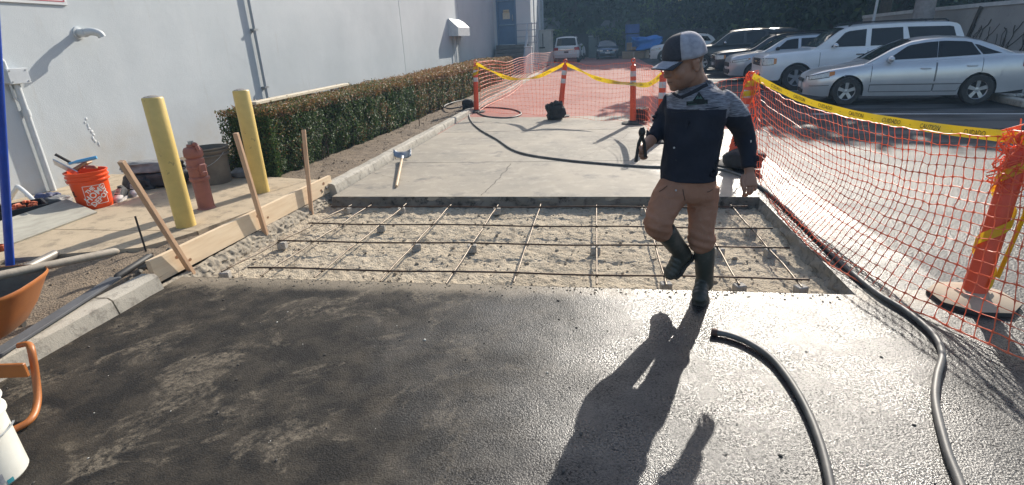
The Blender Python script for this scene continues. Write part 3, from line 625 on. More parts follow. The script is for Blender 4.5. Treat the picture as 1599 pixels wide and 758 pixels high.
def hedge(name, label, path, h, w, n, group=None):
    """path: front-foot points; w: depth towards the wall; leaves thin out with distance"""
    P0 = [Vector(p) for p in path]; root = thing(name, label, 'hedge', tuple(P0[0]), 0, group)
    L = [0.0]
    for a, b in zip(P0[:-1], P0[1:]): L.append(L[-1]+(b-a).length)
    def at(u): return Vector((ipl(u, L, [p.x for p in P0]), ipl(u, L, [p.y for p in P0]), 0))
    def wid(u): return ipl(u, [0, L[-1]], w)
    def hh(u, v): return h + 0.035*fbm((u, v, 3), 1.2) + 0.02*fbm((u, v, 8), 4)
    def bulge(u, z): return 0.05*fbm((u, z, 1), 1.5, 3) + 0.035*fbm((u, z, 5), 5, 3) - 0.08*max(0, 0.25-z)/0.25
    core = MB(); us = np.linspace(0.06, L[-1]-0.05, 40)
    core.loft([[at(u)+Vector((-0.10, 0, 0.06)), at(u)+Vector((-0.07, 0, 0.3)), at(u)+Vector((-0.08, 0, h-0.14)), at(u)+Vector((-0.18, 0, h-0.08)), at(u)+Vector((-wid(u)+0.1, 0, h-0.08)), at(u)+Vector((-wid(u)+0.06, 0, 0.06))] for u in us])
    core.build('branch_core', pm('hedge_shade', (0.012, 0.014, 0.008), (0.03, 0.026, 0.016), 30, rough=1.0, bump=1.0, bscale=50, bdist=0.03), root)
    # density ~ 1/u
    C = []; Nn = []; S = []; MI = []
    u0 = 7.0
    for i in range(n):
        r = rng.random(); u = u0*((1+L[-1]/u0)**r)-u0 if True else 0
        k = rng.random(); size = 0.030*(1+u/14)*rng.uniform(0.65, 1.35); deep = rng.random()**1.6*0.10
        if k < 0.56:
            z = rng.uniform(0.03, h)**1.0; b_ = bulge(u, z); p = at(u) + Vector((b_-deep, 0, z)); nn = (1, 0, 0.25); top = z > h*0.86
            if z > h-0.05: p.x -= (z-h+0.05)*1.2
        elif k < 0.90:
            v = rng.random()*wid(u); z = hh(u, v) - deep + (rng.exponential(0.012)); p = at(u) + Vector((0.02-v, 0, z)); nn = (0.2, 0, 1); top = True
        else:
            u2 = -0.02-0.05*fbm((k*9, 0, 1), 3)+deep; v = rng.random()*wid(0); z = rng.uniform(0.03, h); p = at(0) + Vector((-v, u2+0.03*fbm((v, z, 2), 5), z)); nn = (0, -1, 0.2); top = z > h*0.9; size = 0.030*rng.uniform(0.65, 1.35)
            if rng.random() < 0.35: continue
        tip = fbm((p.x*1.3, p.y*1.3, p.z), 1.2, 3)
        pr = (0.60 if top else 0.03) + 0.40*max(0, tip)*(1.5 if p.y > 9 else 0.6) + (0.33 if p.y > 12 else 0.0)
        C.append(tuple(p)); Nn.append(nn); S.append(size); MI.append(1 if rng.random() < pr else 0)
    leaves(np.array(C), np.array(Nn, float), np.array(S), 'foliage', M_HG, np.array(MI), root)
    tw = MB()
    for i in range(90):
        u = rng.uniform(0, min(L[-1], 12)); p = at(u) + Vector((-rng.uniform(0.0, 0.2), 0, 0.02)); tw.tube([p, p+Vector((rng.normal(0, .04), rng.normal(0, .05), 0.18)), p+Vector((rng.normal(0.02, .08), rng.normal(0, .1), 0.42))], [0.008, 0.006, 0.003], 5)
    tw.build('stem', M_TWIG, root)['kind'] = 'stuff'; return root
hedge('boxwood_hedge', 'long clipped green hedge with bronze tips running along the warehouse wall', [(-4.28, 6.62, 0), (-4.12, 10, 0), (-4.12, 14, 0), (-4.2, 22, 0), (-4.3, 27.5, 0)], 0.97, (0.75, 1.6), 110000)
p = G(832, 92); hedge('clipped_shrub', 'short square bronze-green shrub beyond the white pillar', [(p.x+0.9, p.y-6, 0), (p.x+0.95, p.y-3.5, 0)], 1.25, (1.6, 1.6), 1500)
for u in range(3):
    a = G(*((600, 190), (655, 197), (480, 285))[u], 0.08); o = MB().tube([a, a+Vector((0.0, 0.02, (0.16, 0.16, 0.5)[u]))], 0.008, 6).build('iron_stake', M_RUST, loc=a)
    tag(o, ('short thin iron stake in the planting strip by the hedge foot', 'short thin iron stake in the dirt nearest the shovel', 'thin rusty rod standing in the dirt behind the third wooden stake')[u], 'stake')

# ================================================================ FAR TREES
M_BARK = pm('tree_bark', (0.10, 0.08, 0.062), (0.055, 0.045, 0.036), 14, rough=0.95, bump=0.7, bscale=30, bdist=0.02)
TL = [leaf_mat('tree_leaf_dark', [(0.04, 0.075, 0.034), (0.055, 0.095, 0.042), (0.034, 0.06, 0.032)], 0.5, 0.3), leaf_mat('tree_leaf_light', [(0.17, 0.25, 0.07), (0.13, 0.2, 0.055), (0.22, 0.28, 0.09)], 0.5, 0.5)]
def tree(name, label, x, y, trunk_h, blobs, nl, leaf=0.35, light=0.12, tr=0.18, group='dark trees closing the far end'):
    root = thing(name, label, 'tree', (x, y, 0), 0, group)
    m = MB(); top = Vector((x, y, trunk_h)); m.tube(spline([(x, y, -0.1), (x+0.1, y, trunk_h*0.5), top, top+Vector((0.1, 0.1, trunk_h*0.4))], 4), [tr*1.3]+[tr*(1-0.055*i) for i in range(12)], 9)
    for c, r in blobs: c = Vector(c); m.tube(spline([top-Vector((0, 0, trunk_h*0.25)), top.lerp(Vector((x, y, 0))+c, 0.5)+Vector((0, 0, 0.2)), Vector((x, y, 0))+c], 4), [tr*0.6*(1-0.09*i) for i in range(9)], 6)
    m.build('trunk', M_BARK, root, smooth=60)
    vol = np.array([r[0]*r[1]*r[2] for c, r in blobs])**0.67; vol /= vol.sum(); C = []; N = []; S = []; MI = []
    for i in range(nl):
        c, r = blobs[rng.choice(len(blobs), p=vol)]; d = rng.normal(0, 1, 3); d /= np.linalg.norm(d); q = rng.random()**0.4
        p = np.array([x, y, 0.0]) + np.array(c) + d*np.array(r)*q
        if fbm(tuple(p), 0.75, 3) < -0.18: continue
        if p[2] < 0.2: continue
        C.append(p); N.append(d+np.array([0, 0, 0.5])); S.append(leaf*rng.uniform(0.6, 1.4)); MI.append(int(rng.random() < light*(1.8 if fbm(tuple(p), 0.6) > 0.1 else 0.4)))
    leaves(np.array(C), np.array(N), np.array(S), 'crown', TL, np.array(MI), root, 0.8); return root
def blobset(w, h0, h1, n, depth=1.0):
    out = []
    for i in range(n):
        z = rng.uniform(h0, h1); out.append(((rng.uniform(-w, w)*0.7, rng.uniform(-w, w)*0.5*depth, z), (w*rng.uniform(0.4, 0.62), w*rng.uniform(0.4, 0.6)*depth, (h1-h0)*rng.uniform(0.18, 0.32)))) 
    return out
kinds = ['dense dark evergreen', 'loose grey-green', 'tall dark broadleaf', 'bushy dark']
far = [(-9.5, 60, 4.2), (-6.2, 64, 4.8), (-3, 58, 3.4), (0.6, 63, 4.8), (4.6, 57, 4.4), (8.5, 60, 5.0), (12.5, 54, 4.8), (16.5, 50, 4.8), (15.2, 42, 3.6), (21, 46, 5.2), (26, 42, 5.5)]
places = ['behind the corner of the building', 'behind the white minivan, left one', 'between the minivan and the blue-grey hatchback', 'behind the blue-grey hatchback', 'behind the stacked blue crates', 'straight above the man in the cap', 'above the dark pickup', 'above the white crossover', 'above the bonnet of the big white wagon', 'behind the big white wagon', 'at the right end, behind the block wall']
for i, (x, y, w) in enumerate(far):
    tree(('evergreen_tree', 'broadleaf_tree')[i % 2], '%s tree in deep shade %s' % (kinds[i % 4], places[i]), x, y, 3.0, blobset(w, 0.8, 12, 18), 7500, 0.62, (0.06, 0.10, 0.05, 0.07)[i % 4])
fw = thing('far_wood', None, None, (8, 74, 0)); n_ = 28000      # the wood behind, one mass
cc = np.stack([rng.uniform(-26, 46, n_), rng.uniform(70, 76, n_), rng.uniform(0, 22, n_)], 1); ok = np.array([fbm((p[0]*.25, 1, p[2]*.25), 1, 3) > -0.45 for p in cc]); cc = cc[ok]
o = leaves(cc, np.tile((0, -1, 0.4), (len(cc), 1)).astype(float), rng.uniform(0.9, 1.9, len(cc)), 'wood_foliage', TL, np.zeros(len(cc), int), None, 0.6); tag(o, 'dark wood behind the trees at the far end', 'wood', kind='stuff'); bpy.data.objects.remove(fw)
# sunlit sprays and undergrowth in front of the dark row
for i, (px, py, w, lab) in enumerate(((880, 66, 1.5, 'leafy green bush in the sun behind the white minivan'), (955, 62, 1.9, 'light green bush overhanging the wall behind the hatchback'), (1012, 22, 1.8, 'small light green tree whose spray hangs over the blue tarp'))):
    q = AY(px, py, 52); z0 = max(0.5, q.z-w*0.7)
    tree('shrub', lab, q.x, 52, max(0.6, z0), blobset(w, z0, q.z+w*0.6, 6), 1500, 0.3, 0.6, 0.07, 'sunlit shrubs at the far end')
# shade tree standing in the lot on the right; its trunk shows above the white wagon
p = AY(1438, 20, 22); shade = tree('shade_tree', 'thick pale-barked shade tree rising behind the white wagon', p.x, 22, 5.0, [((0, 4, 7.6), (3.8, 3.6, 2.0)), ((-3, 5, 7.0), (3, 3, 1.7)), ((2.6, 3.5, 6.8), (3, 3, 1.7)), ((-1.5, 2.6, 7.0), (2.8, 2.6, 1.5)), ((3, 7, 7.2), (3, 3, 1.8)), ((-4.5, 3.5, 6.6), (2.4, 2.4, 1.4)), ((5, 2.8, 6.6), (2.6, 2.5, 1.5))], 14000, 0.5, 0.25, 0.36, 'trees in the lot')
for ch in shade.children:
    if ch.name.startswith('trunk'): ch.data.materials[0] = pm('pale_bark', (0.30, 0.27, 0.255), (0.23, 0.205, 0.195), 9, rough=0.9, bump=0.4, bscale=20, bdist=0.02)
for i, (x, y) in enumerate(((15.5, 24), (13.5, 31))): tree('shade_tree', ('spreading shade tree outside the right edge by the cars', 'spreading shade tree behind the block wall')[i], x, y, 5.0, [((0, 0, 8.2), (3.8, 3.6, 2.2)), ((-3, 1, 7.6), (3, 3, 1.9)), ((2.6, -1, 7.4), (3, 3, 1.8)), ((-2.2, -3, 7.6), (2.8, 2.6, 1.6))], 9000, 0.5, 0.25, 0.3, 'trees in the lot')

# ================================================================ RIGHT-HAND WALL
RA, RB = AY(1340, 75, 27), AY(1640, 75, 18.5); RA.z = RB.z = 0
def rw_mat():
    t = NT('stucco_block_wall'); co = t.co(); c = t.mix(t.ramp(t.noise(0.8, 6, 0.65, co=co), (0.35, 0), (0.65, 1)), (0.40, 0.36, 0.325), (0.31, 0.28, 0.255))
    c = t.mix(t.ramp(t.noise(6, 7, 0.75, co=co), (0.57, 0), (0.72, 1)), c, (0.22, 0.195, 0.175)); return t.set(c, 0.9, 0, t.bump(t.noise(60, 4, 0.7, co=co), 0.3, 0.01))
rwl = thing('block_wall', 'tall beige stuccoed wall with bare creeper stems behind the parked cars', 'wall', tuple(RA)); rt = (RB-RA).normalized(); rn = Vector((rt.y, -rt.x, 0)); 
if rn.y > 0: rn = -rn
RL_ = (RB-RA).length
def rtop(u): return AY(1340+300*u, 25-26*u*300/259, (RA.lerp(RB, u)).y).z
m = MB(); m.loft([[RA.lerp(RB, u)+Vector((0, 0, -0.1)), RA.lerp(RB, u)+Vector((0, 0, rtop(u)-0.12)), RA.lerp(RB, u)-rn*0.25+Vector((0, 0, rtop(u)-0.12)), RA.lerp(RB, u)-rn*0.25+Vector((0, 0, -0.1))] for u in np.linspace(0, 1.15, 12)]); m.build('wall_face', rw_mat(), rwl)
m = MB(); m.loft([[RA.lerp(RB, u)+rn*0.05+Vector((0, 0, rtop(u)-0.118)), RA.lerp(RB, u)+rn*0.05+Vector((0, 0, rtop(u))), RA.lerp(RB, u)-rn*0.3+Vector((0, 0, rtop(u))), RA.lerp(RB, u)-rn*0.3+Vector((0, 0, rtop(u)-0.118))] for u in np.linspace(0, 1.15, 12)]); m.build('coping', pm('coping_white', (0.62, 0.60, 0.57), (0.5, 0.48, 0.46), 6, rough=0.8), rwl)
cr = thing('creeper', 'leafless dark creeper stems clinging to the beige wall', 'creeper', tuple(RB)); m = MB()
for i in range(34):
    u = rng.uniform(0.62, 1.08); z = rng.uniform(0.1, 0.5); pts = []; du = rng.uniform(0.0, 0.012)
    for k in range(9): pts.append(RA.lerp(RB, u)+rn*0.02+Vector((0, 0, z))); u += du+rng.normal(0, 0.006); z += rng.uniform(0.08, 0.2)
    pts = [p for p in pts if p.z < rtop(min(u, 1.1))-0.05]
    if len(pts) > 2: m.tube(spline(pts, 2), 0.010*rng.uniform(0.6, 1.5), 4)
m.build('stem', M_TWIG, cr)['kind'] = 'stuff'
k = 0.66; MB().tube([RA.lerp(RB, k-0.03)+rn*0.06+Vector((0, 0, 0.05)), RA.lerp(RB, k)+rn*0.06+Vector((0, 0, 1.0)), RA.lerp(RB, k+0.035)+rn*0.06+Vector((0, 0, rtop(k)-0.1))], 0.05, 8).build('main_stem', M_TWIG, cr, smooth=60)
q = AY(1363, 25, 24); po = thing('pipe_pole', 'slim pale pole standing in front of the far end of the beige wall', 'pole', (q.x, 24, 0))
MB().tube([(q.x, 24, 0), (q.x+0.12, 24, 4.5)], 0.05, 8).build('shaft', M_WTRIM, po, smooth=60)

# ================================================================ SITE OBJECTS ON THE LEFT
def hgt(b, tx, ty):
    d = ray(tx, ty); t = (b[0]*d[0]+b[1]*d[1])/(d[0]**2+d[1]**2); return EYE+t*d[2]
M_YEL = pm('yellow_bollard_paint', (0.70, 0.51, 0.16), (0.61, 0.44, 0.135), 7, rough=0.45, bump=0.15, bscale=35, dirt=(0.25, 0.165, 0.07), dirts=9, dirtlo=0.62, dirthi=0.68)
M_BCON = concrete_mat('bollard_fill', (0.36, 0.34, 0.31), (0.26, 0.245, 0.225), (0.06, 0.055, 0.05), 14)
for (bx_, by, tx, ty, lab) in ((291, 353, 239, 152, 'yellow steel bollard with a chipped top nearest the camera, in front of the red standpipe'), (409, 300, 377, 141, 'yellow steel bollard standing at the near end of the hedge')):
    b0 = G(bx_, by, 0.1); h = hgt(b0, tx, ty)-0.1
    r = thing('bollard', lab, 'bollard', tuple(b0), 0, 'yellow steel bollards')
    MB().lathe([(0.088, -0.02), (0.088, h*0.5), (0.088, h-0.012), (0.084, h-0.004), (0.078, h)], 28).build('post', M_YEL, r, smooth=40, local=True)
    m = MB(); m.grid(lambda u, a: ((0.08*u)*math.cos(a), (0.08*u)*math.sin(a), h-0.004+0.02*(1-u*u)+0.006*fbm((u*math.cos(a)*3, u*math.sin(a)*3, 1), 3)), np.linspace(0.0, 1, 6), np.linspace(0, 2*math.pi, 25)); m.build('concrete_fill', M_BCON, r, smooth=60, local=True)
# red standpipe
b0 = G(323, 325, 0.1); h = hgt(b0, 302, 220)-0.1; M_RED = pm('oxide_red_paint', (0.30, 0.115, 0.092), (0.235, 0.09, 0.075), 8, rough=0.55, bump=0.2, bscale=40, dirt=(0.33, 0.17, 0.13), dirtlo=0.6, dirthi=0.8)
sp = thing('fire_standpipe', 'dull red cast iron standpipe beside the grey bin and yellow bollard', 'standpipe', tuple(b0), R_(-20))
MB().lathe([(0.098, -0.02), (0.095, 0.0), (0.082, 0.015), (0.08, h*0.42), (0.098, h*0.43), (0.10, h*0.47), (0.086, h*0.49), (0.09, h*0.50), (0.09, h*0.60), (0.098, h*0.61), (0.098, h*0.64), (0.088, h*0.65), (0.088, h*0.74), (0.075, h*0.76), (0.09, h*0.78), (0.094, h*0.80), (0.092, h*0.87), (0.078, h*0.905), (0.048, h*0.92), (0.045, h*0.955), (0.0, h*0.957)], 24).build('barrel', M_RED, sp, smooth=35, local=True)
MB().tube([(0, 0, h*0.95), (0, 0, h)], 0.03, 6).build('top_nut', M_STEEL, sp, smooth=20, local=True)
MB().box((0.093, 0, h*0.62), (0.05, 0.07, h*0.12), bev=0.01).box((0.10, 0, h*0.54), (0.05, 0.06, h*0.07), bev=0.01).build('side_lug', M_RED, sp, local=True)
MB().box((-0.093, 0, h*0.68), (0.03, 0.06, h*0.09), bev=0.008).build('side_lug', M_RED, sp, local=True)
MB().tube(spline([(0.02, 0, h*0.92), (0.06, 0, h*0.965), (0.095, 0, h*0.94), (0.11, 0, h*0.87)], 5), 0.018, 8).build('outlet_cap', M_RED, sp, smooth=60, local=True)
MB().tube([(0.108, 0, h*0.55), (0.118, 0, h*0.55)], 0.02, 8).build('bolt', M_STEEL, sp, local=True)
# grey bin behind the standpipe
b0 = G(337, 285, 0.1); gb = thing('grey_bucket', 'old grey-brown plastic bucket standing behind the red standpipe', 'bucket', tuple(b0))
hb = hgt(b0, 330, 229)-0.1; M_GB = pm('grey_brown_plastic', (0.175, 0.15, 0.12), (0.13, 0.11, 0.09), 6, rough=0.6, bump=0.15, dirt=(0.27, 0.24, 0.2), dirtlo=0.55, dirthi=0.8)
rb, rt_ = 0.185, 0.225
MB().lathe([(0, 0.0), (rb, 0.0), (rb+0.01, 0.02), (rt_-0.02, hb*0.76), (rt_+0.008, hb*0.78), (rt_+0.008, hb*0.81), (rt_-0.01, hb*0.83), (rt_+0.012, hb*0.90), (rt_+0.016, hb*0.93), (rt_-0.002, hb*0.95), (rt_+0.016, hb*0.97), (rt_+0.016, hb), (rt_-0.004, hb), (rt_-0.015, hb*0.8), (rb-0.005, 0.02), (0, 0.02)], 36).build('shell', M_GB, gb, smooth=40, local=True)
MB().tube([(rt_*math.cos(a), -rt_*math.sin(a)-0.02, hb*0.86-0.16*math.sin(a)) for a in np.linspace(0, math.pi, 15)], 0.004, 6).build('bail_handle', M_STEEL, gb, local=True)
# orange bucket with tools
b0 = G(151, 322, 0.1); ob = thing('orange_bucket', 'bright orange plastic bucket with white printed square, full of hand tools', 'bucket', tuple(b0)); hb = 0.415; rb, rt_ = 0.165, 0.195
M_OR = pm('orange_plastic', (0.80, 0.085, 0.012), (0.70, 0.07, 0.01), 4, rough=0.38, bump=0.05, dirt=(0.55, 0.12, 0.04), dirtlo=0.62, dirthi=0.85)
def rad(z): return rb+(rt_-0.012-rb)*z/(hb*0.8)
MB().lathe([(0, 0.0), (rb-0.004, 0.0), (rb, 0.01), (rad(hb*0.72), hb*0.72), (rt_+0.006, hb*0.735), (rt_+0.006, hb*0.77), (rt_-0.008, hb*0.785), (rt_-0.006, hb*0.84), (rt_+0.008, hb*0.855), (rt_+0.008, hb*0.885), (rt_-0.004, hb*0.9), (rt_-0.002, hb*0.96), (rt_+0.01, hb*0.97), (rt_+0.01, hb), (rt_-0.006, hb), (rt_-0.012, hb*0.8), (rb-0.006, 0.015), (0, 0.015)], 40).build('shell', M_OR, ob, smooth=38, local=True)
M_PW = pm('white_print', (0.78, 0.74, 0.70), rough=0.5); M_PB = pm('black_marker', (0.03, 0.012, 0.01), rough=0.6)
A0 = math.atan2(-b0.y, -b0.x) + 0.16          # the side that faces the camera
def on_bucket(u, v, k=0.0015):
    z = hb*0.385+v; r = rad(z)+k; a = A0+u/r; return (r*math.cos(a), r*math.sin(a), z)
m = MB(); c45, s45 = math.cos(R_(36)), math.sin(R_(36))
for line, sz, off in (('THE', 0.052, 0.072), ('HOME', 0.088, 0.012), ('DEPOT', 0.074, -0.060)):
    v, f = text_mesh(line, sz, 0.0022); m.add([on_bucket(c45*x - s45*(y+off), s45*x + c45*(y+off)) for x, y, z in v], f)
m.build('lettering', M_PW, ob, local=True, recalc=False)['kind'] = 'stuff'
m = MB(); q = 0.105
for a, c in (((-q, -q), (q, -q)), ((q, -q), (q, q)), ((q, q), (-q, q)), ((-q, q), (-q, -q))):
    d = Vector((c[0]-a[0], c[1]-a[1])).normalized()*0.0028; n = (-d[1], d[0])
    for i in range(8):
        p0 = [a[k]+(c[k]-a[k])*i/8 for k in (0, 1)]; p1 = [a[k]+(c[k]-a[k])*(i+1)/8 for k in (0, 1)]
        m.add([on_bucket(p0[0]-n[0], p0[1]-n[1]), on_bucket(p1[0]-n[0], p1[1]-n[1]), on_bucket(p1[0]+n[0], p1[1]+n[1]), on_bucket(p0[0]+n[0], p0[1]+n[1])], [(0, 1, 2, 3)])
m.build('printed_square', M_PW, ob, local=True, recalc=False)
v, f = text_mesh('EL', 0.075, 0.004); MB().add([on_bucket(-0.235+x*0.8, 0.02+y, 0.002) for x, y, z in v], f).build('marker_scrawl', M_PB, ob, local=True, recalc=False)
MB().tube([(1.03*rt_*math.cos(A0+1.57*1+a), 1.03*rt_*math.sin(A0+1.57+a), hb*0.83-0.15*math.sin(a)) for a in np.linspace(0, math.pi, 17)], 0.0035, 6).build('bail_handle', M_STEEL, ob, local=True)
def stick(name, lab, cat, a, c, parts):
    a = Vector(a); c = Vector(c); r = thing(name, lab, cat, tuple(a)); 
    for fn in parts: fn(r, a, c)
    return r
zt = 0.1+hb; B = Vector((b0.x, b0.y, 0))
M_BLK = pm('black_rubber_grip', (0.02, 0.02, 0.021), rough=0.6); M_BLU = pm('light_blue_plastic', (0.10, 0.36, 0.62), rough=0.4)
M_TRW = pm('steel_trowel', (0.62, 0.64, 0.66), (0.5, 0.52, 0.54), 20, rough=0.32, metal=0.6)
tr = thing('steel_trowel', 'flat steel trowel with black handle leaning out of the left of the orange bucket', 'trowel', tuple(B+Vector((-0.12, -0.05, zt))))
m = MB(); a = AY(84, 253, b0.y-0.12); c = AY(122, 272, b0.y-0.05); m.bar(a, c, 0.012, 0.14, (0.3, -0.6, 0.7)); m.build('blade', M_TRW, tr)
MB().tube([AY(86, 241, b0.y-0.15), AY(110, 254, b0.y-0.08)], 0.016, 8).build('grip', M_BLK, tr, smooth=60)
bl = thing('float_handle', 'tool with a pale blue plastic handle lying across the orange bucket rim', 'hand tool', tuple(B+Vector((0.05, -0.05, zt))))
MB().tube(spline([AY(108, 256, b0.y-0.1), AY(125, 252, b0.y-0.06), AY(151, 246, b0.y+0.02)], 4), [0.014]*3+[0.02]*5+[0.018], 8).build('grip', M_BLU, bl, smooth=60)
MB().bar(AY(106, 256, b0.y-0.1), AY(120, 254, b0.y-0.07), 0.03, 0.02).build('ferrule', M_TRW, bl)
M_WD = pm('tool_wood', (0.42, 0.27, 0.14), (0.34, 0.21, 0.105), 12, rough=0.6, stretch=(1, 1, 0.2))
for i, (p, q, lab) in enumerate((((116, 268), (140, 253), 'brown wooden float standing in the middle of the orange bucket'), ((135, 262), (152, 262), 'short red-brown handle poking from the right of the orange bucket'))):
    ff = thing('wooden_float', lab, 'hand tool', tuple(AY(*p, b0.y))); MB().bar(AY(*p, b0.y), AY(*q, b0.y+0.05), 0.10-0.05*i, 0.02, bev=0.004).build('blade', M_WD, ff)
    MB().bar(AY(*p, b0.y)+Vector((0, -0.02, 0.02)), AY(*q, b0.y+0.05)+Vector((0, -0.02, 0.015)), 0.03, 0.025, bev=0.006).build('grip', M_RED, ff)
# trainers
M_SHW = pm('trainer_white', (0.62, 0.57, 0.54), (0.5, 0.46, 0.44), 20, rough=0.7); M_SHB = pm('trainer_black', (0.018, 0.018, 0.02), (0.035, 0.035, 0.038), 25, rough=0.75, bump=0.3)
def shoe(px, py, rz, lab):
    r = thing('trainer', lab, 'shoe', tuple(G(px, py, 0.1)), rz, 'pair of trainers')
    def ring(x, w, z0, z1): return [(x, w*math.cos(a), (z0+z1)/2+(z1-z0)/2*math.sin(a)) for a in np.linspace(0, 2*math.pi, 14, endpoint=False)]
    MB().loft([ring(-0.15, 0.03, 0.02, 0.07), ring(-0.14, 0.042, 0.01, 0.12), ring(-0.1, 0.045, 0.01, 0.15), ring(-0.04, 0.046, 0.01, 0.145), ring(0.02, 0.047, 0.01, 0.11), ring(0.06, 0.049, 0.01, 0.085), ring(0.10, 0.047, 0.01, 0.065), ring(0.11, 0.045, 0.01, 0.062)]).build('upper', M_SHB, r, smooth=60, local=True)
    MB().loft([ring(0.055, 0.0495, 0.012, 0.086), ring(0.10, 0.0485, 0.012, 0.067), ring(0.135, 0.038, 0.012, 0.055), ring(0.152, 0.018, 0.015, 0.04)]).build('toe_cap', M_SHW, r, smooth=60, local=True)
    m = MB(); pr = [(0.15*math.cos(a) if abs(math.cos(a)) < 1 else 0.15, 0.052*math.sin(a)) for a in np.linspace(0, 2*math.pi, 22, endpoint=False)]
    m.prism([(x*1.04, y) for x, y in pr], (0, 0, 0), (1, 0, 0), (0, 1, 0), 0.028); m.build('sole', M_SHW, r, local=True)
    m = MB()
    for k in range(4): m.tube([(0.0+0.02*k, -0.03, 0.128-0.012*k), (0.01+0.02*k, 0.03, 0.126-0.012*k)], 0.004, 5)
    m.build('lace', M_SHW, r, local=True)
    MB().ell((-0.06, 0, 0.146), (0.05, 0.03, 0.01)).build('opening', M_BLK, r, local=True)
shoe(190, 312, R_(-65), 'black trainer with a white toe next to the orange bucket'); shoe(212, 304, R_(-50), 'black trainer with a white toe nearest the dark bag')
# bags and cloth against the wall
def lump(name, lab, cat, c, d, mat, seed, amp=0.25, group=None, n=26, rot=0.0):
    m = MB(); q = Matrix.Rotation(rot, 3, 'Z'); c = Vector(c)
    m.ell((0, 0, 0), 1.0, None, n, n//2+4)
    vs_ = []
    for p in m.v:
        e = Vector([math.copysign(abs(x)**0.5, x) for x in p]); k = 1+amp*fbm((e.x+seed, e.y, e.z), 1.3, 4)+amp*0.35*fbm((e.x, e.y+seed, e.z), 4, 3)
        v = Vector((e.x*d[0]/2*k, e.y*d[1]/2*k, max(-d[2]/2, e.z*d[2]/2*k))); vs_.append(c + Vector((0, 0, d[2]/2)) + q @ v)
    m.v = vs_; return tag(m.build(name, mat, smooth=70, loc=c), lab, cat, group)
M_BAG = pm('black_bag_cloth', (0.025, 0.026, 0.03), (0.05, 0.05, 0.055), 12, rough=0.6, bump=0.5, bscale=18, bdist=0.02); M_GCL = pm('grey_tarp', (0.28, 0.28, 0.28), (0.18, 0.18, 0.185), 8, rough=0.6, bump=0.6, bscale=14, bdist=0.02)
def q_(x, y, dy=0.0, z=0.1): p = G(x, y, z); return (p.x, p.y+dy, z)
bag = lump('work_bag', 'flat black work bag lying by the wall behind the first bollard', 'bag', q_(250, 290), (0.75, 0.38, 0.2), M_BAG, 3, 0.16, rot=0.2)
lump('grey_tarpaulin', 'crumpled pale grey tarpaulin heaped on the black work bag', 'tarpaulin', (bag.location.x-0.05, bag.location.y+0.02, 0.29), (0.66, 0.34, 0.14), M_GCL, 8, 0.35, rot=0.15)
lump('dark_jacket', 'dark jacket dropped on the pad between the trainers and the black bag', 'jacket', q_(222, 296, 0.1), (0.3, 0.3, 0.17), M_BAG, 14, 0.4)
lump('dark_sack', 'dark sack slumped behind the grey bucket near the hedge', 'sack', q_(372, 268, 0.15), (0.42, 0.35, 0.2), M_BAG, 20, 0.35)
lump('grey_sack', 'grey dusty sack between bollard and standpipe by the wall', 'sack', q_(293, 281, 0.15), (0.4, 0.3, 0.19), M_GCL, 31, 0.4)
lump('folded_cloth', 'folded grey cloth on the pad at the near corner of the hedge', 'cloth', q_(388, 275, 0.0), (0.42, 0.25, 0.10), M_GCL, 37, 0.35)
lump('blue_cloth', 'bunched blue and grey cloth beside the orange bucket', 'cloth', q_(84, 318, -0.04), (0.22, 0.16, 0.13), pm('blue_cloth', (0.05, 0.075, 0.2), (0.12, 0.12, 0.15), 7, rough=0.8, bump=0.4, bscale=20), 41, 0.4)
lump('grey_cloth', 'grey rag lying on the tool tray next to the blue cloth', 'cloth', q_(104, 322, -0.06), (0.24, 0.18, 0.13), M_GCL, 45, 0.4)
tray = thing('tool_tray', 'low black tool tray full of orange bits against the wall', 'tray', q_(40, 345)); a = G(8, 352, 0.1); c = G(78, 338, 0.1); ang = math.atan2(c.y-a.y, c.x-a.x); q3 = Matrix.Rotation(ang, 3, 'Z'); md = (a+c)/2
ln = (c-a).length*1.15; dep = 0.42; off = q3 @ Vector((0, dep/2, 0))
m = MB(); m.box(md+off+Vector((0, 0, 0.012)), (ln, dep, 0.024), q3)
for s in (-1, 1): m.box(md+off+q3 @ Vector((0, s*(dep/2-0.01), 0))+Vector((0, 0, 0.08)), (ln, 0.02, 0.112), q3); m.box(md+off+q3 @ Vector((s*(ln/2-0.01), 0, 0))+Vector((0, 0, 0.08)), (0.02, dep-0.045, 0.112), q3)
m.build('tray_shell', M_BLK, tray)
m = MB()
for i in range(13): m.box(md+off+q3 @ Vector((rng.uniform(-.42, .42)*ln, rng.uniform(-.4, .3)*dep, 0))+Vector((0, 0, 0.1+rng.uniform(0, 0.05))), (rng.uniform(0.04, 0.1), 0.03, 0.025), Matrix.Rotation(rng.uniform(0, 3), 3, 'Z'), bev=0.004)
tag(m.build('orange_bits', pm('orange_bits', (0.62, 0.16, 0.07), (0.4, 0.1, 0.05), 20, rough=0.5)), 'loose orange plastic pieces filling the black tool tray', 'bits', kind='stuff')
pv = MB(); y_ = G(40, 325, 0.1).y+0.25
o = pv.tube(spline([AY(10, 322, y_), AY(24, 297, y_), AY(31, 294, y_), AY(60, 320, y_-0.15)], 6), 0.026, 10).build('white_pipe', pm('white_pvc', (0.66, 0.67, 0.67), rough=0.35), smooth=60, loc=AY(30, 300, y_)); tag(o, 'bent white plastic pipe leaning on the wall behind the tool tray', 'pipe')
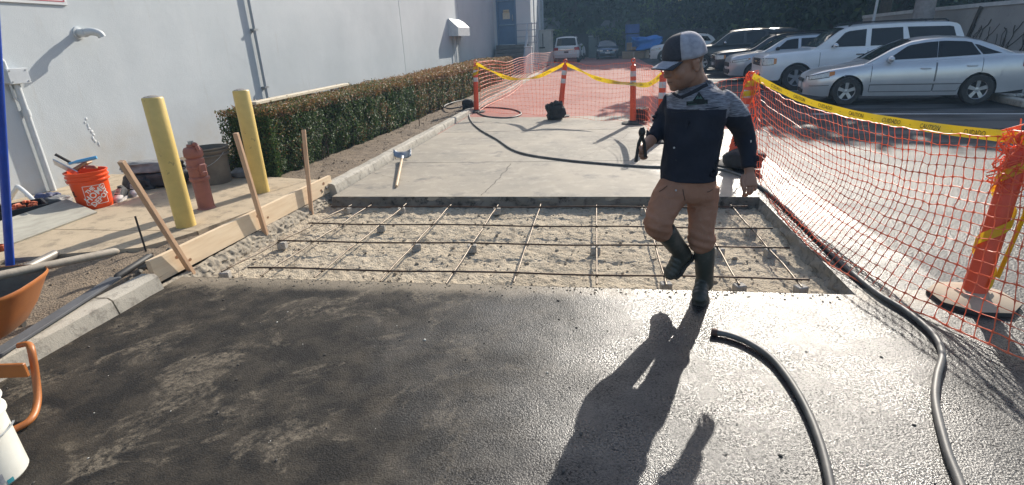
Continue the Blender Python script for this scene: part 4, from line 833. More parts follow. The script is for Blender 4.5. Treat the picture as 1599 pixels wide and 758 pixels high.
# weathered plank
M_OLDW = pm('weathered_plank', (0.40, 0.385, 0.325), (0.31, 0.295, 0.25), 5, rough=0.85, bump=0.35, bscale=30, dirt=(0.25, 0.235, 0.2), dirts=3, dirtlo=0.5, dirthi=0.75, stretch=(4, 1, 1))
p0, p1, p2, p3 = G(-10, 391, 0.115), G(152, 331, 0.115), G(104, 311, 0.235), G(-20, 352, 0.235); dn = (p1-p0).cross(p3-p0).normalized()*0.03; c = p1
o = MB().add([p0, p1, p2, p3, p0-dn, p1-dn, p2-dn, p3-dn], [(0, 1, 2, 3), (7, 6, 5, 4), (0, 4, 5, 1), (1, 5, 6, 2), (2, 6, 7, 3), (3, 7, 4, 0)]).build('old_plank', M_OLDW, loc=c); tag(o, 'wide weathered grey plank propped on edge in front of the tool tray', 'plank')
# pole, lying pipe
b0 = G(10, 413, 0.07); top = AY(-22, 60, b0.y); o = thing('blue_pole', 'bright blue steel pole standing at the left edge with an orange strap at its foot', 'pole', tuple(b0))
tp = AY(-13, -40, b0.y); MB().tube([b0+Vector((0, 0, -0.1)), tp], 0.031, 12).build('shaft', pm('bright_blue_paint', (0.012, 0.075, 0.46), (0.01, 0.055, 0.36), 8, rough=0.35), o, smooth=60)
MB().lathe([(0.033, 0), (0.036, 0.004), (0.036, 0.05), (0.033, 0.054)], 14, b0+Vector((0, 0, 0.12))).build('strap', pm('orange_strap', (0.5, 0.1, 0.02), rough=0.6), o)
MB().lathe([(0.031, 0), (0.037, 0.002), (0.037, 0.05), (0.031, 0.052)], 14, b0.lerp(tp, 0.42)).build('collar', pm('blue_collar', (0.02, 0.1, 0.5), rough=0.4), o)
a, c = G(86, 397, 0.11), G(20, 430, 0.13); m = MB(); m.tube([a, c], 0.036, 14, caps=False); m.tube([a, c], 0.029, 14, caps=False)
m.lathe([(0.029, 0), (0.036, 0)], 14, a, a-c); o = m.build('steel_pipe', pm('dull_steel_pipe', (0.30, 0.28, 0.25), (0.2, 0.18, 0.16), 9, rough=0.5, metal=0.4), smooth=60, loc=a); tag(o, 'short grey steel pipe lying on the dirt below the pad edge', 'pipe')
# long handle across the barrow
M_HND = pm('grey_ash_handle', (0.36, 0.31, 0.245), (0.27, 0.23, 0.18), 6, rough=0.7, bump=0.25, bscale=40, stretch=(3, 3, 1))
a, c = G(185, 392, 0.50), G(-90, 449, 0.62); o = thing('long_tool', 'long grey wooden tool handle propped across the orange wheelbarrow', 'tool handle', tuple(c)); dd = (c-a).normalized()
MB().tube([a-dd*0.0, a+dd*0.012, a+dd*0.03, a.lerp(c, 0.5), c], [0.012, 0.021, 0.025, 0.024, 0.024], 12).build('handle', M_HND, o, smooth=60)
# bar lying along the curb with a black grip
a, c = G(236, 399, 0.165), G(181, 434, 0.15); e = G(-40, 575, 0.13); o = thing('digging_bar', 'long flat grey bar with a round black grip lying along the near curb', 'bar', tuple(c))
MB().tube([a, a.lerp(c, 0.06), a.lerp(c, 0.5), c.lerp(a, 0.05), c], [0.016, 0.027, 0.026, 0.027, 0.018], 12).build('grip', M_BLK, o, smooth=60)
MB().bar(c, e, 0.085, 0.02, bev=0.004).build('blade', pm('grey_bar_steel', (0.11, 0.115, 0.125), (0.085, 0.088, 0.095), 7, rough=0.8, metal=0.0), o)
# upright rebar pin
b0 = G(229, 395, 0.06); o = MB().tube([b0-Vector((0, 0, 0.1)), AY(211, 338, b0.y+0.02)], 0.008, 8).build('rebar_pin', pm('black_rebar', (0.03, 0.028, 0.027), rough=0.6, metal=0.4), loc=b0, smooth=60); tag(o, 'short black rebar pin standing upright in the dirt near the first wooden stake', 'rebar pin')

# ---- form board and stakes
M_PINE = pm('new_pine', (0.76, 0.60, 0.41), (0.68, 0.51, 0.33), 5, rough=0.6, bump=0.15, bscale=50, dirt=(0.34, 0.2, 0.11), dirts=3.0, dirtlo=0.62, dirthi=0.8, stretch=(3.5, 0.6, 6))
M_STAKE = pm('stake_wood', (0.60, 0.39, 0.24), (0.50, 0.31, 0.185), 7, rough=0.65, bump=0.15, bscale=50, stretch=(5, 5, 0.8))
M_KNOT = pm('wood_knot', (0.22, 0.11, 0.055), (0.32, 0.17, 0.085), 60, rough=0.6)
a0 = AX0 = G(246, 443, 0.02); a1 = G(521, 297, 0.015); hN = hgt(a0, 236, 411)-a0.z; hF = hgt(a1, 518, 279)-a1.z
fb = thing('form_board', 'long new pine board set on edge along the left side of the pit', 'board', tuple(a0)); dv = (a1-a0).normalized(); sd = Vector((dv.y, -dv.x, 0))
m = MB(); lean = Vector((-0.012, 0, 0)); th = sd*-0.042; hh_ = 0.185
rings = []
for i in range(13):
    p = a0.lerp(a1, i/12); rings.append([p, p+Vector((0, 0, hh_))+lean, p+th+Vector((0, 0, hh_))+lean, p+th])
m.loft(rings); m.build('plank', M_PINE, fb)
m = MB()
for u, zz, r in ((0.09, 0.12, 0.016), (0.13, 0.05, 0.014), (0.47, 0.13, 0.017), (0.52, 0.07, 0.012), (0.93, 0.13, 0.02), (0.90, 0.07, 0.015)):
    p = a0.lerp(a1, u)+Vector((-0.012*zz/hh_, 0, zz)); x = dv; m.add([p+sd*0.0015]+[p+sd*0.0012+x*r*1.4*math.cos(t)+Vector((0, 0, r*math.sin(t))) for t in np.linspace(0, 6.283, 10, endpoint=False)], [(0, 1+i, 1+(i+1) % 10) for i in range(10)])
m.build('knot', M_KNOT, fb, recalc=False)['kind'] = 'stuff'
for (bx_, by, tx, ty, lab) in ((311, 431, 189, 252, 'leaning wooden stake nearest the camera, in front of the near end of the form board'), (440, 369, 368, 208, 'leaning wooden stake at the middle of the form board, in front of the second bollard'), (503, 330, 474, 203, 'thin wooden stake at the far end of the form board')):
    bb = G(bx_, by, -0.06); p = min((a0.lerp(a1, k/100) for k in range(101)), key=lambda w: (w-bb).xy.length)
    bb = Vector((p.x+0.045, bb.y, -0.12)); rr_ = ray(tx, ty); tt = AY(tx, ty, (bb.x-0.02)*rr_[1]/rr_[0])
    s_ = MB().bar(bb, tt, 0.045, 0.022 if 'thin' in lab else 0.035, (0, 1, 0), bev=0.003).build('wooden_stake', M_STAKE, loc=bb); tag(s_, lab, 'stake', 'wooden stakes holding the form board')
# pale board lying on the hedge
a, c = G(393, 162, 1.02), G(540, 132, 1.03); o = MB().bar(a, c, 0.13, 0.04, (0, 0, 1), bev=0.003).build('pine_board', pm('bright_pine', (0.68, 0.60, 0.46), (0.60, 0.51, 0.37), 6, rough=0.6, stretch=(5, 1, 1)), loc=a); tag(o, 'narrow pale board lying on top of the hedge', 'board')
# shovel
sh = thing('square_shovel', 'square bladed shovel with a wooden handle lying on the concrete slab', 'shovel', tuple(G(630, 242)))
bl0, bl1, bl2, bl3 = G(614, 247, 0.02), G(642, 248, 0.02), G(642, 236, 0.10), G(615, 238, 0.10)
m = MB(); m.grid(lambda u, v: (bl0.lerp(bl1, u)).lerp(bl3.lerp(bl2, u), v)+Vector((0, 0, 0.05*(2*abs(u-0.5))**3)), np.linspace(0, 1, 9), np.linspace(0, 1, 6)); ob_ = m.build('blade', pm('shovel_steel', (0.42, 0.45, 0.49), (0.27, 0.29, 0.32), 6, rough=0.35, metal=0.6, dirt=(0.05, 0.05, 0.05), dirtlo=0.6, dirthi=0.75), sh, smooth=60); q = ob_.modifiers.new('t', 'SOLIDIFY'); q.thickness = 0.006
hs, he = G(628, 247, 0.07), G(619, 291, 0.03); MB().tube([hs, hs.lerp(he, 0.1), hs.lerp(he, 0.95), he], [0.022, 0.02, 0.02, 0.016], 10).build('handle', pm('shovel_handle_wood', (0.55, 0.40, 0.25), (0.46, 0.32, 0.19), 7, rough=0.55), sh, smooth=60)
MB().tube([hs-(he-hs)*0.05, hs+(he-hs)*0.06], 0.026, 10).build('socket', M_STEEL, sh, smooth=60)
# hoses
M_HOSE = pm('dusty_black_hose', (0.065, 0.065, 0.065), (0.14, 0.132, 0.12), 7, rough=0.55, bump=0.15, bscale=60)
M_HEND = pm('rusty_hose_end', (0.16, 0.07, 0.045), (0.07, 0.04, 0.03), 30, rough=0.7)
def hose(name, lab, px, r, zz=None):
    pts = [G(x, y, r+0.004) if len(e) == 0 else G(x, y, e[0]) for x, y, *e in px]; o = thing(name, lab, 'hose', tuple(pts[0]))
    sp_ = spline(pts, 8); MB().tube(sp_, r, 12).build('tube', M_HOSE, o, smooth=60); return o, sp_
hose('water_hose', 'long dusty black hose winding from the coil to the near right corner', [(1512, 800), (1500, 758), (1478, 700), (1461, 630), (1463, 590), (1471, 552), (1455, 520), (1415, 486), (1370, 458), (1322, 418), (1265, 362), (1225, 323), (1195, 297), (1160, 276), (1120, 264), (1060, 262), (1000, 260), (930, 255), (880, 250), (830, 243), (800, 234), (776, 218), (750, 203), (736, 190), (733, 178), (742, 170), (765, 168), (800, 171), (814, 178), (795, 184), (760, 182), (742, 174), (735, 168, 0.05), (722, 167, 0.16), (702, 170, 0.14), (694, 166, 0.12), (708, 160, 0.12), (735, 155, 0.12)], 0.0178)
ho, spx = hose('hose_end', 'short end of black hose curving across the wet asphalt in the foreground', [(1112, 518), (1140, 524), (1172, 537), (1205, 560), (1235, 597), (1262, 645), (1283, 700), (1297, 758), (1305, 810)], 0.0178)
dd = (spx[0]-spx[2]).normalized(); m = MB(); m.tube([spx[0]-dd*0.03, spx[0]+dd*0.004], 0.0208, 12, caps=False); m.lathe([(0.0208, 0), (0.014, 0.001), (0.014, -0.02)], 12, spx[0]+dd*0.004, dd); m.build('cut_end', M_HEND, ho, smooth=40)

# ---- wheelbarrow at the left edge
M_WB = pm('orange_barrow_paint', (0.46, 0.16, 0.04), (0.36, 0.115, 0.03), 6, rough=0.45, bump=0.1, dirt=(0.30, 0.20, 0.13), dirts=3, dirtlo=0.58, dirthi=0.78)
nose = G(50, 440, 0.56); wb = thing('wheelbarrow', 'orange steel wheelbarrow cut off by the left edge, its cement crust darkened with painted shade', 'wheelbarrow', (nose.x-0.5, nose.y-0.25, 0))
fx = Vector((0.93, 0.37, 0)).normalized(); fy = Vector((-fx.y, fx.x, 0)); TC = nose - fx*0.44
def trayring(k, z, e=0.0): return [TC + fx*((0.44-0.17*k)*math.copysign(abs(math.cos(a))**0.6, math.cos(a))) + fy*((0.31-0.11*k)*math.copysign(abs(math.sin(a))**0.6, math.sin(a))) + Vector((0, 0, z)) for a in np.linspace(0, 2*math.pi, 40, endpoint=False)]
TC.z = 0
m = MB(); m.loft([trayring(0, 0.56), trayring(-0.03, 0.565), trayring(-0.05, 0.555), trayring(-0.04, 0.545), trayring(0.03, 0.53), trayring(0.45, 0.40), trayring(0.85, 0.31), trayring(1.0, 0.29)], caps=True); del m.f[-2]; m.build('tray', M_WB, wb, smooth=50)
m = MB(); m.loft([trayring(0.0, 0.559), trayring(0.06, 0.53), trayring(0.48, 0.405), trayring(0.88, 0.318), trayring(1.0, 0.30)]); del m.f[-2]
m.build('shaded_cement_crust', pm('shaded_cement_crust', (0.085, 0.072, 0.06), (0.15, 0.13, 0.105), 6, rough=0.9, bump=0.6, bscale=20, bdist=0.02, dirt=(0.3, 0.12, 0.04), dirtlo=0.6, dirthi=0.75), wb, smooth=50)  # crust colour darkened to hold the shadow inside the tray
lp = [G(28, 540, 0.30), G(44, 538, 0.30), G(50, 552, 0.27), G(57, 598, 0.13), G(58, 630, 0.055), G(48, 655, 0.03), G(20, 672, 0.022), G(-40, 700, 0.022)]
MB().tube(spline(lp, 6), 0.017, 10, flat=0.8).build('front_loop', M_WB, wb, smooth=60)
a, c = G(42, 578, 0.24), G(-60, 582, 0.24); MB().bar(a, c, 0.02, 0.075, (0, 0, 1), bev=0.004).build('cross_brace', M_WB, wb)
wl = TC-fx*0.05+Vector((0, 0, 0.19))
wh = MB().lathe([(0.11, -0.03), (0.165, -0.045), (0.19, -0.02), (0.19, 0.02), (0.165, 0.045), (0.11, 0.03)], 24, wl-fx*0.35, fy).build('wheel', M_BLK, wb, smooth=50); MB().lathe([(0.0, -0.035), (0.1, -0.03), (0.112, -0.035), (0.112, 0.035), (0.1, 0.03), (0, 0.035)], 20, wl-fx*0.35, fy).build('rim', M_WB, wh, smooth=40)
for s in (-1, 1):
    MB().tube([TC+fx*0.25+fy*0.12*s+Vector((0, 0, 0.272)), TC-fx*0.5+fy*0.2*s+Vector((0, 0, 0.3)), TC-fx*1.1+fy*0.3*s+Vector((0, 0, 0.5))], 0.02, 8).build('handle', M_HND, wb, smooth=60)
# ---- white bucket at the lower left corner
e = G(45, 749, 0); c0 = Vector((e.x-0.19, e.y-0.03, 0)); wbk = thing('white_bucket', 'white plastic bucket with teal and grey label print at the lower left corner', 'bucket', tuple(c0)); hb = 0.37; rb, rt_ = 0.152, 0.152
MB().lathe([(0, 0), (rb-0.012, 0), (rb, 0.014), (rt_-0.006, hb*0.8), (rt_+0.006, hb*0.81), (rt_+0.006, hb*0.84), (rt_-0.004, hb*0.855), (rt_, hb*0.97), (rt_+0.008, hb*0.98), (rt_+0.006, hb), (rt_-0.006, hb), (rb-0.006, 0.014), (0, 0.012)], 40).build('shell', pm('white_bucket_plastic', (0.74, 0.74, 0.68), (0.66, 0.64, 0.56), 5, rough=0.4, dirt=(0.42, 0.36, 0.27), dirts=5, dirtlo=0.58, dirthi=0.75), wbk, smooth=38, local=True)
A1 = math.atan2(-c0.y, -c0.x)
def onb(u, v):
    r = rb+(rt_-0.006-rb)*v/(hb*0.8)+0.0012; a = A1+u/r; return (r*math.cos(a), r*math.sin(a), v)
def patch(name, mat, rects):
    m = MB()
    for u0, u1, v0, v1 in rects: m.grid(lambda u, v: onb(u, v), np.linspace(u0, u1, 5), np.linspace(v0, v1, 2))
    m.build(name, mat, wbk, local=True, recalc=False)['kind'] = 'stuff'
patch('teal_print', pm('teal_print', (0.05, 0.28, 0.33), rough=0.5), [(-0.03, 0.0, 0.03, 0.05), (-0.06, -0.03, 0.16, 0.19), (0.06, 0.085, 0.015, 0.035)])
patch('grey_print', pm('grey_print', (0.33, 0.32, 0.34), (0.5, 0.5, 0.5), 90, rough=0.5), [(0.01, 0.055, 0.03, 0.075), (-0.05, 0.02, 0.10, 0.105), (-0.05, 0.03, 0.12, 0.124)])
MB().lathe([(rt_+0.01, hb*0.62), (rt_+0.012, hb*0.625), (rt_+0.004, hb*0.63)], 8, a0=A1+0.5, a1=A1+1.3).build('bail_handle', M_STEEL, wbk, local=True)

# ================================================================ POSTS, NET AND TAPE
M_POST = pm('orange_post_plastic', (0.78, 0.10, 0.035), (0.68, 0.08, 0.03), 4, rough=0.42, bump=0.05, dirt=(0.45, 0.12, 0.07), dirtlo=0.62, dirthi=0.85)
M_BAND = pm('reflective_band', (0.62, 0.62, 0.63), (0.48, 0.48, 0.5), 9, rough=0.35)
M_RUB = pm('black_rubber_base', (0.032, 0.031, 0.03), (0.07, 0.066, 0.06), 6, rough=0.8, bump=0.3)
HP = 1.12
def base_poly(r, n=8): return [(r*math.cos(2*math.pi*(k+0.5)/n), r*math.sin(2*math.pi*(k+0.5)/n)) for k in range(n)]
def make_post(lab):
    r = thing('delineator_post', lab, 'delineator post', (0, 0, 0), 0, 'orange delineator posts of the barrier')
    b = MB(); rr = [(0.235, 0.004), (0.235, 0.03), (0.20, 0.045), (0.10, 0.055), (0.085, 0.075)]
    b.loft([[(x, y, z) for x, y in base_poly(q)] for q, z in rr]); b.build('base', M_RUB, r, smooth=25, local=True)
    MB().lathe([(0.066, 0.06), (0.062, 0.10), (0.058, 0.5), (0.054, HP-0.12), (0.050, HP-0.10), (0.024, HP-0.085), (0.022, HP-0.05), (0.0, HP-0.05)], 20).build('tube', M_POST, r, smooth=35, local=True)
    for z in (HP-0.24, HP-0.40): MB().lathe([(0.0572, z-0.045), (0.0582, z-0.043), (0.0572, z+0.043), (0.056, z+0.045)], 20).build('band', M_BAND, r, smooth=35, local=True)
    MB().tube([(0.034*math.cos(a), 0, HP-0.022+0.034*math.sin(a)) for a in np.linspace(-0.5*math.pi, 1.5*math.pi, 15)], 0.012, 8).build('loop', M_POST, r, smooth=60, local=True)
    return r
PO = [(744, 176, 742, 95, 1.0, 'orange post furthest left, at the curb beside the hose coil'), (874, 183, 883, 94, 1.0, 'leaning orange post between the two drooping lengths of tape'), (988, 194, 989, 93, 1.0, 'upright orange post just left of the man in the cap'), (1030, 222, 1036, 107, 1.0, 'orange post half hidden behind the man, at his right arm'), (1140, 258, 1176, 115, 1.0, 'leaning orange post behind the man\'s left arm'), (1517, 470, 1601, 210, 1.0, 'leaning orange post wrapped in tape and net at the right edge')]
POSTS = []
proto = None
for bx_, by, tx, ty, sc, lab in PO:
    b0 = G(bx_, by, 0.0); h = hgt(b0, tx, ty)
    tpt = AY(tx, ty, b0.y + (0.12 if tx > 1500 else 0.0)); tilt = tpt-b0
    if proto is None: proto = make_post(lab); r = proto
    else: r = dup(proto, None, None, lab)
    s = min(1.16, max(0.8, tilt.length/HP)); big = 1.0 if tx > 1500 else 1.0
    r.matrix_basis = Matrix.Translation(b0) @ Matrix.Diagonal((big, big, 1, 1)); q = Vector((0, 0, 1)).rotation_difference(tilt)
    for ch in r.children:
        if not ch.name.startswith('base'): ch.matrix_basis = q.to_matrix().to_4x4() @ Matrix.Diagonal((1, 1, s, 1))
    POSTS.append((b0, b0+tilt.normalized()*HP*s))
for ch in [c_ for c_ in r.children if c_.name.startswith('band')]: bpy.data.objects.remove(ch)
for ch in r.children:                       # the near post stands on a pale, sand-filled base
    if ch.name.startswith('base'):
        ch.data = ch.data.copy(); ch.data.materials.clear(); ch.data.materials.append(M_RUB); ch.data.materials.append(pm('dusty_base_top', (0.46, 0.37, 0.27), (0.36, 0.29, 0.21), 7, rough=0.85))
        for p in ch.data.polygons: p.material_index = 1 if p.normal.z > 0.3 else 0
# ballast lumps on the bases
M_BAL = pm('black_ballast_bag', (0.016, 0.016, 0.017), (0.032, 0.031, 0.03), 9, rough=0.85, bump=0.5, bscale=25, bdist=0.02)
lump('ballast_block', 'black ballast bag against the base of the post by the curb', 'ballast bag', G(732, 174, 0.02), (0.30, 0.26, 0.30), M_BAL, 51, 0.12, 'black ballast bags')
lump('ballast_block', 'black lumpy ballast bag tipped against the leaning middle post', 'ballast bag', G(867, 186, 0.02), (0.36, 0.30, 0.34), M_BAL, 57, 0.5, 'black ballast bags', rot=0.5)
lump('ballast_block', 'round black ballast bag behind the upright post left of the man', 'ballast bag', G(1000, 190, 0.03), (0.34, 0.25, 0.26), M_BAL, 63, 0.4, 'black ballast bags')
lump('ballast_block', 'wide black ballast bag on the post base behind the man\'s hand', 'ballast bag', G(1160, 262, 0.03), (0.46, 0.3, 0.22), M_BAL, 69, 0.2, 'black ballast bags')

def net_mat():
    t = NT('orange_net_plastic'); t.set((0.90, 0.24, 0.11), 0.45); tr = t.n('BsdfTranslucent'); tr.inputs[0].default_value = (0.95, 0.34, 0.16, 1)
    mx = t.n('MixShader'); mx.inputs[0].default_value = 0.5; t.l(t.b.outputs[0], mx.inputs[1]); t.l(tr.outputs[0], mx.inputs[2]); t.l(mx.outputs[0], t.out.inputs[0]); return t.m
M_NET = net_mat()
def net(lab, S, nu, nv, rh=0.0038, rv=0.0030, sub=2):
    """S(u, v): v=0 at the top edge, 1 on the ground; strands thicken where they cross"""
    m = MB(); du = 1/(nu*sub); dv_ = 1/(nv*sub)
    for j in range(nv+1):
        pts = [Vector(S(i*du, j/nv)) for i in range(nu*sub+1)]; k = 1.5 if j in (0, nv) else 1.0
        m.tube(pts, [rh*k*(1.7 if i % sub == 0 else 0.9) for i in range(len(pts))], 4, flat=0.6)
    for i in range(nu+1):
        pts = [Vector(S(i/nu, j*dv_)) for j in range(nv*sub+1)]
        m.tube(pts, [rv*(1.6 if j % sub == 0 else 0.85) for j in range(len(pts))], 4, flat=0.6)
    p = Vector(S(0, 1)); o = m.build('safety_net', M_NET, loc=p, recalc=False); return tag(o, lab, 'safety net', 'orange barrier netting')
def poly_at(pts, u):
    L = [0]; 
    for a, b in zip(pts[:-1], pts[1:]): L.append(L[-1]+(b-a).length)
    x = u*L[-1]
    return Vector([ipl(x, L, [p[k] for p in pts]) for k in range(3)])
P1, P2, P3, P4, P5, P6 = POSTS
# far run: first post to the post behind the man
topF = spline([P1[1]-Vector((0, 0, 0.05)), P1[1].lerp(P2[1], 0.5)-Vector((0, 0, 0.10)), P2[1]-Vector((0, 0, 0.04)), P2[1].lerp(P3[1], 0.5)-Vector((0, 0, 0.12)), P3[1]-Vector((0, 0, 0.05)), P4[1]-Vector((0, 0, 0.06)), P4[1].lerp(P5[1], 0.5)-Vector((0, 0, 0.16)), P5[1]-Vector((0, 0, 0.04))], 6)
botF = spline([P1[0]+Vector((0.1, 0, 0.02)), P1[0].lerp(P2[0], 0.5)+Vector((0, 0.05, 0.02)), P2[0]+Vector((0, -0.05, 0.03)), P2[0].lerp(P3[0], 0.5)+Vector((0, -0.1, 0.02)), P3[0]+Vector((0.0, 0.1, 0.03)), P4[0]+Vector((0.1, 0, 0.03)), P4[0].lerp(P5[0], 0.5)+Vector((0.15, 0, 0.02)), P5[0]+Vector((0.2, 0.05, 0.03))], 6)
def SF(u, v):
    a, b = poly_at(topF, u), poly_at(botF, u); p = a.lerp(b, v); return p + Vector((0.05*math.sin(u*31+v*2), 0.06*math.sin(u*23)*math.sin(math.pi*v), 0.012*math.sin(u*60+v*5)))
net('orange safety netting strung between the far posts across the brick drive', SF, 84, 12, 0.0024, 0.0020)
# return run along the curb to the back
pe = G(905, 99, 0); pm_ = G(829, 119, 0)
topR = spline([P1[1]-Vector((0, 0, 0.05)), Vector((P1[0].x+0.05, 20, 1.04)), Vector((pm_.x+0.15, pm_.y, 1.05)), Vector((pe.x*0.55+pm_.x*0.45, pe.y*0.6+pm_.y*0.4, 1.0)), Vector((pe.x-0.2, pe.y-2, 1.05))], 8)
def SR(u, v):
    a = poly_at(topR, u); b = Vector((a.x+0.05, a.y, 0.03)); p = a.lerp(b, v); return p + Vector((0.05*math.sin(u*20+v*3), 0.1*math.sin(u*17+v*4), 0.03*math.sin(u*25+v)))
net('orange safety netting running back along the curb towards the white minivan', SR, 60, 12, 0.0065, 0.0014)
# right run: from the post behind the man to the near right post and on
def curve(pp): return [AY(x, y, Y) for x, y, Y in pp]
topN = spline(curve([(1178, 119, 7.2), (1200, 138, 6.75), (1235, 158, 6.1), (1290, 176, 5.45), (1345, 188, 4.95), (1410, 200, 4.5), (1480, 208, 4.1), (1545, 212, 3.8), (1605, 214, 3.55), (1720, 205, 3.1)]), 5)
botN = spline([G(x, y, 0.012) for x, y in [(1182, 276), (1206, 318), (1236, 355), (1278, 398), (1335, 437), (1400, 472), (1462, 502), (1530, 532), (1600, 562), (1720, 610)]], 5)
def SN(u, v):
    a, b = poly_at(topN, u), poly_at(botN, u); sag = math.sin(math.pi*v); p = a.lerp(b, v)
    k = math.sin(math.pi*min(1, u*1.1)); p += Vector((0.20*sag*k, 0.05*sag*k, -0.17*sag*k*(1-v)))
    fold = math.exp(-u*14)
    return p + Vector((0.02*math.sin(u*90+v*3)*fold+0.012*fbm((u*14, v*4, 2), 1.5), 0.05*math.sin(u*150)*fold+0.015*fbm((u*14, v*4, 7), 1.5), 0.012*fbm((u*16, v*5, 3), 1.5)))
net('orange safety netting sagging along the right side down to the near post', SN, 58, 17, 0.0036, 0.0029, 3)
# loose bunches of net tied round two posts
def bunch(lab, top, bot, r0, r1, seed):
    m = MB(); rg = np.random.default_rng(seed)
    for i in range(18):
        a0_ = rg.uniform(0, 6.28); tw = rg.uniform(-2.5, 2.5); pts = []
        for k in range(9):
            f_ = k/8; c = Vector(top).lerp(Vector(bot), f_); r = r0+(r1-r0)*f_; r *= 1+0.35*math.sin(k*1.9+i); pts.append(c+Vector((r*math.cos(a0_+tw*f_), r*math.sin(a0_+tw*f_), rg.normal(0, 0.02))))
        m.tube(spline(pts, 2), 0.0042, 4)
    for k in range(9):
        f_ = k/8; c = Vector(top).lerp(Vector(bot), f_); r = (r0+(r1-r0)*f_)*1.1; m.tube([c+Vector((r*math.cos(a)*(1+0.2*math.sin(a*3+k)), r*math.sin(a)*(1+0.2*math.sin(a*3+k)), 0.03*math.sin(a*2+k))) for a in np.linspace(0, 6.283, 13)], 0.004, 4)
    tag(m.build('net_bunch', M_NET, loc=Vector(bot), recalc=False), lab, 'safety net', 'orange barrier netting')
bunch('bunched orange netting tied round the leaning post behind the man', P5[1]+Vector((0, 0, 0.0)), P5[0].lerp(P5[1], 0.1)+Vector((0.1, 0, 0)), 0.065, 0.12, 3)
bunch('bunched orange netting wrapped round the near right post', P6[1]+Vector((0.03, 0, 0.04)), P6[0].lerp(P6[1], 0.72), 0.10, 0.09, 5)
# ---- caution tape
def tape_mat():
    t = NT('yellow_barrier_tape'); t.set(t.mix(t.ramp(t.noise(12, 4), (0.4, 0), (0.7, 1)), (0.82, 0.60, 0.015), (0.75, 0.53, 0.012)), 0.32); tr = t.n('BsdfTranslucent'); tr.inputs[0].default_value = (0.85, 0.62, 0.02, 1)
    mx = t.n('MixShader'); mx.inputs[0].default_value = 0.35; t.l(t.b.outputs[0], mx.inputs[1]); t.l(tr.outputs[0], mx.inputs[2]); t.l(mx.outputs[0], t.out.inputs[0]); return t.m
M_TAPE = tape_mat(); M_INK = pm('black_tape_ink', (0.03, 0.025, 0.01), rough=0.5)
TXT = {w: text_mesh(w, 0.05, 0.0) for w in ('CUIDADO', 'CAUTION', '-')}
def tape(lab, pts, w=0.078, twist=None, off0=0.25, words_=('CUIDADO', '-', 'CAUTION', '-'), gap=0.16, tiltv=(0, 0.25, 1)):
    c = spline(pts, 10); L = [0]
    for a, b in zip(c[:-1], c[1:]): L.append(L[-1]+(b-a).length)
    def fr(s):
        p = Vector([ipl(s, L, [q[k] for q in c]) for k in range(3)]); i = min(max(int(np.searchsorted(L, s)), 1), len(c)-1); t = (c[i]-c[i-1]).normalized()
        up = Vector(tiltv); up = (up-t*up.dot(t)).normalized(); n = t.cross(up)
        if twist: a = twist(s/L[-1]); up, n = up*math.cos(a)+n*math.sin(a), n*math.cos(a)-up*math.sin(a)
        return p, t, up, n
    root = thing('caution_tape', lab, 'barrier tape', tuple(c[0]), 0, 'yellow barrier tape')
    def f(s, v): p, t, up, n = fr(s); return p + up*(w*(v-0.5)) + n*(0.004*math.sin(s*9+v*3)+0.003*fbm((s*3, v*2, 1), 2))
    ns = np.linspace(0, L[-1], max(12, int(L[-1]/0.03))); m = MB(); m.grid(f, ns, [0, 0.25, 0.5, 0.75, 1]); m.build('strip', M_TAPE, root, smooth=180, recalc=False)
    m = MB(); s = off0; i = 0
    while True:
        wd_ = words_[i % len(words_)]; v, fc = TXT[wd_]; x0 = min(p[0] for p in v); x1 = max(p[0] for p in v)
        if s+x1-x0 > L[-1]-0.05: break
        for side in (1, -1):
            vv = []
            for x, y, z in v:
                q = s+x-x0; p, t, up, n = fr(q); vv.append(f(q, 0.5+y/w)+n*0.0022*side)
            m.add(vv, fc)
        s += x1-x0+gap; i += 1
    if m.v: m.build('lettering', M_INK, root, recalc=False)
    return root
tape('yellow caution tape stretched in front of the silver car to the near right post', curve([(1176, 119, 7.2), (1215, 139, 6.75), (1262, 159, 6.15), (1330, 178, 5.45), (1400, 191, 4.85), (1480, 203, 4.25), (1550, 211, 3.8), (1600, 217, 3.55), (1680, 222, 3.3)]), 0.070, lambda u: 0.15*math.sin(u*7), 0.35, gap=0.12)
tape('yellow caution tape drooping between the two posts on the left', [P1[1]-Vector((0, 0, 0.06))]+curve([(765, 110, 13.6), (790, 121, 13.4), (812, 124, 13.3), (840, 120, 13.1), (862, 110, 13.0)])+[P2[1]-Vector((0, 0, 0.08))], 0.085, lambda u: 1.1*math.sin(u*9), 0.3)
tape('yellow caution tape drooping from the leaning middle post to the one behind the man', [P2[1]-Vector((0, 0, 0.08))]+curve([(905, 110, 12.5), (930, 122, 12.1), (960, 129, 11.7), (985, 131, 11.2), (1008, 133, 10.4), (1022, 127, 9.8)])+[P4[1]-Vector((0, 0, 0.08))], 0.085, lambda u: 0.9*math.sin(u*8+1), 0.3)
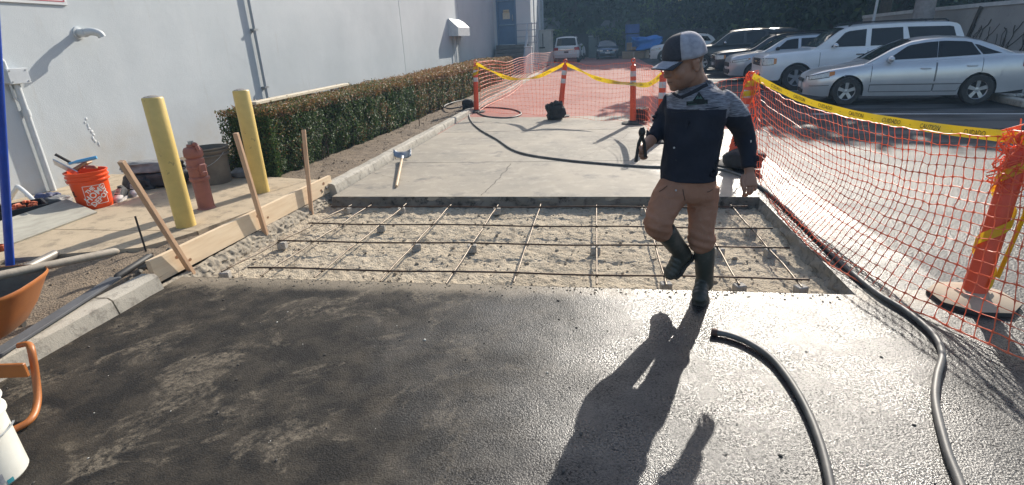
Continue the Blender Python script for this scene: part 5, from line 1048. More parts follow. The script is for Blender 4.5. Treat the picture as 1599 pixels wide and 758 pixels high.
# tape wound down two posts
def wound(lab, a, b, r, turns, ph, w=0.07):
    m = MB(); x, y, z = basis(b-a); n = 60
    m.grid(lambda u, v: a.lerp(b, u) + z*(w*(v-0.5)) + (x*math.cos(ph+u*turns*6.283)+y*math.sin(ph+u*turns*6.283))*r, np.linspace(0, 1, n), [0, 0.5, 1])
    root = thing('caution_tape', lab, 'barrier tape', tuple(a), 0, 'yellow barrier tape'); m.build('strip', M_TAPE, root, smooth=180, recalc=False)
    m = MB(); m.tube([a+Vector((0.06, -0.05, 0)), a.lerp(b, 0.5)+Vector((0.09, -0.06, 0.02)), b+Vector((0.06, -0.06, 0.06))], 0.02, 6, flat=0.2); m.build('tail', M_TAPE, root)
wound('yellow caution tape wound down the near right post', P6[1]-Vector((0, 0, 0.05)), P6[0].lerp(P6[1], 0.12), 0.074, 2.3, 1.0)
wound('yellow caution tape wrapped round the top of the post behind the man', P5[1]-Vector((0, 0, 0.06)), P5[0].lerp(P5[1], 0.72), 0.064, 2.2, 0.4)
wound('yellow caution tape wrapped round the top of the post by the curb', P1[1]-Vector((0, 0, 0.1)), P1[0].lerp(P1[1], 0.7), 0.062, 2.0, 0.0)

# ================================================================ VEHICLES
def paint(name, c, rough=0.28, metal=0.35): return pm(name, c, tuple(q*0.93 for q in c), 3, rough=rough, metal=metal, Coat_Weight=0.6, Coat_Roughness=0.06)
M_GLASS = pm('tinted_car_glass', (0.006, 0.007, 0.009), rough=0.04, spec=0.4); M_WSH = pm('windscreen_glass', (0.03, 0.04, 0.045), rough=0.05, spec=0.9)
M_TYRE = pm('tyre_rubber', (0.022, 0.022, 0.023), (0.045, 0.043, 0.04), 9, rough=0.8); M_SEAM = pm('car_seam_black', (0.012, 0.012, 0.013), rough=0.7)
M_RIM = pm('alloy_rim', (0.48, 0.49, 0.51), (0.38, 0.39, 0.41), 10, rough=0.35, metal=0.7); M_LAMP = pm('headlamp_glass', (0.74, 0.73, 0.68), (0.5, 0.5, 0.47), 25, rough=0.12, spec=0.8)
M_AMB = pm('amber_lens', (0.60, 0.22, 0.05), rough=0.2); M_TAIL = pm('red_tail_lens', (0.40, 0.015, 0.02), rough=0.15); M_CHR = pm('chrome_trim', (0.7, 0.71, 0.72), rough=0.15, metal=0.9)
M_PLATE = pm('number_plate', (0.66, 0.66, 0.64), (0.5, 0.5, 0.52), 40, rough=0.4)
ARC = lambda a: tuple(p[a] for p in a)
def car(name, label, cat, loc, rz, sc, S, body, group='cars parked in the lot'):
    root = thing(name, label, cat, tuple(loc), rz, group); root.matrix_basis = Matrix.Translation(Vector(loc)) @ Matrix.Rotation(rz, 4, 'Z') @ Matrix.Diagonal((*sc, 1))
    L, Wd = S['L'], S['W']; it = lambda key, x: ipl(x, [p[0] for p in S[key]], [p[1] for p in S[key]])
    top = lambda x: it('top', x); roof = lambda x: it('roof', x); hw = lambda x: it('plan', x)*Wd/2; R = S['arch']
    k = S.get('tumble', 0.36); sill = S.get('sill', 0.22)
    def prof(z, zt):
        s = (z-sill)/(zt-sill); return ipl(s, [-.2, 0, .2, .45, .72, .88, .96, 1.0], [.88, .93, .97, 1.0, .99, .96, .92, .87])
    def bot(x):
        z = it('bot', x)
        for wx, wr in S['wheels']:
            if abs(x-wx) < R: z = max(z, wr*0.98+math.sqrt(max(0, R*R-(x-wx)**2)))
        return z
    def side(x, z, off=0.0, s=-1): return (x, s*(hw(x)*prof(z, top(x))+off), z)
    def gy(x, z): return hw(x)*0.875 - max(0, z-top(x))*k
    def gside(x, z, off=0.006, s=-1): return (x, s*(gy(x, z)+off), z)
    xs = sorted(set([0, 0.015, 0.05, L-0.05, L-0.015, L] + list(np.linspace(0.1, L-0.1, 70)) + sum([[wx-R, wx-R+0.004, wx+R, wx+R-0.004] + list(wx+R*np.cos(np.linspace(0.15, 2.99, 15))) for wx, _ in S['wheels']], [])))
    lev = [0, .12, .3, .5, .68, .82, .9, .96, 1]; fr = np.linspace(-1, 1, 13)[1:-1]; rings = []
    for x in xs:
        zb, zt = bot(x), top(x); h_ = hw(x)*.87; r = [side(x, zb+(zt-zb)*t) for t in lev]
        r += [(x, h_*f_, zt+S.get('crown', .05)*(1-f_*f_)*min(1, x/0.3, (L-x)/0.3+.1)) for f_ in fr]; r += [side(x, zb+(zt-zb)*t, 0, 1) for t in reversed(lev)]; rings.append(r)
    m = MB(); n = len(rings[0]); b0 = 0
    for r in rings: m.v += [Vector(p) for p in r]
    for i in range(len(rings)-1):
        for j in range(n-1): m.f.append((i*n+j, (i+1)*n+j, (i+1)*n+j+1, i*n+j+1)); m.m.append(0)
    m.f.append(tuple(range(n))); m.m.append(0); m.f.append(tuple((len(rings)-1)*n+j for j in reversed(range(n)))); m.m.append(0)
    bd = m.build('body', body, root, smooth=32, local=True)
    # greenhouse
    gx = [p[0] for p in S['roof']]; m = MB(); rings = []
    for x in sorted(set(list(np.linspace(gx[0], gx[-1], 60)))):
        zt, zr = top(x)-0.01, max(roof(x), top(x)); h1 = zr-zt; r = []
        zs = [zt, zt+h1*.4, zt+h1*.75, max(zt, zr-0.05), max(zt, zr-0.018)]
        r = [(x, -gy(x, z), z) for z in zs] + [(x, gy(x, zr)*f_*0.93, zr+0.035*(1-f_*f_)*min(1, h1*3)) for f_ in np.linspace(-1, 1, 11)] + [(x, gy(x, z), z) for z in reversed(zs)]; rings.append(r)
    n = len(rings[0])
    for r in rings: m.v += [Vector(p) for p in r]
    for i in range(len(rings)-1):
        for j in range(n-1): m.f.append((i*n+j, (i+1)*n+j, (i+1)*n+j+1, i*n+j+1)); m.m.append(0)
    m.f.append(tuple(range(n))); m.m.append(0); m.f.append(tuple((len(rings)-1)*n+j for j in reversed(range(n)))); m.m.append(0)
    m.build('cabin_roof', body, root, smooth=40, local=True)
    m = MB(); m.box((L/2, 0, 0.36), (L*0.94, Wd-0.62, 0.3)); m.build('underbody', M_SEAM, root, local=True)
    for (x0, x1, z0, z1) in [S['ws']] + ([S['rw']] if 'rw' in S else []):
        m = MB(); m.grid(lambda u, v: (x0+(x1-x0)*v, (2*u-1)*(gy(x0+(x1-x0)*v, roof(x0+(x1-x0)*v))*0.90), roof(x0+(x1-x0)*v)+0.012+0.035*(1-(2*u-1)**2)*min(1, max(0, roof(x0+(x1-x0)*v)-top(x0+(x1-x0)*v))*3)), np.linspace(0, 1, 11), np.linspace(0, 1, 12))
        m.build('windscreen' if x0 == S['ws'][0] else 'rear_window', M_WSH if x0 == S['ws'][0] else M_GLASS, root, smooth=60, local=True, recalc=False)
    for s in (-1, 1):
        for (a, b, c, d, zo) in S['win']:     # bottom x0 x1, top x0 x1, top clearance
            def wf(u, v, s=s):
                xb, xt = a+(b-a)*u, c+(d-c)*u; x = xb+(xt-xb)*v; z = (top(x)+S.get('belt', .045))*(1-v)+(roof(xt)-zo)*v; return gside(x, z, 0.006, s)
            m = MB(); m.grid(wf, np.linspace(0, 1, 12), np.linspace(0, 1, 6)); m.build('window', M_GLASS, root, smooth=60, local=True, recalc=False)
        for (x0, x1) in S['doors']:
            zl = lambda x: max(sill+0.09, bot(x)+0.012); zh = lambda x: top(x)-0.02
            e = 0.011; m = MB()
            m.grid(lambda u, v: side(x0+(x1-x0)*u, zl(x0+(x1-x0)*u)+(zh(x0+(x1-x0)*u)-zl(x0+(x1-x0)*u))*v, 0.004, s), np.linspace(0, 1, 14), np.linspace(0, 1, 10), 0)
            for q0, q1 in ((x0-e, x0), (x1, x1+e)): m.grid(lambda u, v: side(q0+(q1-q0)*u, zl(q0)+(zh(q0)-zl(q0))*v, 0.0045, s), [0, 1], np.linspace(0, 1, 10), 1)
            m.grid(lambda u, v: side(x0+(x1-x0)*u, zl(x0+(x1-x0)*u)-e*v, 0.0045, s), np.linspace(0, 1, 14), [0, 1], 1)
            d_ = m.build('door', [body, M_SEAM], root, smooth=30, local=True, recalc=False)
            if s < 0:
                hx = x1-0.2; hz = top(hx)-0.17; p0, p1 = Vector(side(hx-0.1, hz, 0.01, s)), Vector(side(hx+0.1, hz, 0.01, s)); MB().tube([p0, p0.lerp(p1, .15)+Vector((0, s*0.03, 0)), p0.lerp(p1, .85)+Vector((0, s*0.03, 0)), p1], 0.016, 6).build('handle', S.get('hmat', body), d_, local=True, smooth=60)
        if S.get('strip'):
            x0, x1, z = S['strip']; m = MB(); m.grid(lambda u, v: side(x0+(x1-x0)*u, z+0.05*v, 0.012+0.004*math.sin(v*3.14), s), np.linspace(0, 1, 20), [0, .5, 1]); m.build('side_moulding', body, root, smooth=60, local=True, recalc=False)
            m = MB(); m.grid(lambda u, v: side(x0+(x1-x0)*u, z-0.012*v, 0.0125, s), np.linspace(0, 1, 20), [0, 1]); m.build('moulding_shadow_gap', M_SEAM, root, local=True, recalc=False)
        mx, mz = S['mirror']; my = gy(mx, mz)+0.12
        MB().ell((mx, s*(my+0.01), mz), (0.075, 0.115, 0.075), n=14, m=9).build('mirror', S.get('mmat', body), root, smooth=60, local=True)
        MB().bar((mx+0.02, s*(my-0.16), mz-0.05), (mx, s*my, mz-0.03), 0.05, 0.03).build('mirror_stalk', M_SEAM, root, local=True)
        for nm, mt, x0, x1, z0, z1, z2, z3 in S['lamps']:   # patches that wrap the corners: x range, z at x0 (low, high), z at x1 (low, high)
            m = MB(); m.grid(lambda u, v: side(x0+(x1-x0)*u, (z0+(z2-z0)*u)*(1-v)+(z1+(z3-z1)*u)*v, 0.009, s), np.linspace(0, 1, 10), np.linspace(0, 1, 4))
            if nm == 'headlight': m.grid(lambda u, v: side(max(0, x0-.012)+(x1-x0+.02)*u, (z0-.014+(z2-z0)*u)*(1-v)+(z1+.014+(z3-z1)*u)*v, 0.006, s), np.linspace(0, 1, 10), np.linspace(0, 1, 4), 1)
            m.build(nm, [mt, M_SEAM], root, smooth=60, local=True, recalc=False)
        for nm, mt, xx, y0, y1, z0, z1 in S['face']:          # pieces on the front (x<0) or rear face
            if s > 0 and y0+y1 == 0: continue
            ya, yb = (y0, y1) if y0+y1 == 0 else (min(s*y0, s*y1), max(s*y0, s*y1)); MB().box((xx, (ya+yb)/2, (z0+z1)/2), (0.05, yb-ya, z1-z0), bev=0.012).build(nm, mt, root, local=True)
    for wx, wr in S['wheels']:
        for s in (-1, 1):
            y = s*(Wd/2-0.115); a = Vector((0, s, 0)); w = MB().lathe([(wr*.62, -.10), (wr*.93, -.105), (wr, -.08), (wr, .08), (wr*.93, .105), (wr*.62, .10)], 32, (wx, y, wr), a).build('wheel', M_TYRE, root, smooth=40, local=True)
            m = MB(); m.lathe([(0, .02), (wr*.60, .02), (wr*.635, .08), (wr*.66, .098), (wr*.62, .085)], 28, (wx, y, wr), a, 1)
            m.lathe([(wr*.58, .07), (wr*.66, .101), (wr*.665, .09)], 28, (wx, y, wr), a, 0); m.lathe([(0, .075), (wr*.16, .07), (wr*.18, .03)], 14, (wx, y, wr), a, 0)
            for q in range(S.get('spokes', 5)):
                an = 2*math.pi*q/S.get('spokes', 5)+0.3; d = Vector((math.cos(an), 0, math.sin(an))); t = a.cross(d); c = Vector((wx, y, wr))+a*0.066
                m.loft([[c+d*wr*.1+t*wr*.10-a*.03, c+d*wr*.1+t*wr*.10, c+d*wr*.1-t*wr*.10, c+d*wr*.1-t*wr*.10-a*.03], [c+d*wr*.62+t*wr*.13-a*.03, c+d*wr*.62+t*wr*.13+a*.012, c+d*wr*.62-t*wr*.13+a*.012, c+d*wr*.62-t*wr*.13-a*.03]], 0)
            m.build('rim', [M_RIM, M_SEAM], w, smooth=40, local=True)
    if S.get('rack'):
        x0, x1 = S['rack']
        for s in (-1, 1):
            pts = [(x, s*(gy(x, roof(x))*0.86), roof(x)+0.075) for x in np.linspace(x0, x1, 9)]; pts = [(x0-.1, pts[0][1], roof(x0)+0.01)]+pts+[(x1+.1, pts[-1][1], roof(x1)+0.01)]; MB().tube(pts, 0.022, 6).build('roof_rail', M_SEAM, root, smooth=60, local=True)
        for u in (0.2, 0.75): x = x0+(x1-x0)*u; g_ = gy(x, roof(x))*0.86; MB().tube([(x, -g_, roof(x)+0.085), (x, g_, roof(x)+0.085)], 0.02, 6).build('roof_bar', M_SEAM, root, local=True)
    return root
SEDAN = dict(L=4.81, W=1.82, tumble=.40, crown=.05, sill=.22, arch=.375, wheels=[(0.93, .325), (3.67, .325)], spokes=5,
    top=[(0, .56), (.05, .66), (.2, .73), (.5, .80), (.9, .86), (1.35, .93), (1.6, .95), (2.8, .985), (3.8, 1.03), (4.2, 1.06), (4.6, 1.05), (4.75, 1.0), (4.81, .92)],
    bot=[(0, .24), (.4, .2), (1.4, .21), (3.2, .21), (4.2, .26), (4.81, .34)], plan=[(0, .60), (.04, .70), (.12, .80), (.3, .90), (.7, .97), (1.3, 1.0), (3.4, 1.0), (4.1, .97), (4.5, .91), (4.72, .83), (4.81, .74)],
    roof=[(1.25, .925), (1.5, 1.06), (1.85, 1.25), (2.2, 1.385), (2.5, 1.43), (2.9, 1.45), (3.3, 1.425), (3.6, 1.36), (3.9, 1.25), (4.2, 1.115), (4.35, 1.05)],
    ws=(1.38, 2.22, 0, 0), rw=(3.45, 4.22, 0, 0), win=[(1.72, 2.755, 2.12, 2.755, .075), (2.765, 3.62, 2.765, 3.42, .075), (3.66, 4.02, 3.47, 3.56, .10)], doors=[(1.42, 2.74), (2.77, 3.66)],
    strip=(1.40, 3.32, .47), mirror=(1.78, 1.02),
    lamps=[('headlight', M_LAMP, .03, .50, .585, .655, .66, .765), ('indicator', M_AMB, .50, .62, .665, .765, .70, .785), ('tail_light', M_TAIL, 4.45, 4.79, .80, .95, .78, .93), ('bumper_gap', M_SEAM, .08, .52, .44, .452, .46, .47)],
    face=[('grille', M_SEAM, -.002, -.34, .34, .52, .60), ('number_plate', M_PLATE, -.018, -.16, .16, .38, .50), ('intake', M_SEAM, -.003, -.38, .38, .26, .35)])
SUV = dict(L=5.65, W=2.0, tumble=.22, crown=.05, sill=.32, arch=.46, wheels=[(1.0, .40), (4.3, .40)], spokes=5,
    top=[(0, .93), (.04, 1.04), (.15, 1.10), (.6, 1.15), (1.2, 1.19), (1.5, 1.21), (5.4, 1.22), (5.65, 1.20)],
    bot=[(0, .36), (.3, .32), (1.6, .34), (4, .36), (5.3, .42), (5.65, .48)], plan=[(0, .82), (.05, .88), (.15, .93), (.4, .98), (1, 1), (5, 1), (5.5, .97), (5.65, .92)],
    roof=[(1.42, 1.22), (1.6, 1.32), (2.15, 1.74), (2.4, 1.84), (2.9, 1.885), (4, 1.895), (5.1, 1.87), (5.35, 1.81), (5.5, 1.5), (5.58, 1.24)],
    ws=(1.52, 2.28, 0, 0), win=[(1.92, 2.88, 2.28, 2.88, .12), (3.02, 3.92, 3.02, 3.86, .12), (4.12, 5.36, 3.98, 5.2, .12)], doors=[(1.62, 2.93), (2.97, 4.02)], mirror=(2.02, 1.32), mmat=M_CHR, rack=(2.5, 5.0), belt=.06, hmat=M_SEAM,
    lamps=[('headlight', M_LAMP, .01, .30, .80, 1.00, .82, 1.00), ('indicator', M_AMB, .30, .38, .82, 1.0, .84, 1.0), ('tail_light', M_TAIL, 5.5, 5.64, .85, 1.15, .85, 1.15)],
    face=[('grille', M_SEAM, -.006, -.52, .52, .78, .88), ('grille', M_SEAM, -.0062, -.52, .52, .92, 1.0), ('chrome_bar', M_CHR, -.02, -.56, .56, .885, .915), ('emblem', pm('gold_emblem', (0.5, 0.36, 0.1), rough=0.3, metal=0.6), -.03, -.09, .09, .88, .92), ('headlight', M_LAMP, -.004, .55, .80, .80, 1.0), ('number_plate', M_PLATE, -.02, -.16, .16, .5, .62), ('lower_grille', M_SEAM, -.005, -.6, .6, .42, .52)])
CROSS = dict(SUV, L=4.6, W=1.86, tumble=.30, wheels=[(.92, .36), (3.6, .36)], arch=.42, rack=(1.9, 3.7), mmat=M_SEAM,
    top=[(0, .78), (.05, .90), (.2, .98), (.7, 1.05), (1.2, 1.10), (4.3, 1.16), (4.6, 1.12)], bot=[(0, .26), (.4, .24), (3.6, .26), (4.6, .38)], plan=[(0, .68), (.06, .80), (.2, .90), (.5, .97), (1, 1), (4, 1), (4.45, .93), (4.6, .85)],
    roof=[(1.1, 1.09), (1.4, 1.26), (1.9, 1.58), (2.2, 1.64), (3, 1.66), (3.9, 1.60), (4.2, 1.45), (4.45, 1.18)], ws=(1.2, 1.98, 0, 0), win=[(1.6, 2.35, 1.95, 2.35, .1), (2.45, 3.3, 2.45, 3.2, .1), (3.4, 4.1, 3.3, 3.85, .12)], doors=[(1.3, 2.4), (2.44, 3.4)], mirror=(1.62, 1.2),
    lamps=[('headlight', M_LAMP, .03, .62, .74, .80, .82, .90), ('indicator', M_AMB, .62, .70, .83, .90, .85, .90), ('tail_light', M_TAIL, 4.3, 4.58, .85, 1.0, .85, 1.0)],
    face=[('grille', M_SEAM, -.006, -.5, .5, .58, .74), ('lower_grille', M_SEAM, -.005, -.5, .5, .30, .48), ('number_plate', M_PLATE, -.02, -.16, .16, .48, .58), ('fog_lamp', M_SEAM, -.004, .48, .64, .36, .5)])
VAN = dict(SUV, L=5.0, W=1.95, tumble=.24, rack=(2.0, 4.5), arch=.42, wheels=[(.95, .34), (3.9, .34)], mmat=M_PLATE,
    top=[(0, .75), (.1, .9), (.9, 1.05), (1.2, 1.08), (4.8, 1.08), (5.0, 1.04)], roof=[(1.0, 1.08), (1.9, 1.58), (2.3, 1.70), (3, 1.74), (4.5, 1.70), (4.75, 1.6), (4.93, 1.10)], plan=[(0, .66), (.2, .88), (.6, .97), (1.2, 1), (4.6, 1), (4.9, .96), (5.0, .93)], bot=[(0, .25), (4.2, .25), (5, .3)],
    ws=(1.1, 2.0, 0, 0), rw=(4.68, 4.92, 0, 0), win=[(1.8, 2.6, 2.1, 2.6, .1), (2.7, 3.6, 2.7, 3.6, .1), (3.7, 4.6, 3.7, 4.5, .1)], doors=[(1.4, 2.6), (2.65, 3.7)], mirror=(1.7, 1.15), belt=.05,
    lamps=[('tail_light', M_TAIL, 4.7, 4.99, .80, 1.06, .80, 1.06)],
    face=[('tail_light', M_TAIL, 5.0, .58, .90, .84, 1.03), ('chrome_bar', M_CHR, 5.012, -.55, .55, .86, .93), ('number_plate', M_SEAM, 5.008, -.16, .16, .66, .78), ('rear_bumper', pm('van_bumper', (0.6, 0.6, 0.6), rough=0.45), 5.03, -.88, .88, .36, .58), ('bumper_gap', M_SEAM, 5.004, -.85, .85, .24, .34)])
HATCH = dict(CROSS, L=4.3, W=1.8, tumble=.34, rack=None, arch=.39, wheels=[(.88, .32), (3.4, .32)], top=[(0, .62), (.05, .76), (.2, .84), (.8, .93), (1.2, .97), (4.0, 1.0), (4.3, .95)], bot=[(0, .2), (4.3, .3)], roof=[(1.05, .96), (1.9, 1.42), (2.3, 1.47), (3.2, 1.45), (3.9, 1.25), (4.15, 1.0)], ws=(1.12, 1.92, 0, 0), win=[(1.6, 2.4, 1.9, 2.4, .09), (2.5, 3.4, 2.5, 3.2, .09)], mirror=(1.5, 1.04),
    lamps=[('headlight', M_LAMP, .02, .45, .64, .74, .70, .82)], face=[('headlight', M_LAMP, -.004, .38, .64, .62, .74), ('grille', M_SEAM, -.006, -.38, .38, .62, .70), ('lower_grille', M_SEAM, -.005, -.6, .6, .28, .42), ('emblem', M_CHR, -.02, -.06, .06, .62, .72), ('number_plate', M_PLATE, -.02, -.2, .2, .44, .56)])
rz = math.atan2(13.0-13.42, 7.76-5.4)
def place(near_wheel, S, rz, sc):       # root position from the ground point under the near front wheel
    wx = S['wheels'][0][0]*sc[0]; wy = -(S['W']/2-0.0)*sc[1]; return Vector((near_wheel[0]-(wx*math.cos(rz)-wy*math.sin(rz)), near_wheel[1]-(wx*math.sin(rz)+wy*math.cos(rz)), 0))
sc = (0.875, 0.90, 0.94); car('silver_sedan', 'silver four door sedan parked nearest, with five spoke alloy wheels', 'car', place((5.4, 13.42), SEDAN, rz, sc), rz, sc, SEDAN, paint('silver_paint', (0.63, 0.64, 0.655), 0.28, 0.4))
q0 = AY(1193, 115, 17.2); sc = (0.90, 0.89, 0.895); r2 = R_(-3); car('white_wagon', 'large white sport utility wagon with a roof rack behind the silver sedan', 'car', (q0.x-0.89*math.sin(-r2)*0.0, 17.2+0.85, 0), r2, sc, SUV, paint('white_paint', (0.80, 0.81, 0.82), 0.3, 0.0))
q0 = AY(1152, 105, 20.6); car('grey_crossover', 'pale grey crossover with slim headlights beside the big white wagon', 'car', (q0.x-0.2, 21.4, 0), r2, (0.9, 0.9, 0.88), CROSS, paint('pale_grey_paint', (0.55, 0.57, 0.60), 0.3, 0.3))
q0 = AY(1128, 95, 24.0); car('dark_blue_wagon', 'dark blue wagon with amber lamp corners in the shade behind the grey crossover', 'car', (q0.x-0.2, 24.8, 0), r2, (0.9, 0.9, 0.80), SUV, paint('dark_blue_paint', (0.012, 0.017, 0.028), 0.4, 0.2))
q0 = AY(1083, 95, 27.5); car('black_truck', 'tall black truck in deep shade just right of the man\'s cap', 'car', (q0.x-0.5, 28.3, 0), r2, (0.92, 0.92, 0.92), dict(SUV, rack=None), paint('black_paint', (0.010, 0.011, 0.013), 0.4, 0.1))
q0 = AY(1016, 85, 38); car('white_car', 'white car mostly hidden behind the man\'s cap', 'car', (q0.x, 38.6, 0), r2, (0.9, 0.9, 1.0), CROSS, paint('white_car_paint', (0.66, 0.67, 0.68), 0.3, 0.0))
a, c = G(865, 99), G(904, 98); w = (c-a).length; car('white_minivan', 'white minivan with roof rails seen from behind at the far end', 'van', ((a.x+c.x)/2, (a.y+c.y)/2+5.0*0.95, 0), R_(-90), (0.95, w/1.95, 1.07), VAN, paint('van_white', (0.80, 0.81, 0.82), 0.32, 0.0))
a, c = G(931, 93), G(967, 93); w = abs(c.x-a.x); car('blue_hatchback', 'blue-grey hatchback facing the camera at the far end', 'car', ((a.x+c.x)/2, (a.y+c.y)/2, 0), R_(90), (0.95, w/1.8, 1.0), HATCH, paint('blue_grey_paint', (0.10, 0.14, 0.20), 0.25, 0.4))
# scooter by the minivan
p = G(910, 93); ms = thing('scooter', 'small white scooter parked beside the white minivan', 'scooter', (p.x, p.y, 0), R_(-80))
for x, nm in ((-0.6, 0), (0.6, 1)): w_ = MB().lathe([(0.12, -.05), (0.24, -.06), (0.27, 0), (0.24, .06), (0.12, .05)], 18, (x, 0, .27), (0, 1, 0)).build('wheel', M_TYRE, ms, smooth=60, local=True); MB().lathe([(0, -.03), (.13, -.03), (.13, .03), (0, .03)], 14, (x, 0, .27), (0, 1, 0)).build('rim', M_RIM, w_, local=True)
M_SCW = pm('scooter_white', (0.66, 0.66, 0.65), rough=0.3)
MB().loft([[(x, w*math.cos(a), z+h*math.sin(a)) for a in np.linspace(0, 6.283, 10, endpoint=False)] for x, w, z, h in ((-.75, .05, .62, .08), (-.5, .15, .6, .17), (-.1, .16, .55, .17), (.15, .12, .38, .08), (.4, .15, .4, .1), (.5, .16, .65, .2), (.52, .1, .95, .12))]).build('body_shell', M_SCW, ms, smooth=60, local=True)
MB().box((-.35, 0, .79), (.6, .26, .09), bev=.03).build('seat', M_BLK, ms, local=True); MB().tube([(.62, 0, .3), (.5, 0, 1.05), (.46, .0, 1.08)], .035, 8).build('fork', M_STEEL, ms, local=True); MB().tube([(.42, -.34, 1.1), (.48, 0, 1.06), (.42, .34, 1.1)], .02, 6).build('handlebar', M_BLK, ms, local=True)
for s in (-1, 1): MB().tube([(.45, s*.24, 1.1), (.46, s*.3, 1.25)], .01, 5).ell((.46, s*.31, 1.29), (.02, .06, .045)).build('mirror', M_BLK, ms, local=True)
# far clutter: cabinet, cartons, crates, tarp, grey bin
def px_box(name, lab, cat, x0, x1, y0, y1, Y, depth, mat, group=None, z0=None, parts=None):
    a = AY(x0, y1, Y); c = AY(x1, y0, Y); zb = a.z if z0 is None else z0; h = c.z-zb; w = c.x-a.x; r = thing(name, lab, cat, ((a.x+c.x)/2, Y+depth/2, zb), 0, group)
    MB().box((0, 0, h/2), (w, depth, h), bev=min(0.03, h*0.05)).build('box_body', mat, r, local=True); 
    if parts: parts(r, w, depth, h)
    return r
M_CARD = pm('cardboard', (0.33, 0.22, 0.135), (0.27, 0.18, 0.11), 3, rough=0.85); M_CARD2 = pm('pale_cardboard', (0.45, 0.34, 0.24), rough=0.85)
def flap(r, w, d, h): MB().box((0, -d/2-.006, h*.97), (w*1.0, .02, h*.06)).build('flap', M_CARD2, r, local=True); MB().box((0, -d/2-.004, h*.5), (w*.07, .012, h*.88)).build('seam_tape', M_CARD2, r, local=True)
YB = 46.0
px_box('cardboard_box', 'wide brown cardboard box on the ground under the blue tarpaulin', 'box', 972, 1007, 80, 93, YB, 1.6, M_CARD, 'boxes stacked at the far end', 0.0, flap)
px_box('cardboard_box', 'small brown cardboard box standing on the wide one, left of the blue tarpaulin', 'box', 979, 994, 66.5, 77.5, YB+0.2, 1.0, M_CARD, 'boxes stacked at the far end', AY(979, 80, YB).z+0.02, flap)
px_box('cardboard_box', 'brown cardboard box showing above the blue tarpaulin', 'box', 1000, 1014, 58, 66, YB+1.8, 1.0, M_CARD, 'boxes stacked at the far end', 0.0, flap)
px_box('pale_crate', 'pale crate on the ground at the right end of the boxes', 'crate', 1007.5, 1022, 77, 93, YB+0.1, 1.2, M_CARD2, 'boxes stacked at the far end', 0.0, flap)
M_CRB = pm('blue_crate_plastic', (0.03, 0.10, 0.33), (0.025, 0.08, 0.27), 3, rough=0.5)
def ribs(r, w, d, h):
    for k in (-.4, 0, .4): MB().box((w*k, -d/2-.015, h*.5), (.08, .03, h*.86)).build('rib', M_CRB, r, local=True)
    MB().box((0, -d/2-.02, h*.95), (w, .05, h*.09)).build('lip', M_CRB, r, local=True)
px_box('blue_crate', 'bright blue plastic crate on top of the stack by the dark trees', 'crate', 977, 999, 37.5, 52.5, YB+2.4, 1.2, M_CRB, 'stacked blue crates', None, ribs)
px_box('blue_crate', 'faded blue plastic crate under the bright blue one', 'crate', 977.5, 998.5, 53, 66, YB+2.4, 1.2, pm('faded_blue_plastic', (0.06, 0.13, 0.25), rough=0.6), 'stacked blue crates', 0.0, ribs)
tp = lump('blue_tarpaulin', 'crumpled bright blue tarpaulin draped over the cardboard boxes', 'tarpaulin', (AY(1010, 70, YB-0.2).x, YB+0.7, AY(1010, 80, YB).z-0.0), (2.1, 1.9, 1.0), pm('blue_tarpaulin', (0.02, 0.17, 0.55), (0.03, 0.23, 0.62), 5, rough=0.45, bump=0.6, bscale=6, bdist=0.08), 77, 0.45)
M_CAB = pm('beige_cabinet_paint', (0.50, 0.50, 0.46), (0.42, 0.42, 0.39), 4, rough=0.5)
def cabp(r, w, d, h):
    MB().box((-w*.2, -d/2-.01, h*.72), (w*.36, .03, h*.42)).build('door', M_CAB, r, local=True); MB().box((-w*.02, -d/2-.02, h*.72), (.05, .04, h*.4)).build('latch_bar', M_SEAM, r, local=True); MB().box((-w*.1, -d/2-.022, h*.52), (w*.4, .03, .09)).build('vent', M_SEAM, r, local=True); MB().box((w*.08, 0, h+.03), (w*1.03, d*1.04, .06)).build('roof', M_CAB, r, local=True)
px_box('electrical_cabinet', 'tall beige electrical cabinet at the far corner of the building', 'cabinet', 836.5, 860.5, 47.5, 91, 40, 1.6, M_CAB, None, 0.0, cabp)
px_box('grey_dumpster', 'tall grey-green bin between the minivan and the hatchback', 'dumpster', 919, 946, 56.5, 92, 52, 1.4, pm('grey_green_metal', (0.20, 0.24, 0.225), (0.16, 0.19, 0.18), 2, rough=0.6), None, 0.0, lambda r, w, d, h: (MB().box((0, -.02, h+.04), (w*1.04, d*1.05, .08)).build('lid', M_CAB, r, local=True), MB().box((0, -d/2-.012, h*.5), (.05, .03, h*.95)).build('door_gap', M_SEAM, r, local=True)))
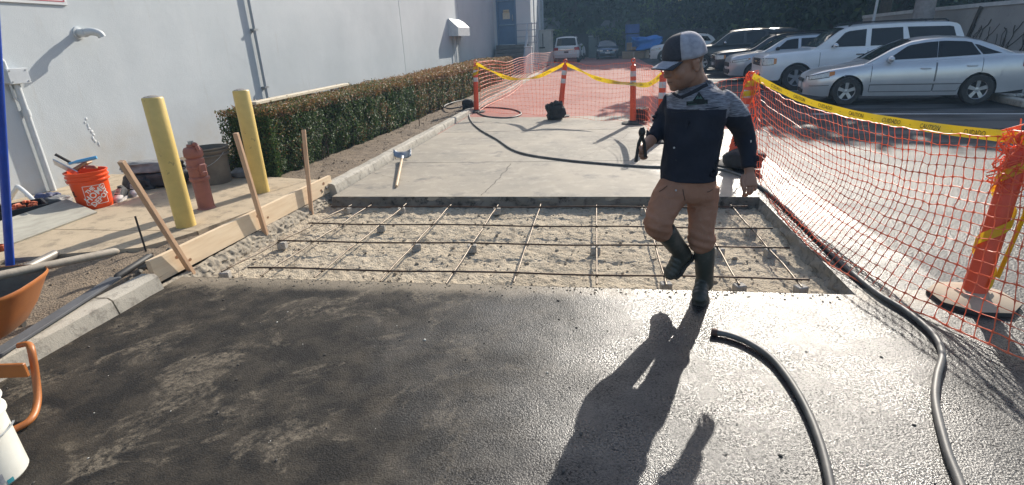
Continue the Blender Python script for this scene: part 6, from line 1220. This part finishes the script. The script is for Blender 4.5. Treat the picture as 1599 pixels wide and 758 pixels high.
# dark back fence and low sheds closing the view
fn = thing('back_fence', 'dark grey boarded fence at the far end under the trees', 'fence', (4, 54.5, 0)); M_FEN = pm('dark_fence_boards', (0.075, 0.075, 0.07), (0.05, 0.052, 0.05), 4, rough=0.85)
MB().box((6, 54.6, 1.2), (46, .06, .12)).build('rail', M_FEN, fn)
fb0 = MB().box((0, 0, 1.05), (.57, .04, 2.1)).build('board', M_FEN, fn, local=True); bm_ = fb0.data
for i in range(70):
    o = fb0 if i == 0 else fb0.copy()
    if i: COL.objects.link(o); o.parent = fn
    o.location = (-18+i*.585, 0.02*(i % 2), 0.02*math.sin(i*2.3))
for px, py, Y, w, h, lab in ((858, 33, 58, 2.6, 1.9, 'grey gabled shed roof above the electrical cabinet'), (962, 36, 57, 3.6, 1.2, 'low grey house roof between the trees behind the hatchback')):
    q = AY(px, py, Y); r = thing('shed', lab, 'shed', (q.x, Y, 0)); MB().box((0, 0, q.z/2-.4), (w, 2, q.z-.8)).build('wall', pm('shed_wall', (0.24, 0.24, 0.23), rough=0.9), r, local=True)
    MB().prism([(-w*.6, q.z-.85), (w*.6, q.z-.85), (w*.3, q.z+.25), (-w*.3, q.z+.25)], (0, 1.2, 0), (1, 0, 0), (0, 0, 1), 2.4).build('roof', pm('shed_roof', (0.20, 0.20, 0.20), (0.15, 0.15, 0.155), 2, rough=0.9), r, local=True)
# wheel stop behind the sedan
a, c = G(1548, 151, .08), G(1606, 163, .08); ws_ = MB().bar(a, c, 0.2, 0.14, bev=.03).build('wheel_stop', M_CURB, loc=a); tag(ws_, 'pale concrete wheel stop behind the rear wheel of the silver sedan', 'wheel stop')
m = MB()
for i in range(160):
    q = G(rng.uniform(1560, 1640), rng.uniform(139, 152)); r = rng.uniform(.03, .1); m.ell((q.x, q.y, r*.3), (r, r*.8, r*.5), Matrix.Rotation(rng.uniform(0, 6), 3, 'Z'), 6, 4)
tag(m.build('stones', pm('pale_stones', (0.42, 0.40, 0.36), (0.2, 0.19, 0.17), 3, rough=0.9)), 'strip of stones and litter by the foot of the beige wall', 'stones', kind='stuff')

# ---- added blue volume imitating a lens flare veil over the far trees
hm = bpy.data.materials.new('flare_veil_volume'); hm.use_nodes = True; hm.node_tree.nodes.clear(); pv_ = hm.node_tree.nodes.new('ShaderNodeVolumePrincipled'); ho_ = hm.node_tree.nodes.new('ShaderNodeOutputMaterial')
pv_.inputs['Color'].default_value = (0.42, 0.68, 1.0, 1); pv_.inputs['Density'].default_value = 0.0015; pv_.inputs['Anisotropy'].default_value = 0.3; hm.node_tree.links.new(pv_.outputs[0], ho_.inputs['Volume'])
o = MB().box((8, 36, 9.25), (100, 100, 21.5)).build('flare_veil', hm); tag(o, 'added bluish veil imitating lens flare before the far trees', 'flare_veil', kind='stuff')

# ================================================================ THE MAN
YC = 3.40
def P(x, y, d=0.0): return AY(x, y, YC+d)
def wpx(p): return 262.0        # pixels per metre at his distance
M_SKIN = None
def skin_mat():
    t = NT('skin'); co = t.co(); c = t.mix(t.ramp(t.noise(9, 5, co=co), (0.35, 0), (0.65, 1)), (0.37, 0.195, 0.13), (0.30, 0.155, 0.10))
    r = t.n('Attribute'); r.attribute_name = 'stubble'; c = t.mix(t.math('MULTIPLY', r.outputs['Fac'], 0.5), c, (0.085, 0.052, 0.04))
    return t.set(c, 0.5, 0, t.bump(t.noise(160, 3, co=co), 0.12, 0.002), 0.4, Subsurface_Weight=0.08, Subsurface_Radius=(0.01, 0.004, 0.002))
M_SKIN = skin_mat()
foot = G(1096, 470); feet0 = Vector((foot.x, foot.y, 0))
# --- head, in its own frame: x forward, y to his left, z up; origin between the ears
HS = 1.20
hc = P(1068, 98, 0.0); fwd = Vector((-0.86, -0.47, -0.24)).normalized(); hl = Vector((0, 0, 1)).cross(fwd).normalized(); hu = fwd.cross(hl)
HM = Matrix((fwd, hl, hu)).transposed()
def hd(x, y, z): return hc + HM @ Vector((x*HS, y*HS, z*HS))
def hell(m, c, r, tilt=0.0):
    m.ell(hd(*c), tuple(q*HS for q in r), HM @ Matrix.Rotation(tilt, 3, 'Y'), 20, 14)
bm_ = MB()
hell(bm_, (-0.008, 0, 0.035), (0.098, 0.077, 0.092)); hell(bm_, (0.022, 0, -0.02), (0.072, 0.070, 0.088)); hell(bm_, (0.036, 0, -0.066), (0.060, 0.062, 0.054)); hell(bm_, (0.03, 0, -0.045), (0.064, 0.068, 0.066))   # skull, face, jaw
hell(bm_, (0.072, 0, -0.098), (0.022, 0.026, 0.019)); hell(bm_, (0.066, 0, 0.028), (0.022, 0.052, 0.018))      # chin, brow ridge
hell(bm_, (0.093, 0, -0.010), (0.014, 0.012, 0.032), -0.35); hell(bm_, (0.105, 0, -0.030), (0.016, 0.017, 0.0135))    # nose
for s in (-1, 1):
    hell(bm_, (0.092, s*0.013, -0.034), (0.010, 0.008, 0.008)); hell(bm_, (0.056, s*0.036, -0.030), (0.033, 0.031, 0.038)); hell(bm_, (0.022, s*0.046, -0.05), (0.05, 0.022, 0.042), 0.3)
    hell(bm_, (-0.008, s*0.078, -0.012), (0.018, 0.009, 0.031), 0.25); hell(bm_, (-0.004, s*0.082, -0.034), (0.009, 0.007, 0.011)); hell(bm_, (-0.014, s*0.083, 0.004), (0.014, 0.007, 0.015))
hell(bm_, (0.090, 0, -0.060), (0.012, 0.024, 0.007)); hell(bm_, (0.088, 0, -0.072), (0.012, 0.021, 0.008)); hell(bm_, (0.078, 0, -0.055), (0.018, 0.028, 0.026))    # lips
# neck, trunk and limbs under the clothes
nb = P(1086, 132, 0.05)
bm_.tube(spline([hd(-0.025, 0, -0.02), hd(-0.03, 0, -0.075), nb, P(1082, 160, 0.05)], 4), [0.062*HS]*6+[0.068, 0.072, 0.076, 0.08, 0.085, 0.09, 0.095], 18)
tr_ = [(160, 1056, 1122, .085), (185, 1048, 1118, .10), (220, 1046, 1116, .105), (260, 1044, 1112, .105), (290, 1044, 1108, .10)]
def ring(y, xl, xr, dep, n=28, d=0.0, yaw=-0.25, e=0.8):
    a, b = P(xl, y, d), P(xr, y, d); c = (a+b)/2; w = (b-a).length/2; X = Vector((math.cos(yaw), math.sin(yaw), 0)); Yv = Vector((-X.y, X.x, 0))
    return [c + X*w*math.copysign(abs(math.cos(t))**e, math.cos(t)) + Yv*dep*math.copysign(abs(math.sin(t))**e, math.sin(t)) for t in np.linspace(0, 2*math.pi, n, endpoint=False)]
bm_.loft([ring(*q, d=.02) for q in tr_])
legs = [[P(1096, 285, .02), P(1098, 330, -.01), P(1100, 370, -.02), P(1100, 408, .015), P(1100, 436, .04)], [P(1054, 285, .0), P(1036, 325, -.13), P(1024, 350, -.19), P(1046, 374, -.08), P(1067, 396, .0)]]
for L_ in legs: bm_.tube(spline(L_, 5), [.075-.0022*i for i in range(21)], 14)
armL = [P(1128, 156, .03), P(1148, 184, .05), P(1162, 215, .08), P(1168, 243, .045), P(1170, 268, .01)]
armR = [P(1050, 158, .06), P(1040, 185, .12), P(1029, 205, .06), P(1016, 220, -.03), P(1007, 229, -.08)]
for A_ in (armL, armR): bm_.tube(spline(A_, 5), [.05-.0011*i for i in range(21)], 12)
# hands: palm, four fingers, thumb
def hand(m, wr, kn, fdir, side, thumb_pts, curl, wpalm=0.104, lens=(.074, .082, .077, .06)):
    ax = (kn-wr).normalized(); sd = (Vector(side)-ax*Vector(side).dot(ax)).normalized(); nrm = ax.cross(sd)
    m.loft([[wr+sd*w*math.cos(t)+nrm*h*math.sin(t) for t in np.linspace(0, 6.283, 14, endpoint=False)] if i == 0 else [wr.lerp(kn, i/3)+sd*w*math.cos(t)+nrm*h*math.sin(t) for t in np.linspace(0, 6.283, 14, endpoint=False)] for i, (w, h) in enumerate(((.029, .022), (.038, .022), (.045, .02), (.045, .015)))])
    for k in range(4):
        b = kn + sd*((k-1.5)*wpalm/4) - ax*(0.006*abs(k-1.5)); l = lens[k]; d = ax.copy(); p = b-ax*0.012; pts = [p]; q = 0
        for j in range(3):
            q += curl[k][j]; d = (ax*math.cos(q)+Vector(fdir)*math.sin(q)).normalized(); p = p + d*l*(.46, .32, .26)[j]+(ax*0.012 if j == 0 else Vector()); pts.append(p)
        m.tube(spline(pts, 3), [.0102]*4+[.0094]*3+[.0085, .008, .0062], 10)
    m.tube(spline(thumb_pts, 3), [.0135]*3+[.0115]*3+[.0105, .0098, .0075][:max(0, (len(thumb_pts)-1)*3+1-6)], 10)
wL, kL = P(1170, 268, .01), P(1172, 291, -.02)
sdL = Vector((0.9, 0.35, 0)); nL = (kL-wL).normalized().cross((sdL-(kL-wL).normalized()*sdL.dot((kL-wL).normalized())).normalized())
if nL.y > 0: pass
hand(bm_, wL, kL, (-0.35, 0.75, 0.0), sdL, [P(1161, 274, -.01), P(1159, 284, -.04), P(1161, 295, -.05), P(1163, 305, -.045)], [(.15, .35, .3), (.25, .5, .4), (.3, .6, .5), (.38, .75, .5)])
wR, kR = P(1009, 227, -.07), P(999, 237, -.13)
hand(bm_, wR, kR, (0.25, -0.85, -0.2), Vector((0.15, 0.35, 1)), [P(1006, 229, -.11), P(1002, 227, -.16), P(1000, 231, -.20), P(1002, 237, -.205)], [(1.0, 1.2, .8), (1.0, 1.3, .8), (1.1, 1.3, .8), (1.1, 1.4, .8)], .082)
man = bm_.build('person', M_SKIN, loc=feet0); tag(man, 'man in a grey and navy baseball cap, heather and navy shirt, brown trousers and rubber boots stepping out of the pit with pliers in his hand', 'person')
man['label'] = 'man in a cap, navy shirt, brown trousers and rubber boots stepping by the pit'
remesh(man, 0.0038, 4, 0.5)
at = man.data.attributes.new('stubble', 'FLOAT', 'POINT'); inv_h = HM.transposed(); vals = []
for v in man.data.vertices:
    q = inv_h @ (v.co + feet0 - hc)/HS; s_ = 0.0
    if abs(q.z) < 0.25 and q.length < 0.25:
        beard = max(0, min(1, (-0.045-q.z)/0.02))*max(0, min(1, (q.x-0.0)/0.03)); beard *= 1 if q.z > -0.125 else 0.3
        hairz = max(0, min(1, (0.0-q.x)/0.02))*max(0, min(1, (q.z+0.065)/0.03))
        s_ = max(beard*0.75, hairz*(1.6 if abs(q.y) < 0.079 else 0.2))
    vals.append(s_)
at.data.foreach_set('value', vals)
def worn(m, name, mats, voxel, sm=3, parent=man, fac=0.5):
    o = m.build(name, mats, parent); remesh(o, voxel, sm, fac); return o
# eyes and brows
M_EYE = pm('dark_eye', (0.02, 0.014, 0.012), rough=0.2); M_HAIR = pm('black_hair', (0.016, 0.013, 0.012), (0.03, 0.026, 0.024), 90, rough=0.6)
for s in (-1, 1):
    m = MB(); m.ell(hd(0.078, s*0.030, 0.002), (.010*HS, .014*HS, .0045*HS), HM @ Matrix.Rotation(s*0.45, 3, 'Z')); m.build('eye', M_EYE, man, smooth=60)
    m = MB(); m.tube(spline([hd(0.094, s*0.014, 0.022), hd(0.090, s*0.032, 0.027), hd(0.074, s*0.05, 0.022)], 4), .005*HS, 6); m.build('eyebrow', M_HAIR, man, smooth=60)
m = MB(); m.tube(spline([hd(0.092, -0.02, -0.066), hd(0.101, 0, -0.0655), hd(0.092, 0.02, -0.066)], 4), .0022*HS, 5); m.build('mouth_line', pm('lip_dark', (0.10, 0.04, 0.03), rough=0.5), man)
# --- cap: dark front panels and brim, pale heather back
def cloth(name, a, b, sc=90, **k): return pm(name, a, b, sc, rough=0.9, bump=0.35, bscale=220, bdist=0.002, **k)
M_CAPD = cloth('cap_charcoal', (0.045, 0.048, 0.062), (0.03, 0.033, 0.044)); M_CAPL = cloth('cap_heather_grey', (0.40, 0.40, 0.45), (0.27, 0.275, 0.32), 30)
def capf(a, t):     # a around (0 = forward), t from rim (0) to crown (1)
    r = math.cos(t*math.pi/2)**0.72; x = -0.008+0.108*r*math.cos(a); y = 0.088*r*math.sin(a); z = 0.020 + 0.114*math.sin(t*math.pi/2) + (0.014*math.cos(a) if math.cos(a) > 0 else 0.0)*(1-t) ; return hd(x, y, z)
def cap_part(name, mat, a0, a1, par): m = MB(); m.grid(capf, np.linspace(a0, a1, 24), np.linspace(0, 0.999, 14)); o = m.build(name, mat, par, smooth=60, recalc=False); q = o.modifiers.new('t', 'SOLIDIFY'); q.thickness = 0.004; q.offset = 1; return o
cap = cap_part('cap', M_CAPL, 0.90, 2*math.pi-0.90, man); cap_part('front_panel', M_CAPD, -0.90, 0.90, cap)
m = MB()
def brim(u, v):
    a = -1.05+2.1*u; x = 0.085*math.cos(a*0.95)+0.0+0.078*v*math.cos(a*0.8)**0.7; y = (0.083+0.004*v)*math.sin(a)*(1-0.12*v); return hd(x+0.008, y, 0.034-0.016*v-4.5*y*y*(0.6+0.4*v))
m.grid(brim, np.linspace(0, 1, 22), np.linspace(0, 1, 8)); o = m.build('brim', M_CAPD, cap, smooth=60, recalc=False); q = o.modifiers.new('t', 'SOLIDIFY'); q.thickness = 0.005
m = MB(); m.grid(lambda u, v: Vector(brim(u, 0.10+0.88*v))+hu*0.0068, np.linspace(0.03, 0.97, 20), np.linspace(0.0, 1, 6)); m.build('brim_cover', M_CAPL, cap, smooth=60, recalc=False)
m = MB(); m.ell(hd(-0.008, 0, 0.136), (.008, .008, .005)); m.build('cap_button', M_CAPL, cap, smooth=60)
for a in (0.9, -0.9, 2.1, -2.1, math.pi): m = MB(); m.tube([Vector(capf(a, t))+hu*0.003 for t in np.linspace(0, .98, 10)], .0018, 5); m.build('seam', M_CAPD, cap)
# --- shirt
def shirt_mat():
    t = NT('navy_and_heather_shirt'); co = t.co(); x = t.n('SeparateXYZ'); t.l(co, x.inputs[0])
    zb = P(1085, 171, -.1).z - 0.0; xa = P(1128, 180, 0).x - feet0.x
    wob = t.math('MULTIPLY', t.ramp(x.outputs[0], (0, 0), (1, 1)), 0.0)
    arm = t.math('GREATER_THAN', x.outputs[0], xa)
    lim = t.math('SUBTRACT', t.math('ADD', zb, t.math('MULTIPLY', t.math('SUBTRACT', t.noise(9, 2, co=co), 0.5), 0.02)), t.math('MULTIPLY', arm, 0.055)); up = t.math('GREATER_THAN', x.outputs[2], lim)
    left = t.math('GREATER_THAN', x.outputs[0], P(1040, 180, 0).x - feet0.x); up = t.math('MULTIPLY', up, left)
    co2 = t.co((1.0, 1.0, 7.0), rot=(0, R_(14), 0)); st = t.ramp(t.noise(24, 4, 0.6, co=co2), (0.36, 0), (0.62, 1))
    hth = t.mix(st, (0.082, 0.085, 0.105), (0.26, 0.265, 0.30)); nav = t.mix(t.ramp(t.noise(7, 5, co=co), (0.35, 0), (0.7, 1)), (0.013, 0.0155, 0.026), (0.022, 0.025, 0.038))
    c = t.mix(up, nav, hth); b = t.bump(t.noise(420, 2, co=co), 0.3, 0.0015); fo = t.noise(7.5, 3, 0.55, co=t.co((1, 1, 0.75)), dist=1.0)
    return t.set(c, 0.88, 0, t.bump(fo, 0.55, 0.03, b), 0.25)
M_SHIRT = shirt_mat(); m = MB()
TR_ = [(126, 1076, 1110, .062, .045), (133, 1068, 1114, .078, .04), (141, 1056, 1126, .095, .03), (150, 1045, 1136, .108, .02), (162, 1039, 1141, .12, .01), (178, 1037, 1136, .128, 0), (198, 1037, 1130, .13, 0), (222, 1036, 1126, .135, 0), (246, 1033, 1123, .138, 0), (266, 1031, 1120, .136, 0), (279, 1031, 1118, .13, 0)]
m.loft([ring(y, a, b, dp, d=d) for y, a, b, dp, d in TR_])
m.tube(spline([P(1122, 153, .02), P(1143, 172, .02), P(1153, 190, .05), P(1162, 214, .08), P(1168, 240, .05), P(1170, 263, .01)], 5), [.070, .076, .079, .079, .078, .077, .077, .076, .075, .073, .071, .069, .068, .066, .065, .063, .062, .060, .057, .054, .051, .050, .049, .048, .047, .046][:26], 20)
m.tube(spline([P(1056, 156, .05), P(1041, 178, .11), P(1031, 200, .07), P(1017, 218, -.02)], 5), [.072, .073, .073, .072, .071, .07, .068, .066, .064, .062, .059, .056, .053, .05, .047, .045], 18)
shirt = m.build('shirt', M_SHIRT, man); vs0 = shirt.data
remesh(shirt, 0.007, 5, 0.5)
for v in shirt.data.vertices:          # folds: soft creases round the waist, elbow and armpit
    w = v.co + feet0; n_ = v.normal; f_ = fbm((w.x*2, w.y*2, w.z*1.0), 3.2, 3)*0.014 + abs(fbm((w.x+w.z*0.6, w.y, w.z*1.8), 4.2, 2))*-0.013
    if w.x > P(1128, 200, 0).x: f_ += 0.003*math.sin(w.z*75+w.x*30)*max(0, 1-abs(w.z-P(1163, 215, 0).z)/0.16)
    hem = max(0, 1-(w.z-P(1075, 280, 0).z)/0.12); f_ += 0.004*math.sin(w.x*40+w.y*30)*max(0, min(1, hem))
    v.co = v.co + n_*f_*min(1, max(0.0, (w.z-P(1075, 279, 0).z-0.005)/0.04))*(1.0 if w.x < P(1128, 200, 0).x else min(1, max(0, (w.z-P(1170, 262, 0).z)/0.03)))
shirt.data.update()
# V collar, placket buttons, chest emblem, cuff tabs
def on(o, mfn, pts, off):       # drop points on the camera side of a garment
    dg = BVHTree.FromPolygons([tuple(v.co+feet0) for v in o.data.vertices], [tuple(p.vertices) for p in o.data.polygons]); out = []
    eye = Vector((0, 0, EYE))
    for x, y in pts:
        d = Vector(ray(x, y)).normalized(); h = dg.ray_cast(eye, d); out.append((h[0] + h[1]*off) if h[0] else P(x, y, -.13))
    return out
def strip_on(name, mat, pts, w, off=0.004, par=shirt):
    c = on(shirt, None, pts, off); m = MB(); m.tube(spline(c, 3), w, 6, flat=0.35, up=(0, -1, 0.2)); return m.build(name, mat, par, smooth=60)
M_NAVY = cloth('navy_collar', (0.013, 0.014, 0.022), (0.02, 0.021, 0.03)); 
strip_on('collar', M_NAVY, [(1104, 133), (1097, 137), (1086, 143), (1074, 149), (1064, 153)], .011); strip_on('collar', M_NAVY, [(1052, 146), (1057, 150), (1064, 153)], .010)
strip_on('yoke_seam', M_NAVY, [(1040, 173), (1056, 176), (1080, 173), (1105, 170), (1122, 168)], .003, .002)
for i, (x, y) in enumerate(((1053, 231), (1056, 250))): c = on(shirt, None, [(x, y)], .003)[0]; MB().ell(c, (.006, .004, .006)).build('button', pm('pearl_button', (0.6, 0.6, 0.6), rough=0.3) if i == 0 else M_NAVY, shirt, smooth=60)
em = MB()
def flat(poly, off, mi): 
    c = on(shirt, None, poly, off); em.add(c, [tuple(range(len(c)))], mi)
for k in range(6):      # triangle mark over a bar
    t0, t1 = k/6, (k+1)/6; a, b = (1082-1.0, 159), (1101, 157); ap = (1091.5, 144)
    L0 = (a[0]+(ap[0]-a[0])*t0, a[1]+(ap[1]-a[1])*t0); R0 = (b[0]+(ap[0]-b[0])*t0, b[1]+(ap[1]-b[1])*t0); L1 = (a[0]+(ap[0]-a[0])*t1, a[1]+(ap[1]-a[1])*t1); R1 = (b[0]+(ap[0]-b[0])*t1, b[1]+(ap[1]-b[1])*t1)
    flat([L0, R0, R1, L1], .004, 0)
for k in range(8):
    x0, x1 = 1072+33*k/8, 1072+33*(k+1)/8; f_ = lambda x: 161.5-(x-1072)*0.08; flat([(x0, f_(x0)+4), (x1, f_(x1)+4), (x1, f_(x1)-2.5), (x0, f_(x0)-2.5)], .0045, 0)
flat([(1086, 156), (1089.5, 150), (1092, 155)], .0055, 1); flat([(1091, 155.5), (1094, 151), (1097, 155.5)], .0055, 1); flat([(1074, 164), (1103, 161.7), (1103, 162.6), (1074, 164.9)], .006, 1); flat([(1074, 160), (1083, 159.2), (1083, 160), (1074, 160.8)], .006, 1)
em.build('chest_emblem', [cloth('emblem_black', (0.008, 0.011, 0.011), (0.012, 0.015, 0.015)), cloth('emblem_green', (0.06, 0.13, 0.11), (0.05, 0.1, 0.09))], shirt, recalc=False)
c = on(shirt, None, [(1172, 221)], .004)[0]; MB().ell(c, (.004, .003, .008)).build('sleeve_tag', M_PW, shirt)
# --- trousers
def trouser_mat():
    t = NT('brown_work_trousers'); co = t.co(); c = t.mix(t.ramp(t.noise(5, 6, 0.65, co=co), (0.35, 0), (0.68, 1)), (0.41, 0.21, 0.135), (0.32, 0.16, 0.10)); c = t.mix(t.ramp(t.noise(14, 6, 0.7, co=co), (0.60, 0), (0.76, 1)), c, (0.38, 0.25, 0.17))
    return t.set(c, 0.9, 0, t.bump(t.noise(9, 3, 0.55, co=co, dist=1.2), 0.6, 0.03, t.bump(t.noise(380, 2, co=co), 0.3, 0.0015)), 0.2)
M_TROU = trouser_mat(); m = MB()
m.loft([ring(y, a, b, dp, d=d) for y, a, b, dp, d in ((268, 1034, 1117, .118, .01), (280, 1031, 1118, .125, .01), (292, 1029, 1119, .128, .01), (304, 1027, 1119, .122, .01), (313, 1030, 1118, .105, .01))])
m.tube(spline([P(1097, 293, .01), P(1097, 325, -.01), P(1096, 352, -.03), P(1095, 372, -.03), P(1097, 390, -.015)], 5), [.100, .098, .097, .096, .094, .092, .090, .088, .086, .084, .083, .082, .083, .085, .088, .090, .090, .087, .080, .070, .060], 22)
m.tube(spline([P(1056, 292, -.0), P(1042, 315, -.09), P(1031, 337, -.16), P(1028, 352, -.175), P(1036, 366, -.13)], 5), [.110, .110, .108, .106, .104, .102, .100, .098, .096, .094, .092, .091, .090, .089, .088, .086, .083, .079, .074, .068, .060], 22)
tro = m.build('trousers', M_TROU, man); remesh(tro, 0.007, 4, 0.5)
kn = P(1026, 348, -.2); kn2 = P(1096, 380, -.1)
for v in tro.data.vertices:
    w = v.co + feet0; f_ = fbm((w.x*2, w.y*2, w.z*1.6), 3.5, 3)*0.009 - abs(fbm((w.x-w.z*0.5, w.y, w.z*2.2), 6.0, 2))*0.010
    for q in (kn, kn2): f_ += 0.007*math.sin(w.z*105+w.x*35)*max(0, 1-(w-q).length/0.15)
    v.co = v.co + v.normal*f_
tro.data.update()
c = on(tro, None, [(1066, 296), (1067, 304), (1069, 313)], .003); MB().tube(c, .003, 5).build('fly_seam', pm('trouser_seam', (0.11, 0.055, 0.033), rough=0.9), tro)
for px in ([(1030, 300), (1036, 296), (1042, 291)], [(1112, 296), (1108, 299), (1104, 300)]): c = on(tro, None, px, .003); MB().tube(c, .0028, 5).build('pocket_seam', pm('pocket_seam', (0.11, 0.055, 0.033), rough=0.9), tro)
c = on(tro, None, [(1055, 298)], .004)[0]; MB().ell(c, (.006, .004, .006)).build('button', M_TRW, tro)
# --- rubber boots
M_BOOT = pm('black_rubber_boot', (0.034, 0.037, 0.029), (0.052, 0.053, 0.043), 8, rough=0.5, bump=0.12, bscale=30, dirt=(0.13, 0.115, 0.09), dirts=7, dirtlo=0.52, dirthi=0.72)
M_SOLE = pm('boot_sole', (0.017, 0.017, 0.016), (0.09, 0.08, 0.065), 9, rough=0.85)
def boot(shaft, radii, heel, toe, sole_dir, wid, parent):
    m = MB(); m.tube(spline(shaft, 5), radii, 20)
    an = shaft[-1]; sdn = Vector(sole_dir).normalized(); ax = (toe-heel).normalized(); sd_ = ax.cross(sdn).normalized(); L_ = (toe-heel).length
    for u, w, h in ((0.02, .040, .044), (0.12, .047, .056), (0.25, .048, .066), (0.4, .047, .062), (0.55, .050, .052), (0.7, .055, .043), (0.84, .054, .038), (0.94, .045, .031)):
        c = heel.lerp(toe, u) - sdn*h*0.9; m.ell(c, (L_*0.14, w, h), Matrix((ax, sd_, ax.cross(sd_))).transposed(), 14, 10)
    o = m.build('boot', M_BOOT, parent); remesh(o, 0.005, 12, 0.6)
    pl = [heel+ax*(L_*u)+sd_*(w*s) for s in (1,) for u, w in ((-.05, .0), (-.04, .024), (0.05, .04), (.3, .040), (.45, .038), (.7, .051), (.88, .046), (.98, .026), (1.0, 0))]
    pl += [heel+ax*(L_*u)-sd_*w for u, w in ((.98, .026), (.88, .046), (.7, .051), (.45, .038), (.3, .040), (.05, .04), (-.04, .024))]
    m = MB(); n = len(pl); m.add([p-sdn*0.012 for p in pl]+[p+sdn*0.014 for p in pl], [tuple(range(n)), tuple(range(n, 2*n))]+[(i, (i+1) % n, n+(i+1) % n, n+i) for i in range(n)]); sl_ = m.build('sole', M_SOLE, o)
    m = MB()
    for u in (.05, .17, .55, .68, .80, .92): m.box(heel+ax*(L_*u)+sdn*0.018, (.02, .07, .010), Matrix((ax, sd_, ax.cross(sd_))).transposed())
    m.build('tread', M_SOLE, o)
    return o
bz = 0.026
hL, tL = Vector((feet0.x+0.025, feet0.y+0.165, bz)), Vector((feet0.x-0.035, feet0.y-0.095, bz))
boot([P(1099, 384, .0), P(1100, 405, .0), P(1100, 428, .03), P(1101, 444, .06), hL+Vector((0, -.03, .05))], [.067, .067, .066, .065, .064, .063, .062, .061, .060, .059, .058, .057, .056, .055, .054, .054, .054, .053, .052, .050, .045], hL, tL, (0, 0, -1), .05, man)
hR, tR = P(1079, 397, .03), P(1047, 434, -.02)
boot([P(1037, 359, -.14), P(1046, 371, -.10), P(1056, 384, -.05), P(1066, 396, -.01), P(1068, 402, .0)], [.068, .068, .068, .067, .066, .065, .064, .063, .062, .061, .060, .059, .058, .057, .056, .055, .054, .052, .050, .047, .042], hR, tR, Vector((0.72, 0.52, -0.46)), .05, man)
# --- pliers in his right hand
pc = P(1000, 230, -.19); pt = P(1003, 199, -.19); pb1 = P(993, 253, -.19); pb2 = P(1008, 246, -.18); r = thing('pliers', 'dark rebar nippers held upright in the man\'s right hand', 'pliers', tuple(pc)); pv = P(1002, 213, -.19)
M_TOOL = pm('dark_tool_steel', (0.022, 0.022, 0.023), (0.05, 0.045, 0.04), 20, rough=0.45, metal=0.6)
for s, pb, px in ((1, pb1, -1), (-1, pb2, 1)):
    MB().tube(spline([pv+Vector((0, 0, 0)), pv.lerp(pb, 0.3)+Vector((px*.007, 0, 0)), pv.lerp(pb, 0.7)+Vector((px*.004, 0, 0)), pb], 5), [.010]*6+[.009]*6+[.010]*4, 8).build('grip', M_BLK, r, smooth=60)
    MB().tube(spline([pv, pv.lerp(pt, 0.5)+Vector((s*.007, 0, 0)), pt+Vector((s*.003, 0, 0))], 4), [.013, .014, .014, .014, .013, .012, .010, .008, .006], 8).build('jaw', M_TOOL, r, smooth=60)
MB().tube([pv+Vector((0, -.022, 0)), pv+Vector((0, .02, 0))], .013, 12).build('pivot', M_TOOL, r, smooth=40)
